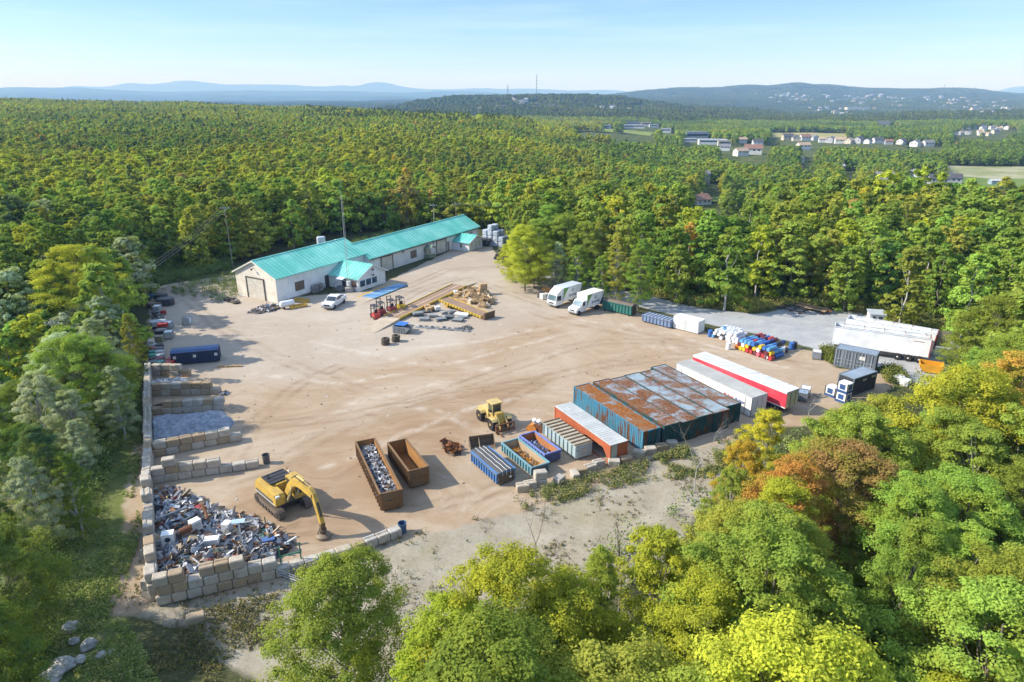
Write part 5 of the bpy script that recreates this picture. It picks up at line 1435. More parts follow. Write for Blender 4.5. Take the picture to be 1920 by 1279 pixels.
# yellow loading ramp leaning off the scale
a, b_ = G(822, 560, 1.1), G(893, 586, .7)
p = (G(830, 563)); d = b_ - a
t = thing('loading_ramp', 'brown loading ramp with yellow hazard edged side leaning beside the scale', 'ramp', G(824, 574), math.atan2(d.y, d.x))
Lr = 10.4; Wr = 2.2
mb = MB(); mb.xz([(0, 1.0), (Lr, .35), (Lr, .5), (0, 1.15)], 0, Wr); mb.build('deck', M_DECK, t)
for y in (-.1, Wr): mb = MB(); mb.xz([(0, .82), (Lr, .18), (Lr, .55), (0, 1.25)], y, y + .1); mb.build('side_rail', paint((.62, .42, .04), 'yellow edge', dirt=.25), t)
mb = MB()
for k in range(14): a = .2 + k * .73; z = 1.0 - .062 * a; mb.box(a, a + .3, -.115, -.102, z - .17, z + .18)
mb.build('hazard_stripe', paint((.18, .12, .03), 'dark stripe'), t)
mb = MB(); mb.xz([(Lr, .15), (Lr + .9, .1), (Lr + 1.0, 1.2), (Lr + .85, 1.2), (Lr + .1, .35)], -.05, Wr + .05); mb.build('lip', paint((.13, .08, .04), 'dark brown lip', dirt=.4, rust=.3), t)
mb = MB(); mb.box(1.1, 1.9, .2, Wr - .2, .1, .9); mb.build('jack', YEL, t)
for s in (.3, Wr - .3): wheel(t, 2.6, s + (.01 if s > 1 else -.0), .3, .3, .2, name='wheel')

# ------------------------------------------------------------------ tyres, drums, totes, stacks
def tyre(x, y, z, r, w, label, group, tilt=(0, 0)):
    mb = MB(); mb.lathe([(r * .55, 0), (r * .9, 0), (r, w * .15), (r, w * .85), (r * .9, w), (r * .55, w), (r * .5, w * .5)], 20)
    mb.f.pop(); mb.f.pop(); mb.m.pop(); mb.m.pop()
    k = len(mb.v) // 20
    for i in range(20): mb.f.append(((k - 1) * 20 + i, (k - 1) * 20 + (i + 1) % 20, (i + 1) % 20, i)); mb.m.append(0)
    o = mb.build('tyre', paint((.085, .07, .05), 'dusty tyre', dirt=.5, rough=.9), None); o.location = (x, y, z); o.rotation_euler = (tilt[0], tilt[1], random.random())
    return tag(o, label, 'tyre', group)
p = G(723, 646); tyre(p.x, p.y, 0, .62, .5, 'big dusty tyre under the upper one, left stack', 'big tyres stacked by the ramp'); tyre(p.x + .03, p.y, .5, .62, .5, 'big dusty tyre on top of the left stack', 'big tyres stacked by the ramp')
p = G(742, 640); tyre(p.x, p.y, 0, .62, .5, 'big dusty tyre under the tilted one, right stack', 'big tyres stacked by the ramp'); tyre(p.x + .06, p.y, .52, .62, .45, 'big tilted tyre on top of the right stack', 'big tyres stacked by the ramp', (.1, .05))

def drum_mesh(col, endc=None):
    mb = MB(); r, h = .30, .9
    mb.lathe([(r * .9, .0), (r, .02), (r, h * .32), (r * 1.04, h * .34), (r, h * .36), (r, h * .64), (r * 1.04, h * .66), (r, h * .68), (r, h - .02), (r * .92, h), (r * .9, h - .03)], 14)
    mb.mi = 1; mb.lathe([(r * .9, h - .035), (r * .9, h - .028)], 14)
    o = mb.build('drum', [paint(col, 'drum plastic', dirt=.2, rough=.45), paint(endc or col, 'drum end', dirt=.15, rough=.5)]); me = o.data; bpy.data.objects.remove(o)
    return me
DC = {'blue': (.04, .14, .42), 'light blue': (.12, .33, .55), 'yellow': (.72, .46, .02), 'orange': (.62, .17, .03), 'red': (.42, .04, .04), 'dark red': (.15, .03, .04), 'white': (.76, .77, .78), 'black': (.03, .035, .045), 'pink': (.62, .12, .17), 'navy': (.03, .06, .18)}
DM = {k: drum_mesh(v) for k, v in DC.items()}
def drum(x, y, z, col, label, group, yaw=0, lying=False, sc=1.0):
    o = bpy.data.objects.new('drum', DM[col]); C.objects.link(o)
    o.location = (x, y, z); o.rotation_euler = (math.pi / 2, 0, yaw) if lying else (random.uniform(-.03, .03), 0, yaw); o.scale = (sc,) * 3
    return tag(o, label, 'drum', group)
# coloured pile: lying drums, ends toward the yard, three layers
A, B = G(1383, 652), G(1452, 676); d = (B - A); n_ = int(d.length / .62); d.normalize(); nb = Vector((-d.y, d.x, 0)); ya = math.atan2(d.y, d.x)
front = ['red', 'orange', 'white', 'red', 'orange', 'yellow', 'dark red', 'black', 'white', 'yellow', 'yellow', 'black', 'orange', 'blue']
back = ['dark red', 'blue', 'black', 'dark red', 'navy', 'light blue', 'blue', 'red']
rr = random.Random(5)
for row in range(5):
    for lay in range(3):
        cnt = n_ + 1 - lay - (1 if row > 2 else 0)
        for k in range(cnt):
            if rr.random() < .05 + .08 * lay: continue
            f = k / max(1, cnt - 1)
            if row == 0 and lay < 2: col = rr.choice(['yellow', 'orange', 'white', 'red', 'yellow', 'orange', 'dark red', 'pink'])
            elif row <= 2: col = rr.choice(['blue', 'light blue', 'blue', 'light blue', 'yellow' if row == 0 else 'blue', 'red' if f < .35 else 'blue'])
            else: col = rr.choice(['dark red', 'navy', 'black', 'dark red', 'blue', 'red'])
            q = A + d * ((k + .5 * lay + .3) * .62) + nb * (row * .95 + .45 + rr.uniform(-.06, .06) - .22 * (lay == 0 and row == 0))
            lab = '%s drum lying in the coloured stack, %s layer, %s' % (col, ['ground', 'middle', 'top'][lay], ['round end facing the yard' if row == 0 else '', 'second row', 'third row', 'fourth row', 'row nearest the gravel road'][row] if row else 'round end facing the yard')
            drum(q.x, q.y, .31 + lay * .53, col, lab, 'drums in the coloured stack', ya + math.pi * 0 + rr.uniform(-.05, .05), True)
for (u, v, col, lab) in ((1365, 655, 'white', 'grey white drum standing alone at the left end of the coloured stack'), (1437, 673, 'dark red', 'dark red drum standing before the right end of the stack'), (1448, 671, 'blue', 'bright blue drum standing at the right end of the stack'), (1456, 660, 'yellow', 'yellow drum standing right of the stack'), (1466, 663, 'white', 'small white drum on the ground right of the stack'), (1483, 655, 'blue', 'bright blue drum in the bushes beyond the stack'), (1489, 654, 'black', 'black drum in the bushes beyond the stack'), (1331, 631, 'blue', 'blue drum standing between the white box and the white drums')):
    p = G(u, v); drum(p.x, p.y, 0, col, lab, None, sc=1.15)
A, B = G(1340, 632), G(1392, 646); d = (B - A); L = d.length; d.normalize(); nb = Vector((-d.y, d.x, 0)); ya = math.atan2(d.y, d.x)
for row in range(4):
    for lay in range(3):
        n = int(L / .56) - lay
        for k in range(n):
            if rr.random() < .08: continue
            q = A + d * ((k + .5 * lay) * .56) + nb * (row * .8 + .3)
            blue = rr.random() < .06
            drum(q.x, q.y, .28 + lay * .46, 'light blue' if blue else 'white', '%s drum lying in the white stack, %s layer' % ('pale blue' if blue else 'white', ['ground', 'middle', 'top'][lay]), 'drums in the white stack', ya + rr.uniform(-.3, .3), True, .9)

def tote(u, v, yaw, label, z=0, lying=False, col=(.74, .76, .78)):
    p = G(u, v); t = thing('tote', label, 'tote', (p.x, p.y, z), yaw, 'caged white totes')
    if lying: t.rotation_euler = (0, math.pi / 2, yaw); t.location.z = .6
    mb = MB(); mb.box(-.5, .5, -.58, .58, .16, 1.1); mb.cyl((0, 0, 1.1), (0, 0, 1.16), .12, n=10); mb.build('bottle', paint(col, 'white plastic bottle', dirt=.12, rough=.4), t)
    mb = MB(); r = .018
    for k in range(6):
        z_ = .22 + k * .18
        for s in (-1, 1): mb.box(-.54, .54, s * .62 - r, s * .62 + r, z_ - r, z_ + r); mb.box(s * .54 - r, s * .54 + r, -.62, .62, z_ - r, z_ + r)
    for k in range(5):
        a = -.52 + .26 * k
        for s in (-1, 1): mb.box(a - r, a + r, s * .62 - r, s * .62 + r, .15, 1.14); mb.box(s * .54 - r, s * .54 + r, a * 1.15 - r, a * 1.15 + r, .15, 1.14)
    mb.build('cage', STEEL, t)
    mb = MB(); mb.box(-.56, .56, -.64, .64, .11, .15)
    for a in (-.5, 0, .5): mb.box(a - .06, a + .06, -.62, .62, 0, .11)
    mb.build('pallet', WOODG, t)
    return t
tote(1530, 672, R(-20), 'lone caged white tote between the drums and the grey container')
tote(1509, 742, R(-28), 'white topped tote standing behind the end of the red trailer', z=0)
tote(1504, 750, R(-28), 'blue grey tote at the near corner of the red trailer', col=(.25, .33, .42))
tote(318, 634, R(10), 'white tote standing in front of the black bales by the left wall')
tote(344, 608, R(10), 'white tote lying apart on the yard, right of the left row', lying=True)
tote(317, 616, R(5), 'pale grey tote at the edge of the shade by the left wall')
tote(296, 585, R(5), 'white tote in the shade near the far left corner')
# ------------------------------------------------------------------ heaps of scrap and small goods
def hill(poly_xy, hmax, fall, wallside=None):
    """Height of a heap over a ground polygon: rises inwards from the free edges."""
    P = np.array(poly_xy)
    def f(x, y):
        x = np.asarray(x, float); y = np.asarray(y, float)
        d = np.full(x.shape, 1e9)
        for i in range(len(P)):
            if wallside and i in wallside: continue
            a, b = P[i], P[(i + 1) % len(P)]; ab = b - a
            t = np.clip(((x - a[0]) * ab[0] + (y - a[1]) * ab[1]) / (ab @ ab), 0, 1)
            d = np.minimum(d, np.hypot(x - a[0] - t * ab[0], y - a[1] - t * ab[1]))
        ins = inpoly(x, y, [tuple(p) for p in P])
        return np.where(ins, hmax * (1 - np.exp(-d / fall)) * (.65 + .7 * fbm(x * .9, y * .9, 3)), 0)
    return f
def scrap(name, label, cat, poly, hmax, fall, n, smin, smax, cols, seed, wallside=None, z0=0.0, flat=.5, base=None, T=None, poly_xy=None):
    r = random.Random(seed)
    P = poly_xy or gp(poly); f = hill(P, hmax, fall, wallside)
    xs = [p[0] for p in P]; ys = [p[1] for p in P]
    mats = [paint(c, 'scrap ' + nm, dirt=.35, rust=.1 if i % 3 else .3, rough=.5, metal=.25 if 'metal' in nm else 0) for i, (nm, c, w) in enumerate(cols)]
    ws = [w for _, _, w in cols]
    mb = MB()
    # the packed core of the heap
    nx_, ny_ = 26, 26; g = []
    for i in range(nx_ + 1):
        for j in range(ny_ + 1):
            x = min(xs) + (max(xs) - min(xs)) * i / nx_; y = min(ys) + (max(ys) - min(ys)) * j / ny_
            g.append((x, y, z0 + float(f(x, y)) * .85 - .05))
    ins = [bool(inpoly(np.array(p[0]), np.array(p[1]), P)) for p in g]
    mb.mi = len(mats)
    if hmax > .05: mb.add(g, [(i * (ny_ + 1) + j, (i + 1) * (ny_ + 1) + j, (i + 1) * (ny_ + 1) + j + 1, i * (ny_ + 1) + j + 1) for i in range(nx_) for j in range(ny_) if ins[i * (ny_ + 1) + j] or ins[(i + 1) * (ny_ + 1) + j + 1]])
    for _ in range(n):
        for _t in range(30):
            x, y = r.uniform(min(xs), max(xs)), r.uniform(min(ys), max(ys))
            if inpoly(np.array(x), np.array(y), P): break
        z = z0 + float(f(x, y)) * r.uniform(.75, 1.0)
        s = smin * (smax / smin) ** (r.random() ** 1.6)
        mb.mi = r.choices(range(len(mats)), ws)[0]
        rot = Matrix.Rotation(r.uniform(0, 6.28), 4, 'Z') @ Matrix.Rotation(r.gauss(0, flat), 4, 'X') @ Matrix.Rotation(r.gauss(0, flat), 4, 'Y')
        mb.T = Matrix.Translation((x, y, z + s * .08)) @ rot
        k = r.random()
        if k < .34: mb.cbox(0, 0, 0, s, s * r.uniform(.3, .9), max(.015, s * r.uniform(.03, .12)))
        elif k < .66: mb.cbox(0, 0, 0, s * 1.9, s * .11, s * r.uniform(.06, .16))
        elif k < .8: mb.cbox(0, 0, 0, s * .7, s * .55, s * r.uniform(.3, .55))
        elif k < .9: mb.cyl((-s * .6, 0, 0), (s * .6, 0, 0), s * r.uniform(.05, .16), n=7)
        else:
            # a bent sheet
            w = s * .45; mb.add([(-s / 2, -w, 0), (0, -w, s * .2), (s / 2, -w, -.05), (-s / 2, w, .02), (0, w, s * .25), (s / 2, w, 0)], [(0, 1, 4, 3), (1, 2, 5, 4)])
    mb.T = Matrix.Identity(4)
    o = mb.build(name, mats + [base or paint((.09, .075, .06), 'packed scrap', dirt=.5, rough=.95)])
    if T is not None: o.matrix_world = T
    return tag(o, label, cat, None, 'stuff')
CM = [('metal grey', (.27, .28, .30), 5.5), ('white', (.58, .59, .6), 1.4), ('pale metal', (.38, .40, .43), 5), ('black', (.03, .03, .035), 3.6), ('brown', (.14, .085, .05), 3), ('tan', (.36, .28, .19), 2), ('red', (.36, .05, .04), .2), ('blue', (.08, .14, .25), .25), ('yellow', (.5, .36, .06), .12), ('green', (.05, .16, .10), .3), ('rust', (.26, .11, .04), 1.5)]
big = [(291, 925), (318, 918), (370, 935), (395, 952), (440, 968), (470, 972), (520, 998), (556, 1022), (520, 1045), (480, 1060), (300, 1110)]
scrap('scrap_heap', 'big heap of mixed metal scrap against the left and front walls', 'scrap heap', big, 1.2, 3.0, 6500, .13, 1.25, CM, 3, (8, 9, 10), flat=.55)
scrap('scrap_heap', 'pale aluminium scrap in the farthest pen', 'scrap heap', [(288, 722), (350, 716), (364, 722), (345, 730), (288, 736)], .7, .6, 420, .2, .9, [('pale metal', (.55, .56, .58), 5), ('metal grey', (.36, .38, .42), 4), ('white', (.68, .68, .68), 3), ('brown', (.2, .13, .1), 1)], 4, (0, 4))
scrap('scrap_heap', 'dark red brown scrap in the second pen', 'scrap heap', [(286, 762), (330, 752), (390, 752), (420, 745), (400, 758), (330, 772), (286, 775)], .6, .9, 650, .12, .4, [('dark red', (.10, .035, .03), 5), ('brown', (.07, .045, .035), 4), ('rust', (.17, .07, .04), 2)], 5, (5, 6))
scrap('scrap_heap', 'small scatter of pale scrap at the end of the second pen wall', 'scrap heap', [(410, 737), (425, 733), (428, 740), (412, 745)], .3, .5, 60, .15, .6, CM, 6)
scrap('scrap_heap', 'thin scatter of scrap in the narrow pen before the stepped wall', 'scrap heap', [(284, 885), (325, 872), (330, 885), (310, 900), (284, 903)], .35, .7, 120, .2, 1.0, CM, 7)
ctr, L, Wd, yaw = SK1
c0, s0 = math.cos(yaw), math.sin(yaw)
q = [(ctr.x + a * c0 - b * s0, ctr.y + a * s0 + b * c0) for a, b in ((-L / 2 + .12, -Wd / 2 + .24), (L / 2 - .12, -Wd / 2 + .24), (L / 2 - .12, Wd / 2 - .24), (-L / 2 + .12, Wd / 2 - .24))]
scrap('scrap_load', 'shiny shredded metal scrap filling the long brown skip', 'scrap load', None, .5, .5, 1700, .1, .55, [('pale metal', (.5, .51, .53), 4), ('metal grey', (.25, .26, .28), 4), ('black', (.03, .03, .035), 4), ('white', (.7, .7, .7), 2), ('brown', (.16, .10, .06), 2)], 8, z0=1.15, poly_xy=q)
ctr, L, Wd, yaw = SK4; c0, s0 = math.cos(yaw), math.sin(yaw)
q = [(ctr.x + a * c0 - b * s0, ctr.y + a * s0 + b * c0) for a, b in ((-L / 2 + .15, -Wd / 2 + .3), (L / 2 - .15, -Wd / 2 + .3), (L / 2 - .15, Wd / 2 - .3), (-L / 2 + .15, Wd / 2 - .3))]
scrap('scrap_load', 'orange rusty dregs in the low teal skip', 'scrap load', None, .3, .8, 420, .08, .3, [('orange', (.55, .24, .03), 5), ('brown', (.13, .08, .05), 4), ('black', (.05, .045, .04), 2), ('pale', (.5, .45, .4), 1)], 9, z0=.34, poly_xy=q, base=paint((.50, .23, .025), 'orange sludge', dirt=.5, dcol=(.12, .07, .03)))
ctr, L, Wd, yaw = SK5; c0, s0 = math.cos(yaw), math.sin(yaw)
q = [(ctr.x + a * c0 - b * s0, ctr.y + a * s0 + b * c0) for a, b in ((-L / 2 + .15, -Wd / 2 + .3), (L / 2 - .9, -Wd / 2 + .3), (L / 2 - .15, Wd / 2 - .3), (-L / 2 + .15, Wd / 2 - .3))]
scrap('scrap_load', 'blue and grey dregs in the violet skip', 'scrap load', None, .3, .8, 380, .08, .28, [('blue', (.08, .16, .4), 4), ('grey', (.4, .42, .45), 3), ('brown', (.1, .07, .05), 4)], 10, z0=.34, poly_xy=q)
scrap('scrap_heap', 'heap of rusty cut tank ends between the skips and the loader', 'scrap heap', [(830, 832), (850, 828), (868, 836), (866, 853), (850, 858), (833, 845)], .5, .7, 60, .2, .5, [('rust', (.26, .11, .04), 4), ('brown', (.13, .07, .04), 3)], 12)
r = random.Random(21)
for k, (u, v) in enumerate(((836, 836), (843, 842), (850, 838), (857, 842), (846, 850), (853, 852), (862, 848), (838, 846), (832, 828))):
    p = G(u, v); mb = MB(); mb.lathe([(.02, 0), (.2, .03), (.34, .12), (.4, .28), (.37, .28), (.3, .13), (.15, .06)], 14)
    o = mb.build('dished_end', RUSTL if k % 2 else RUST); o.location = (p.x, p.y, .25 if k < 7 else 0.02); o.rotation_euler = (r.uniform(-.8, .8), r.uniform(-.8, .8), r.random() * 6)
    tag(o, 'rusty dished tank end lying in the small heap behind the skips' if k < 8 else 'rusty dished tank end lying apart from the small heap', 'scrap metal', 'dished tank ends')
scrap('scrap_heap', 'untidy machine parts lying at the workshop corner', 'scrap heap', [(464, 588), (475, 580), (500, 574), (528, 570), (530, 577), (515, 584), (490, 589)], .6, .8, 230, .15, .8, CM, 13)
scrap('scrap_heap', 'machine parts and tyres at the left of the garage door', 'scrap heap', [(419, 562), (440, 560), (453, 567), (445, 571), (424, 567)], .5, .6, 60, .15, .6, [('black', (.03, .03, .03), 4), ('orange', (.4, .14, .03), 1), ('grey', (.2, .2, .2), 3)], 14)
scrap('scrap_heap', 'shredded black and grey scraps at the end of the metal stacks', 'scrap heap', [(852, 617), (880, 610), (888, 617), (870, 622)], .35, .5, 260, .1, .35, [('black', (.05, .045, .045), 4), ('grey', (.3, .3, .3), 2), ('white', (.6, .6, .6), 1)], 15)
# shredded grey fluff heap
f = hill(gp([(288, 796), (345, 778), (412, 770), (424, 775), (442, 790), (430, 808), (380, 815), (288, 830)]), 1.0, 1.6, (0, 7))
gx_, gy_ = np.meshgrid(np.linspace(-43, -29, 130), np.linspace(63, 74, 110))
z_ = f(gx_, gy_) + np.where(f(gx_, gy_) > .05, .45 * (fbm(gx_ * 1.6, gy_ * 1.6, 5) - .42), -.1)
i = np.arange(gx_.size).reshape(gx_.shape); fs = np.stack([i[:-1, :-1], i[:-1, 1:], i[1:, 1:], i[1:, :-1]], -1).reshape(-1, 4)
keep = (f(gx_, gy_) > .03).ravel(); fs = fs[keep[fs].any(1)]
m = NM('grey shredder fluff'); m.bump(m.noise(5, 6, .7), 1.0, .25)
mt = m.done(m.mix(m.ramp(m.noise(2.2, 6, .7), .35, .68), (.20, .225, .27), (.46, .50, .56)), .95)
tag(np_mesh('fluff_heap', np.stack([gx_, gy_, z_], -1).reshape(-1, 3), fs, mt), 'blue grey fluffy shredder heap filling the third pen', 'heap', None, 'stuff')
# single things in and near the big heap
def simple(name, label, cat, u, v, z, yaw, fn, mat, group=None, part='body'):
    p = G(u, v); t = thing(name, label, cat, (p.x, p.y, z), yaw, group); mb = MB(); fn(mb); mb.build(part, mat, t); return t
t = simple('washing_machine', 'white boxy appliance lying on the scrap heap by the left wall', 'appliance', 322, 1040, 1.3, .3, lambda m_: m_.cbox(0, 0, .3, .9, .7, 1.0), WHITE)
mb = MB(); mb.cyl((0, -.36, .35), (0, -.38, .35), .22, n=14); mb.build('porthole', GLASS, t)
t = simple('steel_post', 'white steel post standing upright at the edge of the scrap heap', 'post', 456, 1035, 1.0, .2, lambda m_: m_.box(-.06, .06, -.06, .06, 0, 1.9), WHITE2)
mb = MB(); mb.box(-.5, .5, -.3, .3, 1.9, 1.95); mb.build('top_plate', paint((.4, .52, .6), 'pale blue plate'), t)
drum(*G(379, 949).xy, .0, 'red', 'small red and white drum lying at the edge of the scrap heap', None, .5, True, .7).location.z = .25
t = simple('plastic_tub', 'blue plastic tub on the right end of the scrap heap', 'tub', 505, 1025, .35, .4, lambda m_: m_.prism([(-.4, -.3, 0), (.4, -.3, 0), (.5, -.3, .45), (-.5, -.3, .45)], (0, .6, 0)), paint((.06, .13, .32), 'blue tub', dirt=.2))
t = simple('steel_pipe', 'short wide rusty pipe lying in the scrap heap beside the white appliance', 'pipe', 343, 1030, 1.4, .3, lambda m_: (m_.cyl((0, 0, .2), (.9, .3, .35), .3, n=14, caps=False)), RUST)
for (u, v, z, a, sx, sz, lab) in ((372, 1015, 1.2, .9, .8, .9, 'white boxy appliance in the middle of the scrap heap'), (402, 1040, 1.1, .2, 1.1, .5, 'white low appliance near the front wall in the scrap heap'), (430, 1012, .9, 1.4, .7, .8, 'cream appliance at the right middle of the scrap heap')):
    t = simple('appliance', lab, 'appliance', u, v, z, a, lambda m_: m_.cbox(0, 0, sz / 2, sx, .65, sz), WHITE2 if 'cream' in lab else WHITE)
    mb = MB(); mb.box(-sx * .4, sx * .4, -.345, -.328, sz * .15, sz * .8); mb.build('door', paint((.5, .5, .5), 'appliance door', dirt=.3), t)
for k, (u, v, z, a, L_) in enumerate(((330, 985, 1.0, .5, 2.2), (390, 985, .9, 2.2, 2.6), (455, 1000, .7, .1, 2.0), (350, 1060, 1.2, 1.1, 2.4))):
    simple('steel_pipe', ['long grey pipe across the back of the scrap heap', 'long rusty pipe across the middle of the scrap heap', 'grey pipe near the right edge of the scrap heap', 'dark pipe near the front wall in the scrap heap'][k], 'pipe', u, v, z, a, lambda m_: m_.cyl((-L_ / 2, 0, .1), (L_ / 2, 0, .45), .11, n=10), [STEEL, RUST, STEEL, DARK][k])
def bin_(u, v, col, label):
    t = simple('waste_bin', label, 'bin', u, v, 0, 0, lambda m_: (m_.lathe([(.3, 0), (.33, .05), (.36, .9), (.38, .95), (.34, .95), (.31, .1)], 16)), col)
    return t
bin_(500, 868, paint((.09, .09, .09), 'black bin', dirt=.3), 'black bin standing at the end of the stepped block wall')
bin_(755, 998, paint((.05, .11, .22), 'blue bin', dirt=.3), 'blue bin at the right end of the curved block row')
# green frame gate by the curved row
t = thing('steel_rack', 'green steel rack frame standing in the curved block row', 'frame', G(548, 1068), R(24))
mb = MB()
for a in (-.75, .75): mb.box(a - .05, a + .05, -.05, .05, 0, 2.3)
for z in (.35, 1.4): mb.box(-.7, .7, -.04, .04, z, z + .08)
mb.build('frame', paint((.03, .2, .11), 'green frame', dirt=.3), t)
mb = MB()
for k in range(3): mb.cyl((-1.5 + .1 * k, -.3, .9 - .3 * k), (1.2, -2.2 - .3 * k, .1), .04, n=6)
mb.build('pipe', STEEL, t)
# rocks at the lower left
M_ROCK = NM('grey rock'); m = M_ROCK; m.bump(m.noise(4, 6, .7), .8, .1); M_ROCK = m.done(m.mix(m.ramp(m.noise(1.2, 6, .7), .4, .65), (.30, .295, .28), (.52, .50, .46)), .95)
for k, (u, v, s) in enumerate(((133, 1180, .9), (167, 1212, .8), (150, 1240, .6), (120, 1250, 1.0), (190, 1232, .5), (98, 1270, 1.2), (140, 1205, .5), (210, 1225, .35))):
    p = G(u, v); r = random.Random(k); mb = MB()
    n1, n2 = 7, 10; prof = []
    vs = []
    for a in range(n1):
        for b in range(n2):
            th, ph = math.pi * (a + .5) / n1, 2 * math.pi * b / n2
            q = s * (.5 + .22 * r.random()); vs.append((q * math.sin(th) * math.cos(ph) * 1.2, q * math.sin(th) * math.sin(ph), q * math.cos(th) * .7))
    fs = [(a * n2 + b, (a + 1) * n2 + b, (a + 1) * n2 + (b + 1) % n2, a * n2 + (b + 1) % n2) for a in range(n1 - 1) for b in range(n2)] + [tuple(range(n2)), tuple((n1 - 1) * n2 + n2 - 1 - b for b in range(n2))]
    mb.add(vs, fs); o = mb.build('boulder', M_ROCK); o.location = (p.x, p.y, .15); o.rotation_euler = (0, 0, k)
    tag(o, ['large grey boulder at the foot of the left bank', 'flat grey boulder right of the large one', 'grey boulder below the flat one', 'broad grey boulder at the bottom left edge of the bank', 'small boulder on the turf', 'biggest boulder in the lower left corner', 'grey stone between the boulders', 'little stone lying on the turf right of the boulders'][k], 'rock', 'boulders in the lower left')

# bales and black stacks behind the gatehouse
M_BALE = paint((.46, .50, .55), 'white wrapped bale', dirt=.4, rough=.5, dcol=(.2, .23, .26), scale=2)
def bale(x, y, z, yaw, label, group, s=(.7, .62, 1.1), mat=None):
    r = random.Random(int(x * 91 + y * 37 + z * 11)); mb = MB(); n = 10; vs = []
    for j, zz in enumerate((0, .08, .5, .92, 1)):
        for k in range(n):
            a = 2 * math.pi * (k + .5) / n; ca, sa = math.cos(a), math.sin(a); e = (abs(ca) ** 5 + abs(sa) ** 5) ** -.2 * (.88 if zz in (0, 1) else 1) * r.uniform(.94, 1.04)
            vs.append((s[0] * ca * e, s[1] * sa * e, s[2] * zz * r.uniform(.97, 1.0)))
    mb.add(vs, [(j * n + k, j * n + (k + 1) % n, (j + 1) * n + (k + 1) % n, (j + 1) * n + k) for j in range(4) for k in range(n)] + [tuple(range(n - 1, -1, -1)), tuple(4 * n + k for k in range(n))])
    o = mb.build('bale', mat or M_BALE); o.location = (x, y, z); o.rotation_euler = (0, 0, yaw)
    return tag(o, label, 'bale', group)
b0 = G(916, 460); ex = Vector((math.cos(HB), math.sin(HB), 0)); ey = Vector((ex.y, -ex.x, 0))
for row in range(2):
    for lay in range(4):
        for k in range(4):
            if lay == 3 and k not in (1,): continue
            if lay == 2 and k > 2: continue
            q = b0 + ey * (k * 1.5 - .9 + .2 * row) + ex * (row * 1.5 + .3)
            bale(q.x, q.y, lay * 1.25, HB - math.pi / 2 + random.uniform(-.08, .08), 'blue white wrapped bale in the tall stack behind the gatehouse, %s' % ['ground layer', 'second layer', 'third layer', 'alone on top'][lay], 'wrapped bales behind the gatehouse', (.76, .72, 1.2))
for k, (u, v) in enumerate(((602, 440), (634, 446))):
    p = G(u, v + 12, 5.0)
    for j in range(3): bale(p.x, p.y, j * 2.0, .3, 'pale bale showing above the workshop ridge, %s stack' % ['left', 'right'][k] if j == 2 else 'pale bale low in the %s stack behind the workshop' % ['left', 'right'][k], 'bales behind the workshop', (.9, .8, 1.95))
M_BLKB = paint((.045, .048, .058), 'black plastic sheet', dirt=.2, rough=.35, spec=.6)
A, B = G(934, 487), G(962, 497)
def roll(p, q, r_, label, group):
    mb = MB(); mb.cyl(p, q, r_, r_ * .95, 10); mb.cyl(Vector(p) - (Vector(q) - Vector(p)).normalized() * .02, Vector(p), r_ * .5, n=8)
    return tag(mb.build('plastic_roll', M_BLKB), label, 'roll', group)
for row in range(4):
    for lay in range(4):
        for k in range(6 - lay):
            q = A + ex * (row * 1.15 - .3) + ey * (k * .78 + .39 * lay - .6); q.z = .36 + lay * .62
            e = q + Vector((.25, 1.0, 0)) + Vector((0, 0, random.uniform(-.1, .1)))
            roll(q, e, .36, 'shiny black plastic roll in the heap beside the near trees, %s layer' % ['ground', 'second', 'third', 'top'][lay], 'black rolls beside the near trees')
for k in range(4):
    for lay in range(3):
        q = G(896, 462) + ey * (k * .75 - .5 + .3 * lay) + ex * .8; q.z = .36 + lay * .6
        roll(q, q + ex * 1.3, .38, 'black plastic roll stacked between the gatehouse and the bales, %s layer' % ['ground', 'second', 'top'][lay], 'black rolls beside the gatehouse')

# wood: crates, pallets, offcuts
def pallet(x, y, z, yaw, tilt, label, group='wooden pallets in the wood pile', mat=None):
    mb = MB()
    for k in range(6): mb.box(-.6, .6, -.5 + k * .175, -.39 + k * .175, .11, .135)
    for k in range(3): mb.box(-.6 + k * .53, -.48 + k * .53, -.5, .5, .025, .11)
    for k in range(3): mb.box(-.6, .6, -.5 + k * .45, -.4 + k * .45, 0, .024)
    o = mb.build('pallet', mat or WOOD); o.location = (x, y, z); o.rotation_euler = (tilt[0], tilt[1], yaw)
    return tag(o, label, 'pallet', group)
def crate(u, v, s, label, z=0, yaw=0.4, mat=None, group='wooden crates in the wood pile'):
    p = G(u, v); t = thing('crate', label, 'crate', (p.x, p.y, z), yaw, group)
    mb = MB(); a, b_, c_ = s; mb.box(-a / 2 + .03, a / 2 - .03, -b_ / 2 + .03, b_ / 2 - .03, .1, c_ - .02); mb.build('box', mat or WOOD, t)
    mb = MB()
    for sx in (-1, 1):
        for sy in (-1, 1): mb.cbox(sx * (a / 2 - .04), sy * (b_ / 2 - .04), c_ / 2, .1, .1, c_)
        for z_ in (.1, c_ - .06): mb.cbox(sx * (a / 2 - .02), 0, z_, .06, b_ - .2, .1); mb.cbox(0, sx * (b_ / 2 - .02), z_, a - .2, .06, .1)
    mb.build('batten', mat or WOOD, t)
    return t
CARD = paint((.50, .33, .17), 'cardboard', dirt=.2)
crate(906, 552, (1.3, 1.0, 1.0), 'brown crate at the bottom of the two high stack', 0, .3, CARD); crate(906, 552, (1.3, 1.0, 1.05), 'brown crate on top of the two high stack', 1.01, .33, CARD)
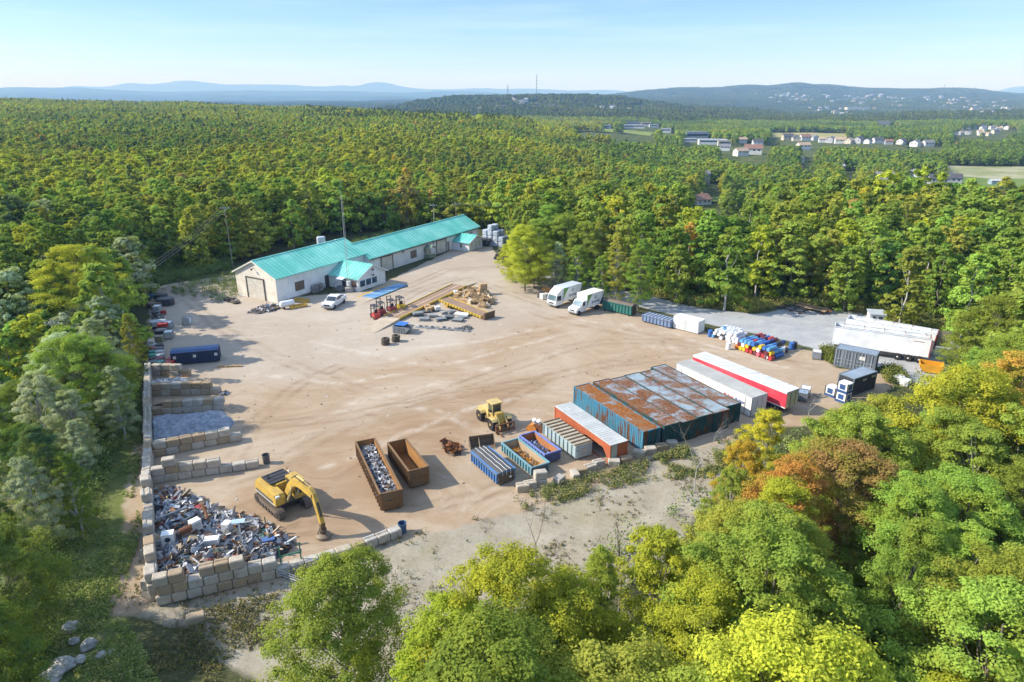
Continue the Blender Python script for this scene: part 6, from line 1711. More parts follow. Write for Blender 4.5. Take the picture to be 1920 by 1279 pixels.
crate(878, 552, (1.6, 1.2, .9), 'pale crate at the back of the wood pile'); crate(889, 545, (1.3, 1.1, .8), 'broad pale crate behind the wood pile', yaw=.1); crate(858, 557, (1.4, .9, .7), 'low pale crate next to the scale deck', yaw=1.1)
crate(869, 566, (1.7, 1.1, .6), 'pale crate at the front of the wood pile', yaw=-.5); crate(882, 569, (1.0, .9, .7), 'small crate between the pallets', yaw=.9, mat=paint((.6, .5, .36), 'pale board', dirt=.2)); crate(855, 553, (.9, .9, .8), 'grey white crate next to the scale deck', yaw=.2, mat=WHITE2)
r = random.Random(3)
for k in range(16):
    u, v = r.uniform(860, 920), r.uniform(548, 578)
    if v > 560 + (u - 850) * .32: v -= 10
    p = G(u, v); pallet(p.x, p.y, r.uniform(.1, .9), r.random() * 6, (r.uniform(-.5, .5), r.uniform(-.9, .9)), 'pale wooden pallet thrown on the wood pile')
scrap('wood_scrap', 'broken boards and offcuts between the crates of the wood pile', 'wood pile', [(848, 558), (868, 548), (900, 545), (924, 558), (925, 570), (905, 578), (880, 566), (862, 568)], .7, .9, 420, .25, 1.5, [('pale wood', (.50, .34, .17), 5), ('wood', (.38, .24, .11), 4), ('white', (.66, .6, .5), 1.5), ('dark', (.1, .08, .06), .6)], 16, flat=.5, base=paint((.25, .17, .09), 'wood litter', dirt=.4))
# flat metal stacks beside the ramp
MST = [paint((.10, .115, .12), 'dark slate sheets', dirt=.3), paint((.22, .235, .24), 'grey sheets', dirt=.4), paint((.33, .32, .29), 'pale sheets', dirt=.4), paint((.07, .065, .06), 'black sheets', dirt=.3)]
SP = [(783, 592, 1.7, 1.3, 1.0), (797, 601, 1.7, 1.1, .7), (812, 595, 1.5, 1.2, .9), (828, 601, 1.8, 1.2, .7), (843, 597, 1.5, 1.2, .8), (858, 602, 1.8, 1.3, .7), (846, 588, 1.3, 1.0, .8), (815, 583, 1.7, 1.1, .6), (801, 586, 1.3, 1.1, .5), (868, 597, 1.5, 1.0, .6), (832, 588, 1.4, 1.0, .7)]
WHr = ['dark stack nearest the blue bin', 'dark stack in front of the first one', 'stack of pale layers in the middle', 'spread stack of grey sheets', 'tall stack of black sheets', 'spread stack at the front right', 'tall stack behind the spread ones', 'stack nearest the loading ramp', 'low stack behind the dark one', 'flat stack at the right end', 'grey stack in the second row']
for k, (u, v, a, b_, h) in enumerate(SP):
    p = G(u, v); o_ = MB(); z = 0; rr_ = random.Random(k); h *= .72; n = int(h / .11)
    o_.box(-a / 2, a / 2, -b_ / 2, b_ / 2, 0, .1)
    for j in range(1, n):
        o_.T = Matrix.Translation((rr_.uniform(-.12, .12), rr_.uniform(-.12, .12), 0)) @ Matrix.Rotation(rr_.uniform(-.12, .12), 4, 'Z')
        o_.mi = rr_.choice([0, 0, 1]); w = rr_.uniform(.8, 1.05); o_.box(-a / 2 * w, a / 2 * w, -b_ / 2 * w, b_ / 2 * w, .105 + (j - 1) * .11, .195 + (j - 1) * .11)
    o = o_.build('sheet_stack', [MST[k % 4], MST[(k + 1) % 3]]); o.location = p; o.rotation_euler = (0, 0, rr_.uniform(-.4, .8))
    tag(o, WHr[k] + ' beside the loading ramp', 'stack', 'flat metal stacks')
for k, (u, v) in enumerate(((787, 578), (797, 580), (806, 581), (790, 583))):
    crate(u + 14, v + 2, (.9, .8, .8), ['tan carton left end of the row behind the stacks', 'tan carton, second in the row behind the stacks', 'white carton in the row behind the stacks', 'tan carton before the row'][k], yaw=.5, mat=[CARD, CARD, WHITE2, CARD][k], group='cartons behind the metal stacks')
p = G(866, 592); mb = MB()
for k in range(6): mb.cyl((-1.2, -.5 + k * .2, .3 + .05 * (k % 2)), (1.2, -.5 + k * .2, .3 + .05 * (k % 2)), .1, n=8)
mb.box(-1, 1, -.6, .6, 0, .18)
o = mb.build('pipe_bundle', WHITE2); o.location = p; o.rotation_euler = (0, 0, -.3); tag(o, 'white pipe bundle at the right end of the metal stacks', 'pipes')
mb = MB()
for k in range(9): mb.T = Matrix.Translation((k * .95, .1 * math.sin(k * 2.1), 0)) @ Matrix.Rotation(.4 * math.sin(k * 3.7), 4, 'Z') @ Matrix.Rotation(.08 * math.sin(k), 4, 'X'); mb.box(-.7, .7, -.35, .35, .0 + .03 * (k % 3), .06 + .03 * (k % 3)); mb.cbox(.2, 0, .25, .5, .06, .35)
o = mb.build('frame_row', MST[1]); o.location = G(787, 614); o.rotation_euler = (0, 0, R(-12)); tag(o, 'row of flattened grey metal frames lying in front of the stacks', 'scrap metal')
# grey tipping bin with blue lid
t = thing('tipping_bin', 'grey ribbed bin under a bright blue sheet beside the cream ramp', 'bin', G(757, 623), R(-18))
mb = MB()
for s in (-1, 1): mb.xz([(-1.4, 0), (.6, 0), (1.5, 1.0), (1.3, 1.1), (-1.4, 1.1)], s * .85 - .03, s * .85 + .03)
mb.box(-1.45, -1.4, -.85, .85, 0, 1.1); mb.box(-1.4, .6, -.82, .82, 0, .06); mb.prism([(.6, -.82, 0), (1.5, -.82, 1.0), (1.45, -.82, 1.03), (.55, -.82, .06)], (0, 1.64, 0))
for k in range(5): mb.box(-1.2 + .4 * k, -1.12 + .4 * k, -.93, -.885, .05, 1.05)
mb.build('body', paint((.22, .24, .25), 'grey bin paint', dirt=.4, rust=.1), t)
mb = MB(); mb.box(-1.35, .3, -.3, 1.5, 1.12, 1.17); mb.build('cover_sheet', paint((.03, .16, .52), 'bright blue sheet', dirt=.15), t)
# workshop corner
t = thing('fuel_tank', 'white horizontal fuel tank at the corner of the workshop', 'tank', G(539, 578), R(42))
mb = MB(); mb.lathe([(.02, -1.3), (.35, -1.27), (.52, -1.15), (.55, -1.0), (.55, 1.0), (.52, 1.15), (.35, 1.27), (.02, 1.3)], 20, 'y'); mb.T = Matrix.Translation((0, 0, 0)); o = mb.build('shell', WHITE, t, True); o.location = (0, 0, .85); o.rotation_euler = (0, 0, R(90))
mb = MB(); mb.box(-.8, -.6, -.5, .5, 0, .45); mb.box(.6, .8, -.5, .5, 0, .45); mb.build('saddle', DARK, t)
for k, (u, v, yw) in enumerate(((560, 577, 35), (566, 566, -20))):
    t = thing('guard_rail', ['yellow guard rail bundle lying beside the white tank', 'yellow guard rail standing by the gas bottle cage'][k], 'guard rail', G(u, v), R(yw), 'yellow guard rails')
    mb = MB()
    for j in range(3): mb.box(-1.5, 1.5, -.35 + .3 * j, -.25 + .3 * j, .1 + .12 * j, .35 + .12 * j)
    mb.build('rail', YEL, t); mb = MB()
    for a in (-1.2, 1.2): mb.box(a - .06, a + .06, -.4, .4, 0, .5)
    mb.build('post', YEL, t)
t = thing('bottle_cage', 'grey cage of gas bottles against the workshop wall', 'cage', NA + XH * 7.6 + NH * .7, HB)
mb = MB()
for k in range(6):
    for j in range(2): mb.cyl((.2 + k * .4, -.2 + j * .4, .05), (.2 + k * .4, -.2 + j * .4, 1.35), .16, .13, 8)
mb.build('gas_bottle', paint((.36, .34, .32), 'bottle grey', dirt=.4), t)
mb = MB()
for a in (0, 1.2, 2.4): mb.box(a - .03, a + .03, -.5, -.45, 0, 1.5); mb.box(a - .03, a + .03, .35, .4, 0, 1.5)
for z in (.1, .8, 1.45): mb.box(0, 2.4, -.5, -.46, z, z + .05); mb.box(0, 2.4, .36, .4, z, z + .05)
mb.build('frame', DARK, t)
p = G(428, 563); tyre(p.x, p.y, 0, .6, .45, 'black tyre left of the garage door', 'tyres by the garage'); p = G(443, 569); tyre(p.x, p.y, 0, .6, .3, 'black tyre lying flat nearer the camera', 'tyres by the garage')

# goods along the far left wall
def heapbag(u, v, label, mat, s, group, z=0): p = G(u, v); return bale(p.x, p.y, z, random.random() * .6, label, group, s, mat)
t = heapbag(311, 572, 'big black wrapped bundle in the shade at the far left', M_BLKB, (1.5, 1.0, 1.3), None); heapbag(303, 563, 'black wrapped bundle behind the big one', M_BLKB, (1.1, .9, 1.2), None)
heapbag(292, 575, 'brown wicker like bundle of wire by the left wall', paint((.2, .16, .11), 'wire', dirt=.5), (1.2, .9, .9), None)
heapbag(299, 618, 'black bag heap behind the front totes', M_BLKB, (1.1, .8, .8), None); heapbag(298, 612, 'silver sheet heap by the left wall', paint((.45, .48, .5), 'silver sheet', dirt=.3), (1.2, .9, 1.0), None)
heapbag(303, 628, 'black wrapped bale left of the white tote', M_BLKB, (.9, .8, .9), None)
crate(297, 640, (1.6, 1.0, .9), 'olive grey crate in the left row below the bags', yaw=.1, mat=paint((.24, .21, .13), 'olive crate'), group='crates along the left wall')
crate(307, 620, (1.4, .9, .5), 'flat red crate on the left row', .7, .2, RED, 'crates along the left wall'); crate(307, 590, (.7, .6, .7), 'small red box beside the white tote in the shade', 0, .2, RED, 'crates along the left wall')
crate(289, 558, (1.4, 1.0, .6), 'blue box at the far left corner of the yard', 0, .2, paint((.08, .2, .36), 'blue box'), 'crates along the left wall')
scrap('scrap_heap', 'litter of white and grey pieces in the shade of the far left row', 'scrap heap', [(283, 570), (305, 580), (310, 640), (285, 645)], .3, .6, 200, .2, .8, CM, 18)
cols_ = [('teal', (.05, .22, .2)), ('grey', (.42, .44, .46)), ('green', (.06, .3, .2)), ('grey', (.4, .42, .43)), ('black', (.04, .04, .05)), ('red', (.3, .06, .07)), ('dark grey', (.12, .13, .14))]
for row in range(6):
    for k in range(2):
        for lay in range(2):
            c_ = cols_[(row * 2 + k + lay * 3) % 7]; p = G(289 + 12 * k + row * .3, 660 + row * 6.4)
            bale(p.x, p.y, lay * .62, .15, '%s compressed bale beside the navy skip, %s row from the front' % (c_[0], ['sixth', 'fifth', 'fourth', 'third', 'second', 'first'][row]) + (', on top' if lay else ''), 'compressed bales beside the navy skip', (.58, .5, .6), paint(c_[1], 'bale ' + c_[0], dirt=.5, scale=3))
for k, (u, v) in enumerate(((319, 690), (324, 684))):
    crate(u, v, (1.1, .9, 1.0), ['red box at the left end of the navy skip', 'red box behind the left end of the navy skip'][k], 0, .1, RED, 'red boxes by the navy skip')
p = G(432, 688); mb = MB()
for k in range(7): mb.cbox(-1.4 + .45 * k, .1 * math.sin(k * 2), .12, .5, .35, .2)
o = mb.build('timber_pile', WOOD); o.location = p; o.rotation_euler = (0, 0, .1); tag(o, 'row of pale timber offcuts at the right end of the navy skip', 'timber')
# small pile of goods by the trucks
crate(1024, 555, (1.3, 1.1, 1.5), 'orange brown crate standing left of the flat nosed truck', .0, .5, paint((.48, .24, .09), 'orange board'), 'goods beside the trucks'); crate(1020, 560, (1.3, 1.1, 1.0), 'grey white crate before the orange brown one', 0, .5, WHITE2, 'goods beside the trucks')
heapbag(1013, 558, 'black and white wrapped bundle left of the crates by the trucks', paint((.1, .09, .09), 'dark wrap', dirt=.5), (.6, .5, 1.3), None)
p = G(1555, 746); pallet(*G(1538, 743).xy, 0, .3, (0, 0), 'pale pallet lying on the ground left of the blue cased tanks', 'loose pallets', WOODG)
for k, (u, v) in enumerate(((1685, 715), (1697, 722))):
    heapbag(u, v, ['white sack half hidden behind the yellow leaved tree', 'white sack before the other one among the bushes'][k], WHITE2, (.65, .55, .8), None)
# scattered bits on the yard
scrap('yard_litter', 'scattered small scraps and stones on the open yard', 'litter', [(300, 600), (900, 600), (1350, 640), (1250, 800), (980, 900), (640, 1000), (420, 930), (440, 800), (300, 690)], .02, 1, 800, .05, .26, [('dark', (.09, .07, .05), 5), ('white', (.6, .6, .58), 2), ('brown', (.2, .13, .08), 4)], 30, flat=.2, base=None)
# ------------------------------------------------------------------ trees
def leaf_mat(name, const=None):
  m = NM(name); nt_ = m.nt
  for n in list(nt_.nodes):
      if n.type == 'BSDF_PRINCIPLED': nt_.nodes.remove(n)
  oi = m.n('ShaderNodeObjectInfo')
  rnd = oi.outputs['Random']
  nz = m.noise(.55, 3, .6); nz2 = m.noise(.02, 4, .6)
  base = oi.outputs['Color'] if const is None else const
  hs = m.n('ShaderNodeHueSaturation')
  m.set(hs.inputs['Hue'], m.math('ADD', .5, m.math('ADD', m.math('MULTIPLY', m.math('SUBTRACT', rnd, .5), .05), m.math('MULTIPLY', m.math('SUBTRACT', nz2, .5), -.06))))
  m.set(hs.inputs['Saturation'], 1.0)
  m.set(hs.inputs['Value'], m.math('ADD', .88, m.math('MULTIPLY', m.math('FRACT', m.math('MULTIPLY', rnd, 17.3)), .6)))
  m.set(hs.inputs['Color'], base)
  leafc = m.mix(m.math('MULTIPLY', m.ramp(nz, .55, .75), .3), hs.outputs['Color'], (.46, .42, .06))
  leafc = m.mix(m.math('MULTIPLY', m.ramp(m.noise(.42, 4, .65), .46, .62), .62), leafc, m.mix(.5, (.24, .31, .045), (.38, .39, .05)))
  fl = m.n('ShaderNodeHueSaturation'); m.set(fl.inputs['Color'], leafc); m.set(fl.inputs['Value'], m.math('ADD', .55, m.math('MULTIPLY', m.noise(3.4, 3, .8), .95))); leafc = fl.outputs['Color']
  df = m.n('ShaderNodeBsdfDiffuse'); tl = m.n('ShaderNodeBsdfTranslucent'); mxs = m.n('ShaderNodeMixShader')
  m.set(df.inputs['Color'], leafc); m.set(tl.inputs['Color'], m.mix(.35, leafc, (.46, .50, .04)))
  mxs.inputs[0].default_value = .42
  nt_.links.new(df.outputs[0], mxs.inputs[1]); nt_.links.new(tl.outputs[0], mxs.inputs[2])
  nt_.links.new(mxs.outputs[0], m.out.inputs['Surface'])
  return m.mat
M_LEAF = leaf_mat('leaf')
M_BARK = paint((.19, .165, .135), 'bark', dirt=.4, rough=.95, scale=3)
M_BIRCH = paint((.46, .44, .40), 'pale bark', dirt=.4, rough=.9, scale=3)

def leaf_quads(P, N, size, g):
    """Rhombic leaves at P facing N."""
    n = len(P)
    t = g.normal(size=(n, 3)); t -= (t * N).sum(1, keepdims=True) * N; t /= np.linalg.norm(t, axis=1, keepdims=True) + 1e-9
    b = np.cross(N, t); s = (size * g.uniform(.65, 1.3, n))[:, None]
    v = np.stack([P - t * s * .6, P - b * s * .38 + N * s * .08, P + t * s * .6, P + b * s * .38 + N * s * .08], 1).reshape(-1, 3)
    return v, np.arange(4 * n).reshape(n, 4)

def crown_geo(seed, H, Rr, base, nclump, per, size, shape='round', lump=.30):
    g = np.random.default_rng(seed)
    t = g.uniform(0, 1, nclump) ** .85
    a = g.uniform(0, 6.283, nclump)
    if shape == 'round': prof = np.sin(np.pi * np.clip(t * .80 + .16, 0, 1)) ** .7
    elif shape == 'tall': prof = np.sin(np.pi * np.clip(t * .74 + .22, 0, 1)) ** .8 * .9
    elif shape == 'cone': prof = (1 - t) ** .85 * .95 + .05
    else: prof = (1 - .75 * t)
    lobes = 1 + .26 * np.sin(a * 2 + seed + 2 * t) + .22 * np.sin(a * 4 + 2.3 * seed + 7 * t)
    rad = Rr * prof * lobes * g.uniform(.2, 1, nclump) ** .4 * g.uniform(.85, 1.2, nclump)
    z = H * (base + (1 - base) * t)
    c = np.stack([rad * np.cos(a), rad * np.sin(a), z], 1)
    rc = Rr * lump * g.uniform(.55, 1.25, nclump) * (.75 + .5 * (1 - t))
    d = g.normal(size=(nclump, per, 3)); d /= np.linalg.norm(d, axis=2, keepdims=True)
    d[..., 2] = np.where((d[..., 2] < 0) & (g.random((nclump, per)) < .55), -d[..., 2], d[..., 2])
    rr = g.random((nclump, per, 1)) ** .5 * np.where(g.random((nclump, per, 1)) < .12, g.uniform(1, 1.7, (nclump, per, 1)), 1)
    P = c[:, None] + d * rr * rc[:, None, None] * np.array([1, 1, .58])
    out = c[:, None] - np.array([0, 0, H * (base + .35 * (1 - base))]); out = out / (np.linalg.norm(out, axis=2, keepdims=True) + 1e-6)
    N = d * .8 + out * .5 + g.normal(size=d.shape) * .42 + np.array([0, 0, .35])
    N /= np.linalg.norm(N, axis=2, keepdims=True)
    return leaf_quads(P.reshape(-1, 3), N.reshape(-1, 3), size, g) + (c,)

def trunk_geo(seed, H, r, tips, nl=9, n=7):
    rr = random.Random(seed); mb = MB(); p = Vector((0, 0, -.5)); k = 7; line = [p]
    for i in range(1, k + 1):
        z = H * .86 * i / k; line.append(Vector((rr.gauss(0, .012 * H), rr.gauss(0, .012 * H), z)))
    for i in range(k): mb.cyl(line[i], line[i + 1], r * (1 - .8 * i / k), r * (1 - .8 * (i + 1) / k), n, False)
    idx = list(range(len(tips))); rr.shuffle(idx)
    for i in idx[:nl]:
        q = Vector(tips[i]); z0 = max(.2 * H, q.z - .30 * H); f = min(z0 / (H * .86), .98) * k; j = int(f); a = line[j].lerp(line[min(k, j + 1)], f - j)
        mid = a.lerp(q, .5) + Vector((rr.gauss(0, .15), rr.gauss(0, .15), -.1)); b = r * .38 * (1 - .6 * f / k)
        mb.cyl(a, mid, b, b * .65, 5, False); mb.cyl(mid, q, b * .65, b * .2, 5, False)
    return mb

def proto(seed, H, Rr, base, nclump, per, size, shape, bark=None, joined=False, lump=.30, nl=9):
    lv, lf, tips = crown_geo(seed, H, Rr, base, nclump, per, size, shape, lump)
    tm = trunk_geo(seed, H, .012 * H + .03, [tuple(c) for c in tips], nl)
    if joined:
        tv = np.array(tm.v)
        quads = np.array([f for f in tm.f if len(f) == 4])
        vs = np.concatenate([lv, tv]); fs = np.concatenate([lf, quads + len(lv)])
        o = np_mesh('tree', vs, fs, [M_LEAF, bark or M_BARK], False, link=False)
        o.data.polygons.foreach_set('material_index', np.concatenate([np.zeros(len(lf), np.int32), np.ones(len(quads), np.int32)]))
        return o
    c = np_mesh('crown', lv, lf, M_LEAF, False, link=False); cm = c.data; bpy.data.objects.remove(c)
    t = tm.build('trunk', bark or M_BARK, None, True); tme = t.data; bpy.data.objects.remove(t)
    return (H, Rr, tme, cm)

COL = {'deep green': (.12, .20, .045), 'mid green': (.20, .295, .05), 'fresh green': (.27, .38, .065), 'olive green': (.30, .32, .055), 'yellow green': (.42, .44, .045), 'yellow': (.58, .48, .05), 'orange': (.52, .31, .065), 'rust brown': (.36, .27, .085), 'silver green': (.42, .47, .28), 'bluish green': (.10, .17, .075)}
NEAR = [proto(s, H, Rr, b, nc, per, .108, sh, bk, nl=34, lump=lu) for s, H, Rr, b, nc, per, sh, bk, lu in
        ((1, 11, 3.3, .13, 250, 250, 'round', None, .205), (2, 13, 3.6, .15, 270, 250, 'round', None, .205), (3, 12, 2.5, .1, 190, 250, 'tall', M_BIRCH, .205), (4, 10, 3.6, .12, 250, 250, 'round', None, .205), (5, 14, 2.9, .12, 230, 250, 'tall', None, .205), (6, 9, 2.4, .12, 170, 230, 'round', M_BIRCH, .21))]
MID = [proto(s, H, Rr, b, nc, per, .42, sh, bk, nl=8, lump=lu) for s, H, Rr, b, nc, per, sh, bk, lu in
       ((11, 12, 3.5, .05, 170, 34, 'round', None, .19), (12, 13, 3.0, .05, 160, 34, 'tall', M_BIRCH, .20), (13, 11, 3.8, .05, 180, 34, 'round', None, .185), (14, 14, 3.3, .05, 170, 34, 'round', None, .19), (15, 9, 2.4, .05, 110, 34, 'tall', M_BIRCH, .22), (16, 14, 2.7, .1, 90, 55, 'cone', None, .22))]

def to_obj(tp):
    return bpy.data.objects.new
def make_tree(tp, x, y, z, H, yaw, col, label, group, wide=1.0):
    s = H / tp[0]
    t = thing('tree', label, 'tree', (x, y, z), yaw, group); t.scale = (s * wide, s * wide, s)
    a = bpy.data.objects.new('trunk', tp[2]); C.objects.link(a); a.parent = t
    b = bpy.data.objects.new('crown', tp[3]); C.objects.link(b); b.parent = t
    c = COL[col]; b.color = (c[0], c[1], c[2], 1)
    return t

# --- where trees may not stand or hide the yard
P_CLEAR = [(270, 556), (300, 528), (420, 508), (424, 490), (640, 436), (900, 398), (906, 424), (948, 426), (958, 496), (1080, 521), (1145, 545), (1250, 571), (1400, 589), (1470, 566), (1560, 570), (1655, 583), (1670, 606), (1800, 632), (1812, 655), (1760, 718), (1700, 712), (1640, 720), (1575, 760), (1515, 760), (1440, 790), (1400, 815), (1392, 862), (1340, 895), (1290, 905), (1262, 950), (1210, 985), (1140, 1020), (1040, 1070), (880, 1150), (790, 1210), (740, 1180), (690, 1090), (620, 1062), (560, 1120), (520, 1200), (505, 1290), (65, 1290), (88, 1180), (140, 1050), (185, 930), (238, 810), (262, 700)]
PC = np.array(P_CLEAR, float)
ZB = [P_DIRT, P_GRAV, P_CLR, P_PALE, P_CUT, P_VERGE]
BLD = [tuple((NA + XH * a + NH * b).xy) for a, b in ((-4, 9), (24, 9), (24, 7), (66, 9), (66, -10.5), (-4, -10.5))]
TOWN_CLEAR = []                                       # (x, y, radius) discs kept open round houses
def vec_proj(x, y, z):
    q = z - CAMH; dep = y * math.cos(PITCH) - q * math.sin(PITCH); up = y * math.sin(PITCH) + q * math.cos(PITCH)
    return 960 + F * x / dep, 639.5 - F * up / dep

HOUSES = []   # (u, v of the roof, y distance, yaw deg, length, depth, eave, ridge, roof, wall, label)
def at_y(u, y): return ((u - 960) / 1363 * y, y)
# --- houses out in the woods and the town: placed where the photo shows them on the terrain
WALLC = {'white': paint((.66, .65, .63), 'white house wall', dirt=.1), 'cream': paint((.56, .50, .40), 'cream house wall', dirt=.1), 'grey': paint((.40, .41, .42), 'grey house wall', dirt=.1), 'brick': paint((.36, .2, .14), 'brick house wall', dirt=.1), 'blue': paint((.30, .38, .45), 'blue house wall', dirt=.1)}
ROOFC = {'brown': paint((.24, .13, .09), 'brown shingle', dirt=.2), 'grey': paint((.19, .19, .20), 'grey shingle', dirt=.2), 'dark': paint((.08, .08, .085), 'dark shingle', dirt=.2), 'pale': paint((.48, .48, .48), 'pale roofing', dirt=.2), 'tan': paint((.40, .30, .2), 'tan shingle', dirt=.2)}
def ground_y(u, v, up, y0=150, y1=9000):
    """Distance at which the line of sight through (u, v) comes down to the terrain plus up."""
    ys = np.exp(np.linspace(math.log(y0), math.log(y1), 900)); z = terrain_z((u - 960) / 1363 * ys, ys) + up
    q = 35 - (v - 170) / 1452 * ys - z
    k = np.nonzero(q < 0)[0]
    return float(ys[k[0]]) if len(k) else y1
def house(u, v, wpx, yaw, asp, he, hr, roof, wall, label, group=None, up=2.0, parts=True, cat='house', name='house', y=None, flat=False):
    """v: lowest row where the photo shows it; wpx: its width in the photo; he, hr: eaves and rise as shares of the width."""
    y = y or ground_y(u, v, up)
    x, y = at_y(u, y)
    z0 = 35 - (v - 170) / 1452 * y - .2
    L = wpx * y / 1452; D = L * asp; ze = L * he; zr = ze if flat else ze + L * hr
    TOWN_CLEAR.append((x, y, max(L, D) * .6 + 2, u - wpx / 2, u + wpx / 2, v - .12 * wpx))
    t = thing(name, label, cat, (x, y, z0), R(yaw), group)
    mb = MB(); mb.yz([(-D / 2, -6), (D / 2, -6), (D / 2, ze), (0, zr), (-D / 2, ze)] if zr > ze else [(-D / 2, -6), (D / 2, -6), (D / 2, ze), (-D / 2, ze)], -L / 2, L / 2)
    mb.build('wall', WALLC[wall], t)
    mb = MB(); o = .04 * L; k = (zr - ze) / (D / 2); th = .02 * L
    if zr > ze:
        for s in (-1, 1): mb.prism([(-L / 2 - o, s * (D / 2 + o), ze - k * o), (-L / 2 - o, 0, zr), (-L / 2 - o, 0, zr + th), (-L / 2 - o, s * (D / 2 + o), ze - k * o + th)], (L + 2 * o, 0, 0))
    else: mb.box(-L / 2 - .2, L / 2 + .2, -D / 2 - .2, D / 2 + .2, ze + .002, ze + .3)
    rf = mb.build('roof', ROOFC[roof], t)
    if parts and zr > ze:
        mb = MB(); mb.cbox(L * .25, D * .12, zr + .1, .06 * L, .06 * L, .14 * L); mb.build('chimney', WALLC['brick'], rf)
        for kx in (-.3, .05, .32):
            mb = MB(); mb.box(L * kx - .05 * L, L * kx + .05 * L, -D / 2 - .05, -D / 2 - .003, ze * .45, ze * .8); mb.build('window', GLASS, t)
        for ky in (-.22, .22):
            mb = MB(); mb.box(-L / 2 - .05, -L / 2 - .003, D * ky - .04 * L, D * ky + .04 * L, ze * .45, ze * .8); mb.build('window', GLASS, t)
    elif parts:
        mb = MB(); mb.box(-L / 2 + 1, L / 2 - 1, -D / 2 - .06, -D / 2 - .003, ze * .35, ze * .7); mb.build('window', GLASS, t)
        mb = MB(); mb.cbox(L * .2, 0, ze + .7, 2.2, 1.6, .9); mb.build('rooftop_unit', WALLC['grey'], rf)
    return t
house(1330, 393, 40, 28, .8, .26, .24, 'brown', 'white', 'white house with a brown roof and garage in the clearing among the right woods', up=.5)
house(1338, 345, 16, 5, .9, .9, .3, 'grey', 'grey', 'grey timber house half hidden in the dark trees above the brown roofed one')
house(1690, 352, 46, -28, .65, .24, .26, 'grey', 'cream', 'large house with grey brown roof among the right woods')
house(1668, 342, 30, 60, .8, .28, .2, 'grey', 'cream', 'tall gabled cream house wing behind the large grey roofed house', y=ground_y(1690, 352, 2) + 14)
house(1795, 351, 36, -20, .65, .3, .2, 'dark', 'grey', 'grey sided house with a dark roof left of the sandy clearing')
house(1820, 349, 34, -20, .7, .3, .22, 'dark', 'grey', 'dark roofed house right behind the grey sided one', y=ground_y(1795, 351, 2) + 13)
house(1738, 333, 38, -10, .4, .2, .1, 'pale', 'grey', 'long low building with a flat pale roof between the houses', cat='building', name='building', flat=True)
house(1748, 342, 14, 40, .8, .4, .35, 'pale', 'white', 'tiny white gabled house below the flat pale roof')
house(1906, 350, 20, -5, .7, .25, .12, 'pale', 'blue', 'pale blue roofed building at the right edge of the picture')
house(1518, 306, 14, 30, .8, .4, .3, 'grey', 'white', 'small white house peeking out of the woods left of the large house')
house(1600, 322, 13, 10, .8, .5, .3, 'pale', 'blue', 'pale house hidden behind trees beside the poles')
r = random.Random(40)
row = [1488, 1505, 1522, 1540, 1557, 1573, 1590, 1608, 1626, 1644, 1662, 1684, 1708, 1736, 1760]
for k, u in enumerate(row):
    house(u, 262 + k * .75 + r.uniform(-2, 2.5), r.uniform(14, 21), r.choice([0, 80, -15, 95, 40]), .8, .26, .24, r.choice(['grey', 'dark', 'tan', 'grey', 'brown']), r.choice(['white', 'white', 'cream', 'grey']), 'pale gabled house in the long row below the dry meadow, %s' % ('left part of the row' if k < 5 else 'middle of the row' if k < 10 else 'right part of the row'), 'houses in the long row')
for (u, v, w, lab, rc_) in ((1521, 280, 24, 'cream bungalow with a tan roof in front of the long row', 'tan'), (1432, 272, 20, 'white house with a dark roof at the left end of the long row', 'dark'), (1400, 268, 20, 'white gabled house left of the meadow trees', 'tan'), (1370, 282, 20, 'pale house with a grey roof beside the shop roofs', 'grey'), (1425, 289, 34, 'broad brown roofed bungalow below the shops', 'brown'), (1402, 292, 26, 'beige flat house behind the front trees of the right woods', 'tan')):
    house(u, v, w, r.uniform(-30, 30), .7, .26, .2, rc_, 'white', lab)
SHOPS = [(1312, 260, 46, .25, 'grey', 'grey', 'long grey two storey building at the near end of the shop area'), (1345, 270, 56, .12, 'pale', 'white', 'wide white shop roof in front of the grey building'), (1300, 266, 30, .14, 'pale', 'white', 'small white flat roof left of the wide shop'), (1368, 273, 26, .26, 'tan', 'cream', 'beige flat building right of the wide shop'), (1254, 248, 20, .3, 'pale', 'white', 'white flat building by the road at the meadow end'), (1182, 240, 22, .22, 'pale', 'white', 'white shop with pale roof beyond the green meadow, left'), (1202, 240, 22, .22, 'pale', 'white', 'white shop with pale roof beyond the green meadow, middle'), (1215, 236, 20, .3, 'tan', 'cream', 'orange tan roofed shop beyond the green meadow'), (1190, 234, 26, .2, 'dark', 'grey', 'dark roofed hall behind the white shops'), (1142, 240, 14, .3, 'pale', 'blue', 'little blue grey hall at the edge of the green meadow'), (1230, 238, 18, .2, 'pale', 'white', 'white shop at the right end beyond the green meadow')]
for (u, v, w, h, rc_, wc_, lab) in SHOPS: house(u, v, w, r.uniform(-12, 12), .45, h, 0, rc_, wc_, lab, 'shops and halls beyond the woods', cat='building', name='building', flat=True)
for k in range(34):
    u = r.uniform(1796, 1906); house(u, 250 - (u - 1796) * .02 + r.uniform(-10, 6), r.uniform(8, 12), r.uniform(0, 180), .75, .3, .22, r.choice(['grey', 'dark', 'grey', 'tan']), r.choice(['white', 'cream', 'white', 'grey']), 'pale house of the far housing estate at the right edge, %s' % ('left half' if u < 1850 else 'right half'), 'houses of the far estate', parts=False)
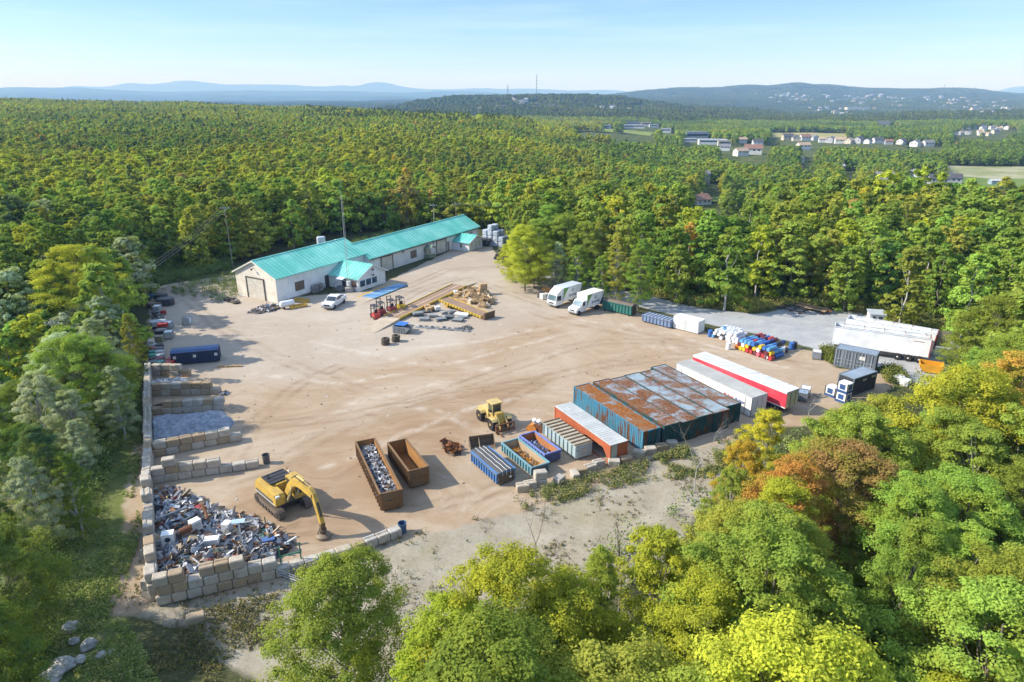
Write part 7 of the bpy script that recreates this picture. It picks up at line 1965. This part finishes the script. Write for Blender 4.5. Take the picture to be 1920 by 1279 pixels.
# specks of town on the far slopes
def specks(n, u0, u1, v0, v1, label, group, w0, w1, seed, up=9):
    r = random.Random(seed)
    for k in range(n):
        u, v = r.gauss((u0 + u1) / 2, (u1 - u0) / 3.5), r.uniform(v0, v1); w = r.uniform(w0, w1)
        house(u, v, w, r.uniform(-20, 20), .6, .35, .22, r.choice(['pale', 'grey', 'tan', 'grey']), r.choice(['white', 'grey', 'cream']), label, group, up=up, parts=False, flat=r.random() < .4)
specks(12, 960, 1010, 184, 200, 'tiny pale house on the slope below the tall radio towers', 'houses on the tower hill', 4, 8, 1)
specks(12, 830, 1000, 196, 214, 'tiny house scattered among the trees left of the tower hill', 'houses left of the tower hill', 3, 6, 2)
specks(12, 1110, 1180, 194, 206, 'tiny pale house on the right flank of the tower hill', 'houses on the right flank', 3, 7, 3)
specks(34, 1440, 1530, 176, 190, 'far white building of the hillside district, left cluster', 'far hillside buildings, left', 3, 7, 4)
specks(34, 1540, 1680, 178, 196, 'far white building of the hillside district, middle cluster', 'far hillside buildings, middle', 3, 7, 5)
specks(36, 1680, 1860, 182, 204, 'far white building of the hillside district, right cluster', 'far hillside buildings, right', 3, 7, 6)
specks(26, 1520, 1640, 203, 216, 'far pale building in the valley below the hillside district', 'valley buildings', 4, 9, 7)
specks(24, 1790, 1930, 198, 214, 'far pale building on the ridge at the right edge', 'right ridge buildings', 4, 9, 8)
for (u, v, w, h, lab) in ((1574, 217, 10, .9, 'tall pale block standing in the valley below the hillside'), (1838, 211, 20, .45, 'big beige institution on the right ridge, left wing'), (1858, 212, 16, .35, 'big beige institution on the right ridge, right wing'), (1612, 208, 44, .15, 'long pale apartment row in the valley'), (1664, 232, 30, .14, 'long brown school roof among the middle woods')):
    house(u, v, w, 0, .3, h, 0, 'tan', 'cream', lab, None, parts=False, up=6, cat='building', name='building', flat=True)
# towers
def tower(u, y, vtop, label, r0=1.6):
    x, y = at_y(u, y); z = float(terrain_z(x, y)); H = 35 + (170 - vtop) / 1452 * y - z - 6
    t = thing('radio_tower', label, 'tower', (x, y, z), 0, 'radio towers on the horizon'); mb = MB()
    for k in range(3): a = k * 2.09; mb.cyl((r0 * math.cos(a), r0 * math.sin(a), 0), (r0 * .7 * math.cos(a), r0 * .7 * math.sin(a), H), .32, n=5)
    n = int(H / 6)
    for k in range(n):
        for j in range(3): a, b = j * 2.09, (j + 1) * 2.09; mb.cyl((r0 * .85 * math.cos(a), r0 * .85 * math.sin(a), k * 6), (r0 * .85 * math.cos(b), r0 * .85 * math.sin(b), k * 6 + 6), .14, n=4)
    mb.build('lattice', paint((.16, .15, .16), 'tower steel', dirt=0), t)
    mb = MB(); mb.cyl((0, 0, H - 2), (0, 0, H + 6), .4, n=5)
    for k in range(4): mb.cyl((0, 0, H * (.45 + .15 * k)), (0, 0, H * (.45 + .15 * k) + 2.2), r0 * 1.5, n=8)
    mb.build('antenna', paint((.13, .12, .13), 'antenna', dirt=0), t)
tower(1006, 2500, 138, 'tallest radio tower, right one of the pair on the middle hill', 1.3); tower(952, 2450, 158, 'shorter radio tower, left one of the pair on the middle hill', 1.2)
tower(1769, 6000, 156, 'thin radio tower on the far right hill, left one', 1.4); tower(1826, 6000, 162, 'thin radio tower on the far right hill, right one', 1.4); tower(1443, 6000, 156, 'small mast on the far hill crest', 1.2)
for (u, v, H, lab) in ((1395, 395, 9, 'slim pole by the lane beside the brown roofed house'), (1402, 398, 6, 'short pole beside the taller one on the lane'), (1480, 345, 9, 'leaning pale pole in the right woods'), (1603, 325, 12, 'pole standing before the pale house in the woods'), (1790, 352, 9, 'white pole by the dark roofed houses')):
    y = ground_y(u, v, 1); x, y = at_y(u, y); t = thing('utility_pole', lab, 'utility pole', (x, y, float(terrain_z(x, y)) + 1), 0, 'utility poles in the right woods'); mb = MB(); mb.cyl((0, 0, -3), (0, 0, H), .18, .12, n=6); mb.build('post', WOODG, t); mb = MB(); mb.box(-.8, .8, -.05, .05, H - .6, H - .45); mb.build('crossarm', WOODG, t)

# fields, each laid on the terrain where the photo shows it
FIELDS, FIELDI = [], []
def field(name, pts, mat, off=.8):
    q = [(u, ground_y(u, v, off)) for u, v in pts]
    drape(name, q, 0, mat, off); FIELDS.append([at_y(*p) for p in q]); FIELDI.append((0, min(p[1] for p in q) + 30, [(u, v + .8) for u, v in pts]))
field('meadow', [(1066, 246), (1224, 257), (1232, 250), (1085, 241)], M_FIELD, .4)
field('dry_meadow', [(1450, 260), (1602, 262), (1602, 252), (1450, 251)], M_FIELD2, .4)
field('sand_lot', [(1810, 346), (1990, 350), (1990, 318), (1784, 316)], M_SAND, .4)
field('lawn', [(1352, 390), (1424, 392), (1418, 380), (1350, 379)], M_LAWN, .8)
field('lane', [(1394, 400), (1424, 400), (1420, 392), (1396, 392)], M_SAND, .6)
field('lawn', [(1835, 352), (1990, 362), (1990, 342), (1838, 338)], M_LAWN, .8)
# --- scatter the woods
def jitter_grid(y0, y1, step, seed):
    g = np.random.default_rng(seed); xm = y1 * 1.1
    X, Y = np.meshgrid(np.arange(-xm, xm, step), np.arange(y0, y1, step))
    X = X.ravel() + g.uniform(-.48, .48, X.size) * step; Y = Y.ravel() + g.uniform(-.48, .48, Y.size) * step
    u = 960 + 1363 * X / np.maximum(Y, 1)
    k = (((u > -500) & (u < 2420)) | (np.abs(X) < 95) & (Y < 130)) & (Y >= y0)
    return X[k], Y[k], g
def allowed(X, Y, Hh, Rr, near):
    ok = np.ones(X.shape, bool)
    if near:
        for P in ZB: ok &= ~inpoly(X, Y, P)
        ok &= ~inpoly(X, Y, BLD)
        gz = np.array([GZf(a, b) for a, b in zip(X, Y)])
        for (dx, fz) in ((0, 1.0), (-.8, .6), (.8, .6), (0, .35), (-.5, .85), (.5, .85), (-.9, .3), (.9, .3), (0, .1)):
            u, v = vec_proj(X + dx * Rr, Y, gz + Hh * fz); ok &= ~inpoly(u, v, P_CLEAR)
    uu, vv = vec_proj(X, Y, terrain_z(X, Y) + (Hh if near else Hh * 1.22)); pr = 1452 / np.maximum(Y, 20) * 3.4
    if near: ok &= ~inpoly(*vec_proj(X, Y, Hh * .7), [(480, 1030), (800, 1030), (800, 1180), (770, 1500), (380, 1500), (470, 1180)])
    for (x, y, r_, u0, u1, vb) in TOWN_CLEAR:
        if not near and y > 3000: continue
        d = np.hypot(X - x, Y - y); ok &= d > r_
        ok &= ~((Y < y) & (uu > u0 - pr) & (uu < u1 + pr) & (vv < vb))    # keep what the yard's side shows of each house open
    for (P, y0, Pu) in FIELDI:
        ub, vb_ = vec_proj(X, Y, terrain_z(X, Y))
        for k in (-.9, 0, .9):
            for q in (0, .25, .5, .75): ok &= ~((Y < y0) & inpoly(uu + k * pr, vv + (vb_ - vv) * q, Pu))
    for P in FIELDS: ok &= ~inpoly(X, Y, P)
    return ok
X, Y, g = jitter_grid(13, 190, 4.7, 5)
Hh = g.uniform(9, 14.5, X.size) * np.where((X < -20) & (Y < 62), .58, np.where((X < -28) & (Y < 80), .85, 1.0))
Rr = Hh * np.where(X < 0, .34, .36)
ok = allowed(X, Y, Hh, Rr, True)
X, Y, Hh = X[ok], Y[ok], Hh[ok]
def pick_col(u, v, y, rr):
    q = rr.random()
    if y < 36 and q > .5: return rr.choice(['fresh green', 'yellow green', 'mid green', 'fresh green', 'mid green'])
    if y < 78 and u > 1480 and q > .06: return rr.choices(['mid green', 'fresh green', 'olive green', 'yellow green', 'deep green'], [4, 5, 1.5, .8, 1.5])[0]
    if y < 60 and u > 1000:
        if u > 1300 and v < 960 and q < .2: return rr.choice(['orange', 'yellow', 'yellow green', 'yellow green', 'fresh green'])
        return rr.choices(['yellow green', 'fresh green', 'mid green', 'olive green', 'yellow', 'orange'], [1.8, 5, 4, 1.5, .15, 0])[0]
    if u < 420: return rr.choices(['deep green', 'bluish green', 'mid green', 'olive green', 'silver green', 'yellow green', 'fresh green'], [3, 2, 3, 1.2, 2.6, .5, 1.2])[0]
    if u > 950: return rr.choices(['mid green', 'fresh green', 'olive green', 'deep green', 'yellow green', 'yellow', 'orange'], [4, 3, 2.5, 1.5, .9, .2, .1])[0]
    return rr.choices(['mid green', 'olive green', 'deep green', 'yellow green', 'fresh green', 'orange', 'rust brown'], [3, 3.5, 1.5, 1.5, 1, .2, .2])[0]
def where_is(u, v, x, y):
    if u > 1150 and y < 48: return 'in the near right woods below the clearing'
    if u > 1500 and y < 78: return 'on the wooded slope right of the blue cased tanks'
    if u > 1700: return 'in the woods at the right edge beyond the bulk trailers'
    if u > 1280: return 'behind the gravel road and the white drums'
    if u > 935 and y > 75: return 'behind the delivery trucks and green skip'
    if u > 620 and y > 110: return 'behind the long warehouse'
    if u > 380 and y > 110: return 'behind the workshop gable'
    if u < 420 and y > 95: return 'in the woods beyond the far left corner of the yard'
    if u < 420 and y > 55: return 'left of the block wall and pens'
    if u < 420: return 'in the dark woods at the lower left edge'
    return 'at the bottom edge of the picture'
HERO = [(205, 690, 8.5, 2, 'silver green', 'silver leaved poplar closest to the far pens', 1.0), (60, 700, 10, 5, 'silver green', 'silver leaved tree at the far left beside the short grey pole', 1.0), (40, 860, 9, 2, 'silver green', 'pale silver tree at the left edge level with the narrow pen', 1.0),
 (962, 452, 8, 5, 'yellow green', 'low yellow green tree at the left end of the grove behind the trucks', 1.1), (1010, 412, 12, 0, 'fresh green', 'fresh green tree in the grove right of the black rolls', 1.0), (1060, 405, 12.5, 3, 'mid green', 'mid green tree in the middle of the grove above the flat nosed truck', 1.0), (1002, 462, 8, 3, 'olive green', 'low olive tree at the foot of the grove right of the black rolls', 1.0), (1046, 455, 9, 2, 'silver green', 'pale stemmed tree at the front of the grove above the trucks', 1.0), (1085, 462, 9, 5, 'mid green', 'small mid green tree at the front right of the grove above the trucks', 1.0), (1100, 418, 12, 1, 'fresh green', 'tall fresh green tree above the bonneted truck', 0.95), (1160, 440, 12, 2, 'olive green', 'slender olive tree above the dark green skip', 1.0), (1205, 450, 12, 4, 'mid green', 'tall mid green tree above the low blue skip', 0.95), (1132, 480, 8, 5, 'fresh green', 'small fresh green tree at the verge above the dark green skip', 0.9),
 (628, 1060, 10.5, 3, 'olive green', 'olive green tree with orange tips standing alone at the bottom of the clearing', 1.0), (950, 1040, 13, 1, 'yellow green', 'bright yellow green tree, tallest at the bottom middle of the picture', 1.05), (842, 1142, 11, 0, 'yellow green', 'yellow green tree left of the tallest one at the bottom edge', 1.0), (1062, 1108, 11, 3, 'yellow green', 'broad yellow green tree right of the tallest one at the bottom edge', .95),
 (1240, 1000, 11.5, 5, 'yellow green', 'small lime tree at the edge of the near right woods', .85), (1130, 1030, 11, 4, 'fresh green', 'thin fresh green tree beside the dead trunk', .75), (1325, 1085, 12, 1, 'yellow green', 'yellow green tree with orange twigs in the near right woods', .95), (1392, 950, 11, 0, 'olive green', 'orange tinged tree in the near right woods above the lime trees', .95),
 (1447, 772, 9, 5, 'yellow', 'yellow topped sapling before the end of the red trailer', .9), (1545, 800, 10, 2, 'olive green', 'olive yellow tree between the red trailer and the tanks', 1.0), (1495, 862, 11.5, 0, 'orange', 'rusty orange maple right of the container block', .95), (1600, 838, 11.5, 3, 'rust brown', 'broad brown red tree below the blue cased tanks', .95), (1660, 745, 10, 0, 'olive green', 'olive tree half covering the slate grey containers', 1.0), (1600, 775, 10, 3, 'yellow green', 'yellow leaved tree below the stacked tanks', .8),
 (1880, 560, 13, 1, 'olive green', 'tall yellow green tree at the right edge behind the bulk trailers', 1.1), (1880, 665, 12, 3, 'mid green', 'large round green tree at the right edge beside the yellow skip', 1.0), (1790, 770, 12, 1, 'mid green', 'large mid green tree below the yellow skip', 1.0), (1830, 900, 11, 3, 'fresh green', 'fresh green tree with orange top at the right edge', 1.0), (1720, 900, 11, 0, 'fresh green', 'fresh green tree in the middle of the right slope', 1.0),
 (1400, 830, 9, 5, 'yellow', 'yellow green sapling beside the last rusty container', .8), (1475, 905, 11, 1, 'yellow green', 'yellow green maple with amber leaves below the orange one', .9),
 (128, 462, 15, 1, 'yellow green', 'tall sunlit yellow tree at the far left above the dark woods', 1.15), (170, 462, 14.5, 4, 'fresh green', 'tall fresh green tree behind the sunlit yellow tree', 1.0), (168, 600, 11, 2, 'silver green', 'silver leaved poplar left of the pens', 1.1), (170, 655, 9, 5, 'olive green', 'light olive poplar in front of the silver one', 1.1), (236, 590, 9, 2, 'olive green', 'narrow olive poplar close to the left end of the block wall', .8), (120, 735, 8, 5, 'silver green', 'small silver leaved poplar at the left edge of the cut strip', 1.0),
 (-60, 1000, 10, 3, 'deep green', 'dark green tree in the lower left corner above the boulders', 1.1), (-90, 1130, 9, 0, 'deep green', 'dark green tree at the bottom left corner', 1.1), (60, 800, 10, 4, 'bluish green', 'bluish green tree at the left edge below the poplars', 1.0), (115, 850, 8, 2, 'mid green', 'slim fresh green tree on the bank left of the fluff pen', .9), (345, 362, 15, 4, 'mid green', 'tall dark topped tree left of the gable pole', 1.0), (985, 425, 12, 3, 'yellow green', 'round yellow green tree standing in front of the black rolls', 1.05), (1030, 385, 14, 1, 'fresh green', 'tall fresh green tree behind the round yellow green one', 1.0), (1125, 415, 12, 2, 'olive green', 'slender olive tree above the delivery trucks', 1.0)]
rr = random.Random(77)
used = []
for (u, v, H, k, col, lab, wide) in HERO:
    p = G(u, v, H); p = G(u, v, H + GZf(p.x, p.y)); tp = NEAR[k]
    z = GZf(p.x, p.y) if p.y < 180 else float(terrain_z(p.x, p.y))
    make_tree(tp, p.x, p.y, z, H, rr.random() * 6.28, col, lab, 'woodland trees', wide); used.append((p.x, p.y, H * (.34 if col in ('orange', 'rust brown') else .22)))
keep = np.ones(X.shape, bool)
for (x, y, r_) in used: keep &= np.hypot(X - x, Y - y) > r_
X, Y, Hh = X[keep], Y[keep], Hh[keep]
UU, VV = vec_proj(X, Y, Hh * .7)
dist = np.sqrt(X ** 2 + Y ** 2 + (CAMH - Hh * .7) ** 2)
inview = (UU > -90) & (UU < 2010) & (VV < 1480)
score = np.where(inview, Hh / dist, 0)
order = np.argsort(-score); NI = 262
ind = order[:NI]; rest = order[NI:]
for i in ind:
    u, v = UU[i], VV[i]; y = Y[i]
    tp = rr.choice(NEAR) if dist[i] < 95 else rr.choice(MID[:5])
    col = pick_col(u, v, y, rr)
    lab = '%s %s %s' % (('tall' if Hh[i] > 12.6 else 'low' if Hh[i] < 9.5 else 'broad leaved'), col + ' tree', where_is(u, v, X[i], y))
    make_tree(tp, X[i], Y[i], GZf(X[i], Y[i]) - .1, Hh[i], rr.random() * 6.28, col, lab, 'woodland trees', rr.uniform(.9, 1.12))

# the rest of the woods: one mass of instanced trees
lib = []      # (object, colour)
protos = []
P2 = [proto(s, H, r_, b, nc, per, sz, sh, None, True, lump=lu, nl=4) for s, H, r_, b, nc, per, sz, sh, lu in
      ((31, 12, 3.6, .06, 46, 30, .75, 'round', .33), (32, 13, 3.1, .06, 44, 30, .75, 'tall', .34), (33, 11, 4.0, .06, 50, 30, .78, 'round', .31), (34, 14, 3.4, .06, 48, 30, .75, 'round', .33), (35, 15, 2.7, .05, 60, 22, .7, 'cone', .25))]
P3 = [proto(s, H, r_, b, nc, per, sz, sh, None, True, lump=.36, nl=0) for s, H, r_, b, nc, per, sz, sh in
      ((41, 12, 3.9, .2, 22, 12, 1.55, 'round'), (42, 13, 3.4, .2, 20, 12, 1.5, 'tall'), (43, 15, 2.7, .05, 26, 9, 1.2, 'cone'))]
coll = bpy.data.collections.new('forest kinds')
_lm = {}
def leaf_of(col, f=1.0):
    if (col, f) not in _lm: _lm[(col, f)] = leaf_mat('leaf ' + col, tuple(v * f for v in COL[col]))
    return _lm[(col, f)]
def variant(o, name, col, f=1.0):
    q = o.copy(); q.data = o.data.copy(); q.name = name; q.data.materials[0] = leaf_of(col, f); coll.objects.link(q)
GC = ['mid green', 'olive green', 'fresh green', 'yellow green', 'deep green', 'orange', 'rust brown']
KIND = {}
idx = 0
# a stable order by name
for a, o in enumerate(P2[:4]):
    for b, c in enumerate(GC):
        variant(o, 'k%03d' % idx, c); KIND[(0, a, b)] = idx; idx += 1
variant(P2[4], 'k%03d' % idx, 'bluish green', .8); KIND['cone0'] = idx; idx += 1
for a, o in enumerate(P3[:2]):
    for b, c in enumerate(GC):
        variant(o, 'k%03d' % idx, c); KIND[(1, a, b)] = idx; idx += 1
variant(P3[2], 'k%03d' % idx, 'bluish green', .7); KIND['cone1'] = idx; idx += 1
# clumps for the far hills
def clump(seed, size, n, nm, col):
    g = np.random.default_rng(seed); vs, fs = [], []; o = 0
    base_v = []; 
    ico = MB(); n1, n2 = 5, 7
    for a in range(n1):
        for b in range(n2):
            th, ph = math.pi * .5 * a / (n1 - 1) * 1.15, 2 * math.pi * (b + .5 * (a % 2)) / n2; base_v.append((math.sin(th) * math.cos(ph), math.sin(th) * math.sin(ph), math.cos(th)))
    bv = np.array(base_v); bf = np.array([(a * n2 + b, (a + 1) * n2 + b, (a + 1) * n2 + (b + 1) % n2, a * n2 + (b + 1) % n2) for a in range(n1 - 1) for b in range(n2)])
    for k in range(n):
        c = np.array([g.uniform(-size / 2, size / 2), g.uniform(-size / 2, size / 2), g.uniform(4, 8.5)]); r_ = g.uniform(3.2, 5.6)
        v = bv * r_ * np.array([1, 1, g.uniform(.9, 1.5)]) * g.uniform(.72, 1.2, (len(bv), 1)) + c
        vs.append(v); fs.append(bf + o); o += len(bv)
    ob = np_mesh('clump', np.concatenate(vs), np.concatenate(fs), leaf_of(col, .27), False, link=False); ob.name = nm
    coll.objects.link(ob)
CL0 = idx
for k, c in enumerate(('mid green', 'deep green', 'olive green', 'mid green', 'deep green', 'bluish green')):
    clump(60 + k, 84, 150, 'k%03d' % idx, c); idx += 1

pts, kin, scl, rot = [], [], [], []
def put(x, y, z, k, s, a): pts.append((x, y, z)); kin.append(k); scl.append(s); rot.append(a)
gg = np.random.default_rng(9)
for i in rest:
    if score[i] == 0 and Y[i] < 60 and -260 < UU[i] < 2180: continue
    k = rr.choices(range(7), [3, 3, 2, 1.8, 1.2, .1, .15])[0]
    put(X[i], Y[i], GZf(X[i], Y[i]) - .1, KIND[(0, rr.randrange(4), k)], Hh[i] / 12.5, rr.random() * 6.28)
def band(y0, y1, step, seed, lod):
    X, Y, g = jitter_grid(y0, y1, step, seed); Z = terrain_z(X, Y)
    ok = allowed(X, Y, np.full(X.shape, 12.0), np.full(X.shape, 3.3), False)
    if y0 < 200: ok &= ~inpoly(X, Y, BLD)
    X, Y, Z = X[ok], Y[ok], Z[ok]
    tone = fbm(X * .012 + 40, Y * .012, 4); con = fbm(X * .006, Y * .004 + 3, 3); U = 960 + 1363 * X / Y
    q = g.random(X.size); pick = g.random(X.size)
    for i in range(X.size):
        t = tone[i] + (q[i] - .5) * .42; right = U[i] > 1150
        pine = (Y[i] > 620 and 560 < U[i] < 1010 and con[i] > .5 and pick[i] < .22) or pick[i] < .018
        if pine: put(X[i], Y[i], Z[i] - .3, KIND['cone%d' % lod], g.uniform(.6, .92), q[i] * 6.28); continue
        if right: t -= .14 * (Y[i] > 520); k = 4 if t < .33 else 0 if t < .50 else 2 if t < .62 else 1 if pick[i] < .7 else 3
        else: k = 4 if t < .2 else 0 if t < .33 else 1 if t < .52 else 2 if t < .57 else 3
        if pick[i] > .994: k = 5
        elif pick[i] > .98 and not right: k = 6
        put(X[i], Y[i], Z[i] - .3, KIND[(lod, int(q[i] * 97) % (4 if lod == 0 else 2), k)], g.uniform(.6, .84) * (.72 + .62 * tone[i]), q[i] * 50)
band(186, 430, 3.8, 21, 0)
band(430, 1520, 4.5, 22, 1)
X, Y, g = jitter_grid(1480, 6600, 66, 23)
Z = terrain_z(X, Y); U = 960 + 1363 * X / Y
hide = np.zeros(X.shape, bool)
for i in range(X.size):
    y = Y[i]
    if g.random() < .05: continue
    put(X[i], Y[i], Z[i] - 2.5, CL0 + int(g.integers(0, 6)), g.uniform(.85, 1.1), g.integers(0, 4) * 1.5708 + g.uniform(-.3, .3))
me = bpy.data.meshes.new('woods'); me.vertices.add(len(pts)); me.vertices.foreach_set('co', np.array(pts, np.float32).ravel())
for nm, ty, dat in (('kind_index', 'INT', np.array(kin, np.int32)), ('size', 'FLOAT', np.array(scl, np.float32)), ('turn', 'FLOAT', np.array(rot, np.float32))):
    at = me.attributes.new(nm, ty, 'POINT'); at.data.foreach_set('value', dat)
def instancer(name, me, coll, label, cat):
    o = bpy.data.objects.new(name, me); C.objects.link(o)
    ng = bpy.data.node_groups.new(name, 'GeometryNodeTree')
    ng.interface.new_socket('Geometry', in_out='INPUT', socket_type='NodeSocketGeometry'); ng.interface.new_socket('Geometry', in_out='OUTPUT', socket_type='NodeSocketGeometry')
    a, b = ng.nodes.new('NodeGroupInput'), ng.nodes.new('NodeGroupOutput')
    ci = ng.nodes.new('GeometryNodeCollectionInfo'); ci.inputs['Collection'].default_value = coll; ci.inputs['Separate Children'].default_value = True; ci.inputs['Reset Children'].default_value = True
    ip = ng.nodes.new('GeometryNodeInstanceOnPoints'); ip.inputs['Pick Instance'].default_value = True
    def na(nm, ty):
        x = ng.nodes.new('GeometryNodeInputNamedAttribute'); x.data_type = ty; x.inputs['Name'].default_value = nm; return [s for s in x.outputs if s.enabled and s.name == 'Attribute'][0]
    cx = ng.nodes.new('ShaderNodeCombineXYZ'); er = ng.nodes.new('FunctionNodeEulerToRotation')
    l = ng.links.new
    l(a.outputs[0], ip.inputs['Points']); l(ci.outputs[0], ip.inputs['Instance']); l(na('kind_index', 'INT'), ip.inputs['Instance Index'])
    l(na('turn', 'FLOAT'), cx.inputs['Z']); l(cx.outputs[0], er.inputs[0]); l(er.outputs[0], ip.inputs['Rotation']); l(na('size', 'FLOAT'), ip.inputs['Scale']); l(ip.outputs[0], b.inputs[0])
    md = o.modifiers.new('scatter', 'NODES'); md.node_group = ng
    return tag(o, label, cat, None, 'stuff')
instancer('woods', me, coll, 'wide mixed woods stretching from behind the yard to the far hills', 'woods')
print('individual trees', NI + len(HERO), 'mass', len(pts), 'blocks', nblk[0])

# --- bare and dead trees
def bare_tree(u, vb, H, label, seed, mat, spread=.5, nb=9):
    p = G(u, vb); rr = random.Random(seed); t = thing('bare_tree', label, 'tree', p, 0, 'bare trees before the woods'); mb = MB()
    def br(a, d, L, r_, dep):
        b = a + d * L; mid = a.lerp(b, .5) + Vector((rr.gauss(0, .04), rr.gauss(0, .04), 0)) * L
        mb.cyl(a, mid, r_, r_ * .8, 5, False); mb.cyl(mid, b, r_ * .8, r_ * .55, 5, False)
        if dep == 0: return
        for k in range(rr.choice([2, 3])):
            dd = (d + Vector((rr.gauss(0, spread), rr.gauss(0, spread), rr.uniform(-.1, .35)))).normalized(); br(mid if k == 2 else b, dd, L * rr.uniform(.55, .8), r_ * .5, dep - 1)
    br(Vector((0, 0, -.2)), Vector((rr.gauss(0, .04), rr.gauss(0, .04), 1)).normalized(), H * .42, .008 * H + .012, nb)
    mb.build('branch', mat, t)
bare_tree(1302, 922, 6.6, 'leafless pale tree standing before the dark container ends', 4, M_BIRCH, .42, 5)
bare_tree(1003, 1075, 6.5, 'dead dark tree at the edge of the clearing behind the bottom trees', 8, M_BARK, .3, 3)
bare_tree(1160, 1190, 10.5, 'dead bare trunk in the near right woods', 13, M_BARK, .22, 2)
bare_tree(1512, 800, 5, 'leafless pale bush beside the end of the red trailer', 15, M_BIRCH, .5, 4)
# --- shrubs and weeds
def tuft_mesh(name, label, cat, n, region, hmin, hmax, cols, seed, per=9, w=.10):
    g = np.random.default_rng(seed); P = []
    polys, dens = region
    while len(P) < n:
        poly = polys[g.integers(0, len(polys))]; a = np.array(poly); x = g.uniform(a[:, 0].min(), a[:, 0].max(), 400); y = g.uniform(a[:, 1].min(), a[:, 1].max(), 400)
        k = inpoly(x, y, poly) & (fbm(x * .35 + seed, y * .35, 3) + g.uniform(-.12, .12, 400) > dens)
        P += list(zip(x[k], y[k]))
    P = np.array(P[:n]); V, Fc, Mi = [], [], []
    hh = g.uniform(hmin, hmax, n) * (.5 + fbm(P[:, 0] * .3, P[:, 1] * .3, 3))
    z = np.array([GZf(x, y) for x, y in P])
    c = np.repeat(np.column_stack([P, z]), per, 0); H_ = np.repeat(hh, per)
    d = g.normal(size=(n * per, 3)); d /= np.linalg.norm(d, axis=1, keepdims=True)
    ctr = c + d * H_[:, None] * np.array([.55, .55, .25]) + np.column_stack([np.zeros(n * per), np.zeros(n * per), H_ * g.uniform(.1, 1, n * per)])
    N = d + g.normal(size=d.shape) * .6 + np.array([0, 0, .5]); N /= np.linalg.norm(N, axis=1, keepdims=True)
    v, f = leaf_quads(ctr, N, w * 2.2, g)
    o = np_mesh(name, v, f, [two('weed ' + name + str(k), tuple(x * .8 for x in c_), c_, .8) for k, c_ in enumerate(cols)], False)
    o.data.polygons.foreach_set('material_index', np.repeat(g.integers(0, len(cols), n), per).astype(np.int32))
    return tag(o, label, cat, None, 'stuff')
WEEDS = [(.16, .19, .05), (.24, .25, .07), (.33, .30, .11), (.12, .16, .045)]
tuft_mesh('verge_weeds', 'tall yellow green weeds along the gravel road and wood edge', 'weeds', 2600, ([P_VERGE], .40), .5, 1.5, [(.27, .31, .06), (.36, .36, .08), (.19, .25, .05), (.42, .34, .10)], 3, 24, .075)
ROWW = gp([(960, 935), (1060, 905), (1200, 870), (1300, 838), (1400, 815), (1400, 850), (1330, 895), (1200, 905), (1080, 935), (985, 960)])
tuft_mesh('row_weeds', 'weeds growing along the loose block row in front of the containers', 'weeds', 1700, ([ROWW, gp([(1200, 868), (1300, 835), (1420, 812), (1400, 870), (1260, 900)])], .44), .25, .7, WEEDS, 4, 22, .05)
tuft_mesh('clearing_weeds', 'sparse weeds and dry tufts on the bare clearing', 'weeds', 1900, ([P_CLR, P_CLR, P_CLR, gp([(250, 1170), (520, 1110), (520, 1290), (300, 1290)])], .5), .12, .45, [(.12, .13, .04), (.2, .18, .08), (.27, .22, .08), (.16, .16, .04)], 5, 14, .045)
tuft_mesh('turf', 'green ground cover on the bank left of the block wall', 'ground cover', 5200, ([P_TURF], .42), .12, .5, [(.24, .32, .075), (.31, .38, .09), (.19, .26, .06), (.40, .40, .14)], 6, 22, .04)
tuft_mesh('island_weeds', 'yellow green weeds between the drums, the tote and the grey container', 'weeds', 420, ([gp([(1475, 650), (1500, 645), (1526, 662), (1500, 668)]), gp([(1540, 655), (1562, 660), (1560, 684), (1540, 672)]), gp([(1650, 690), (1680, 690), (1700, 712), (1665, 720)])], .2), .5, 1.3, [(.16, .19, .03), (.22, .21, .05), (.1, .14, .03)], 7, 26, .07)
UND = [[(x, y) for x, y in gp(q)] for q in ([(-60, 1279), (-60, 1000), (150, 850), (225, 760), (200, 900), (110, 1060), (80, 1279)], [(1140, 1030), (1290, 930), (1420, 850), (1660, 740), (1800, 660), (1990, 620), (1990, 1279), (1000, 1279)], [(262, 560), (280, 540), (430, 505), (440, 480), (300, 500), (240, 530)])] + [[tuple((NA + XH * a + NH * b).xy) for a, b in ((-6, -9.5), (66, -9.5), (66, -24), (-6, -26))]] + [gp([(1080, 513), (1250, 556), (1450, 560), (1650, 575), (1800, 606), (1800, 588), (1650, 558), (1450, 545), (1250, 540), (1100, 500)])]
tuft_mesh('undergrowth', 'undergrowth beneath the trees around the yard', 'undergrowth', 6500, (UND, .3), .5, 1.6, [(.12, .18, .045), (.18, .25, .06), (.24, .29, .075)], 8, 34, .075)
# ------------------------------------------------------------------ the air
mb = MB(); mb.box(-26000, 26000, -400, 23000, -140, 420)
hm = bpy.data.materials.new('air'); hm.use_nodes = True
for n in list(hm.node_tree.nodes):
    if n.type == 'BSDF_PRINCIPLED': hm.node_tree.nodes.remove(n)
pv = hm.node_tree.nodes.new('ShaderNodeVolumePrincipled')
pv.inputs['Color'].default_value = (.30, .55, 1.0, 1)
pv.inputs['Absorption Color'].default_value = (1, 1, 1, 1)
pv.inputs['Density'].default_value = 1.25e-4
pv.inputs['Anisotropy'].default_value = 0.0
hm.node_tree.links.new(pv.outputs[0], hm.node_tree.nodes['Material Output'].inputs['Volume'])
hz = mb.build('haze', hm)
tag(hz, kind='stuff')
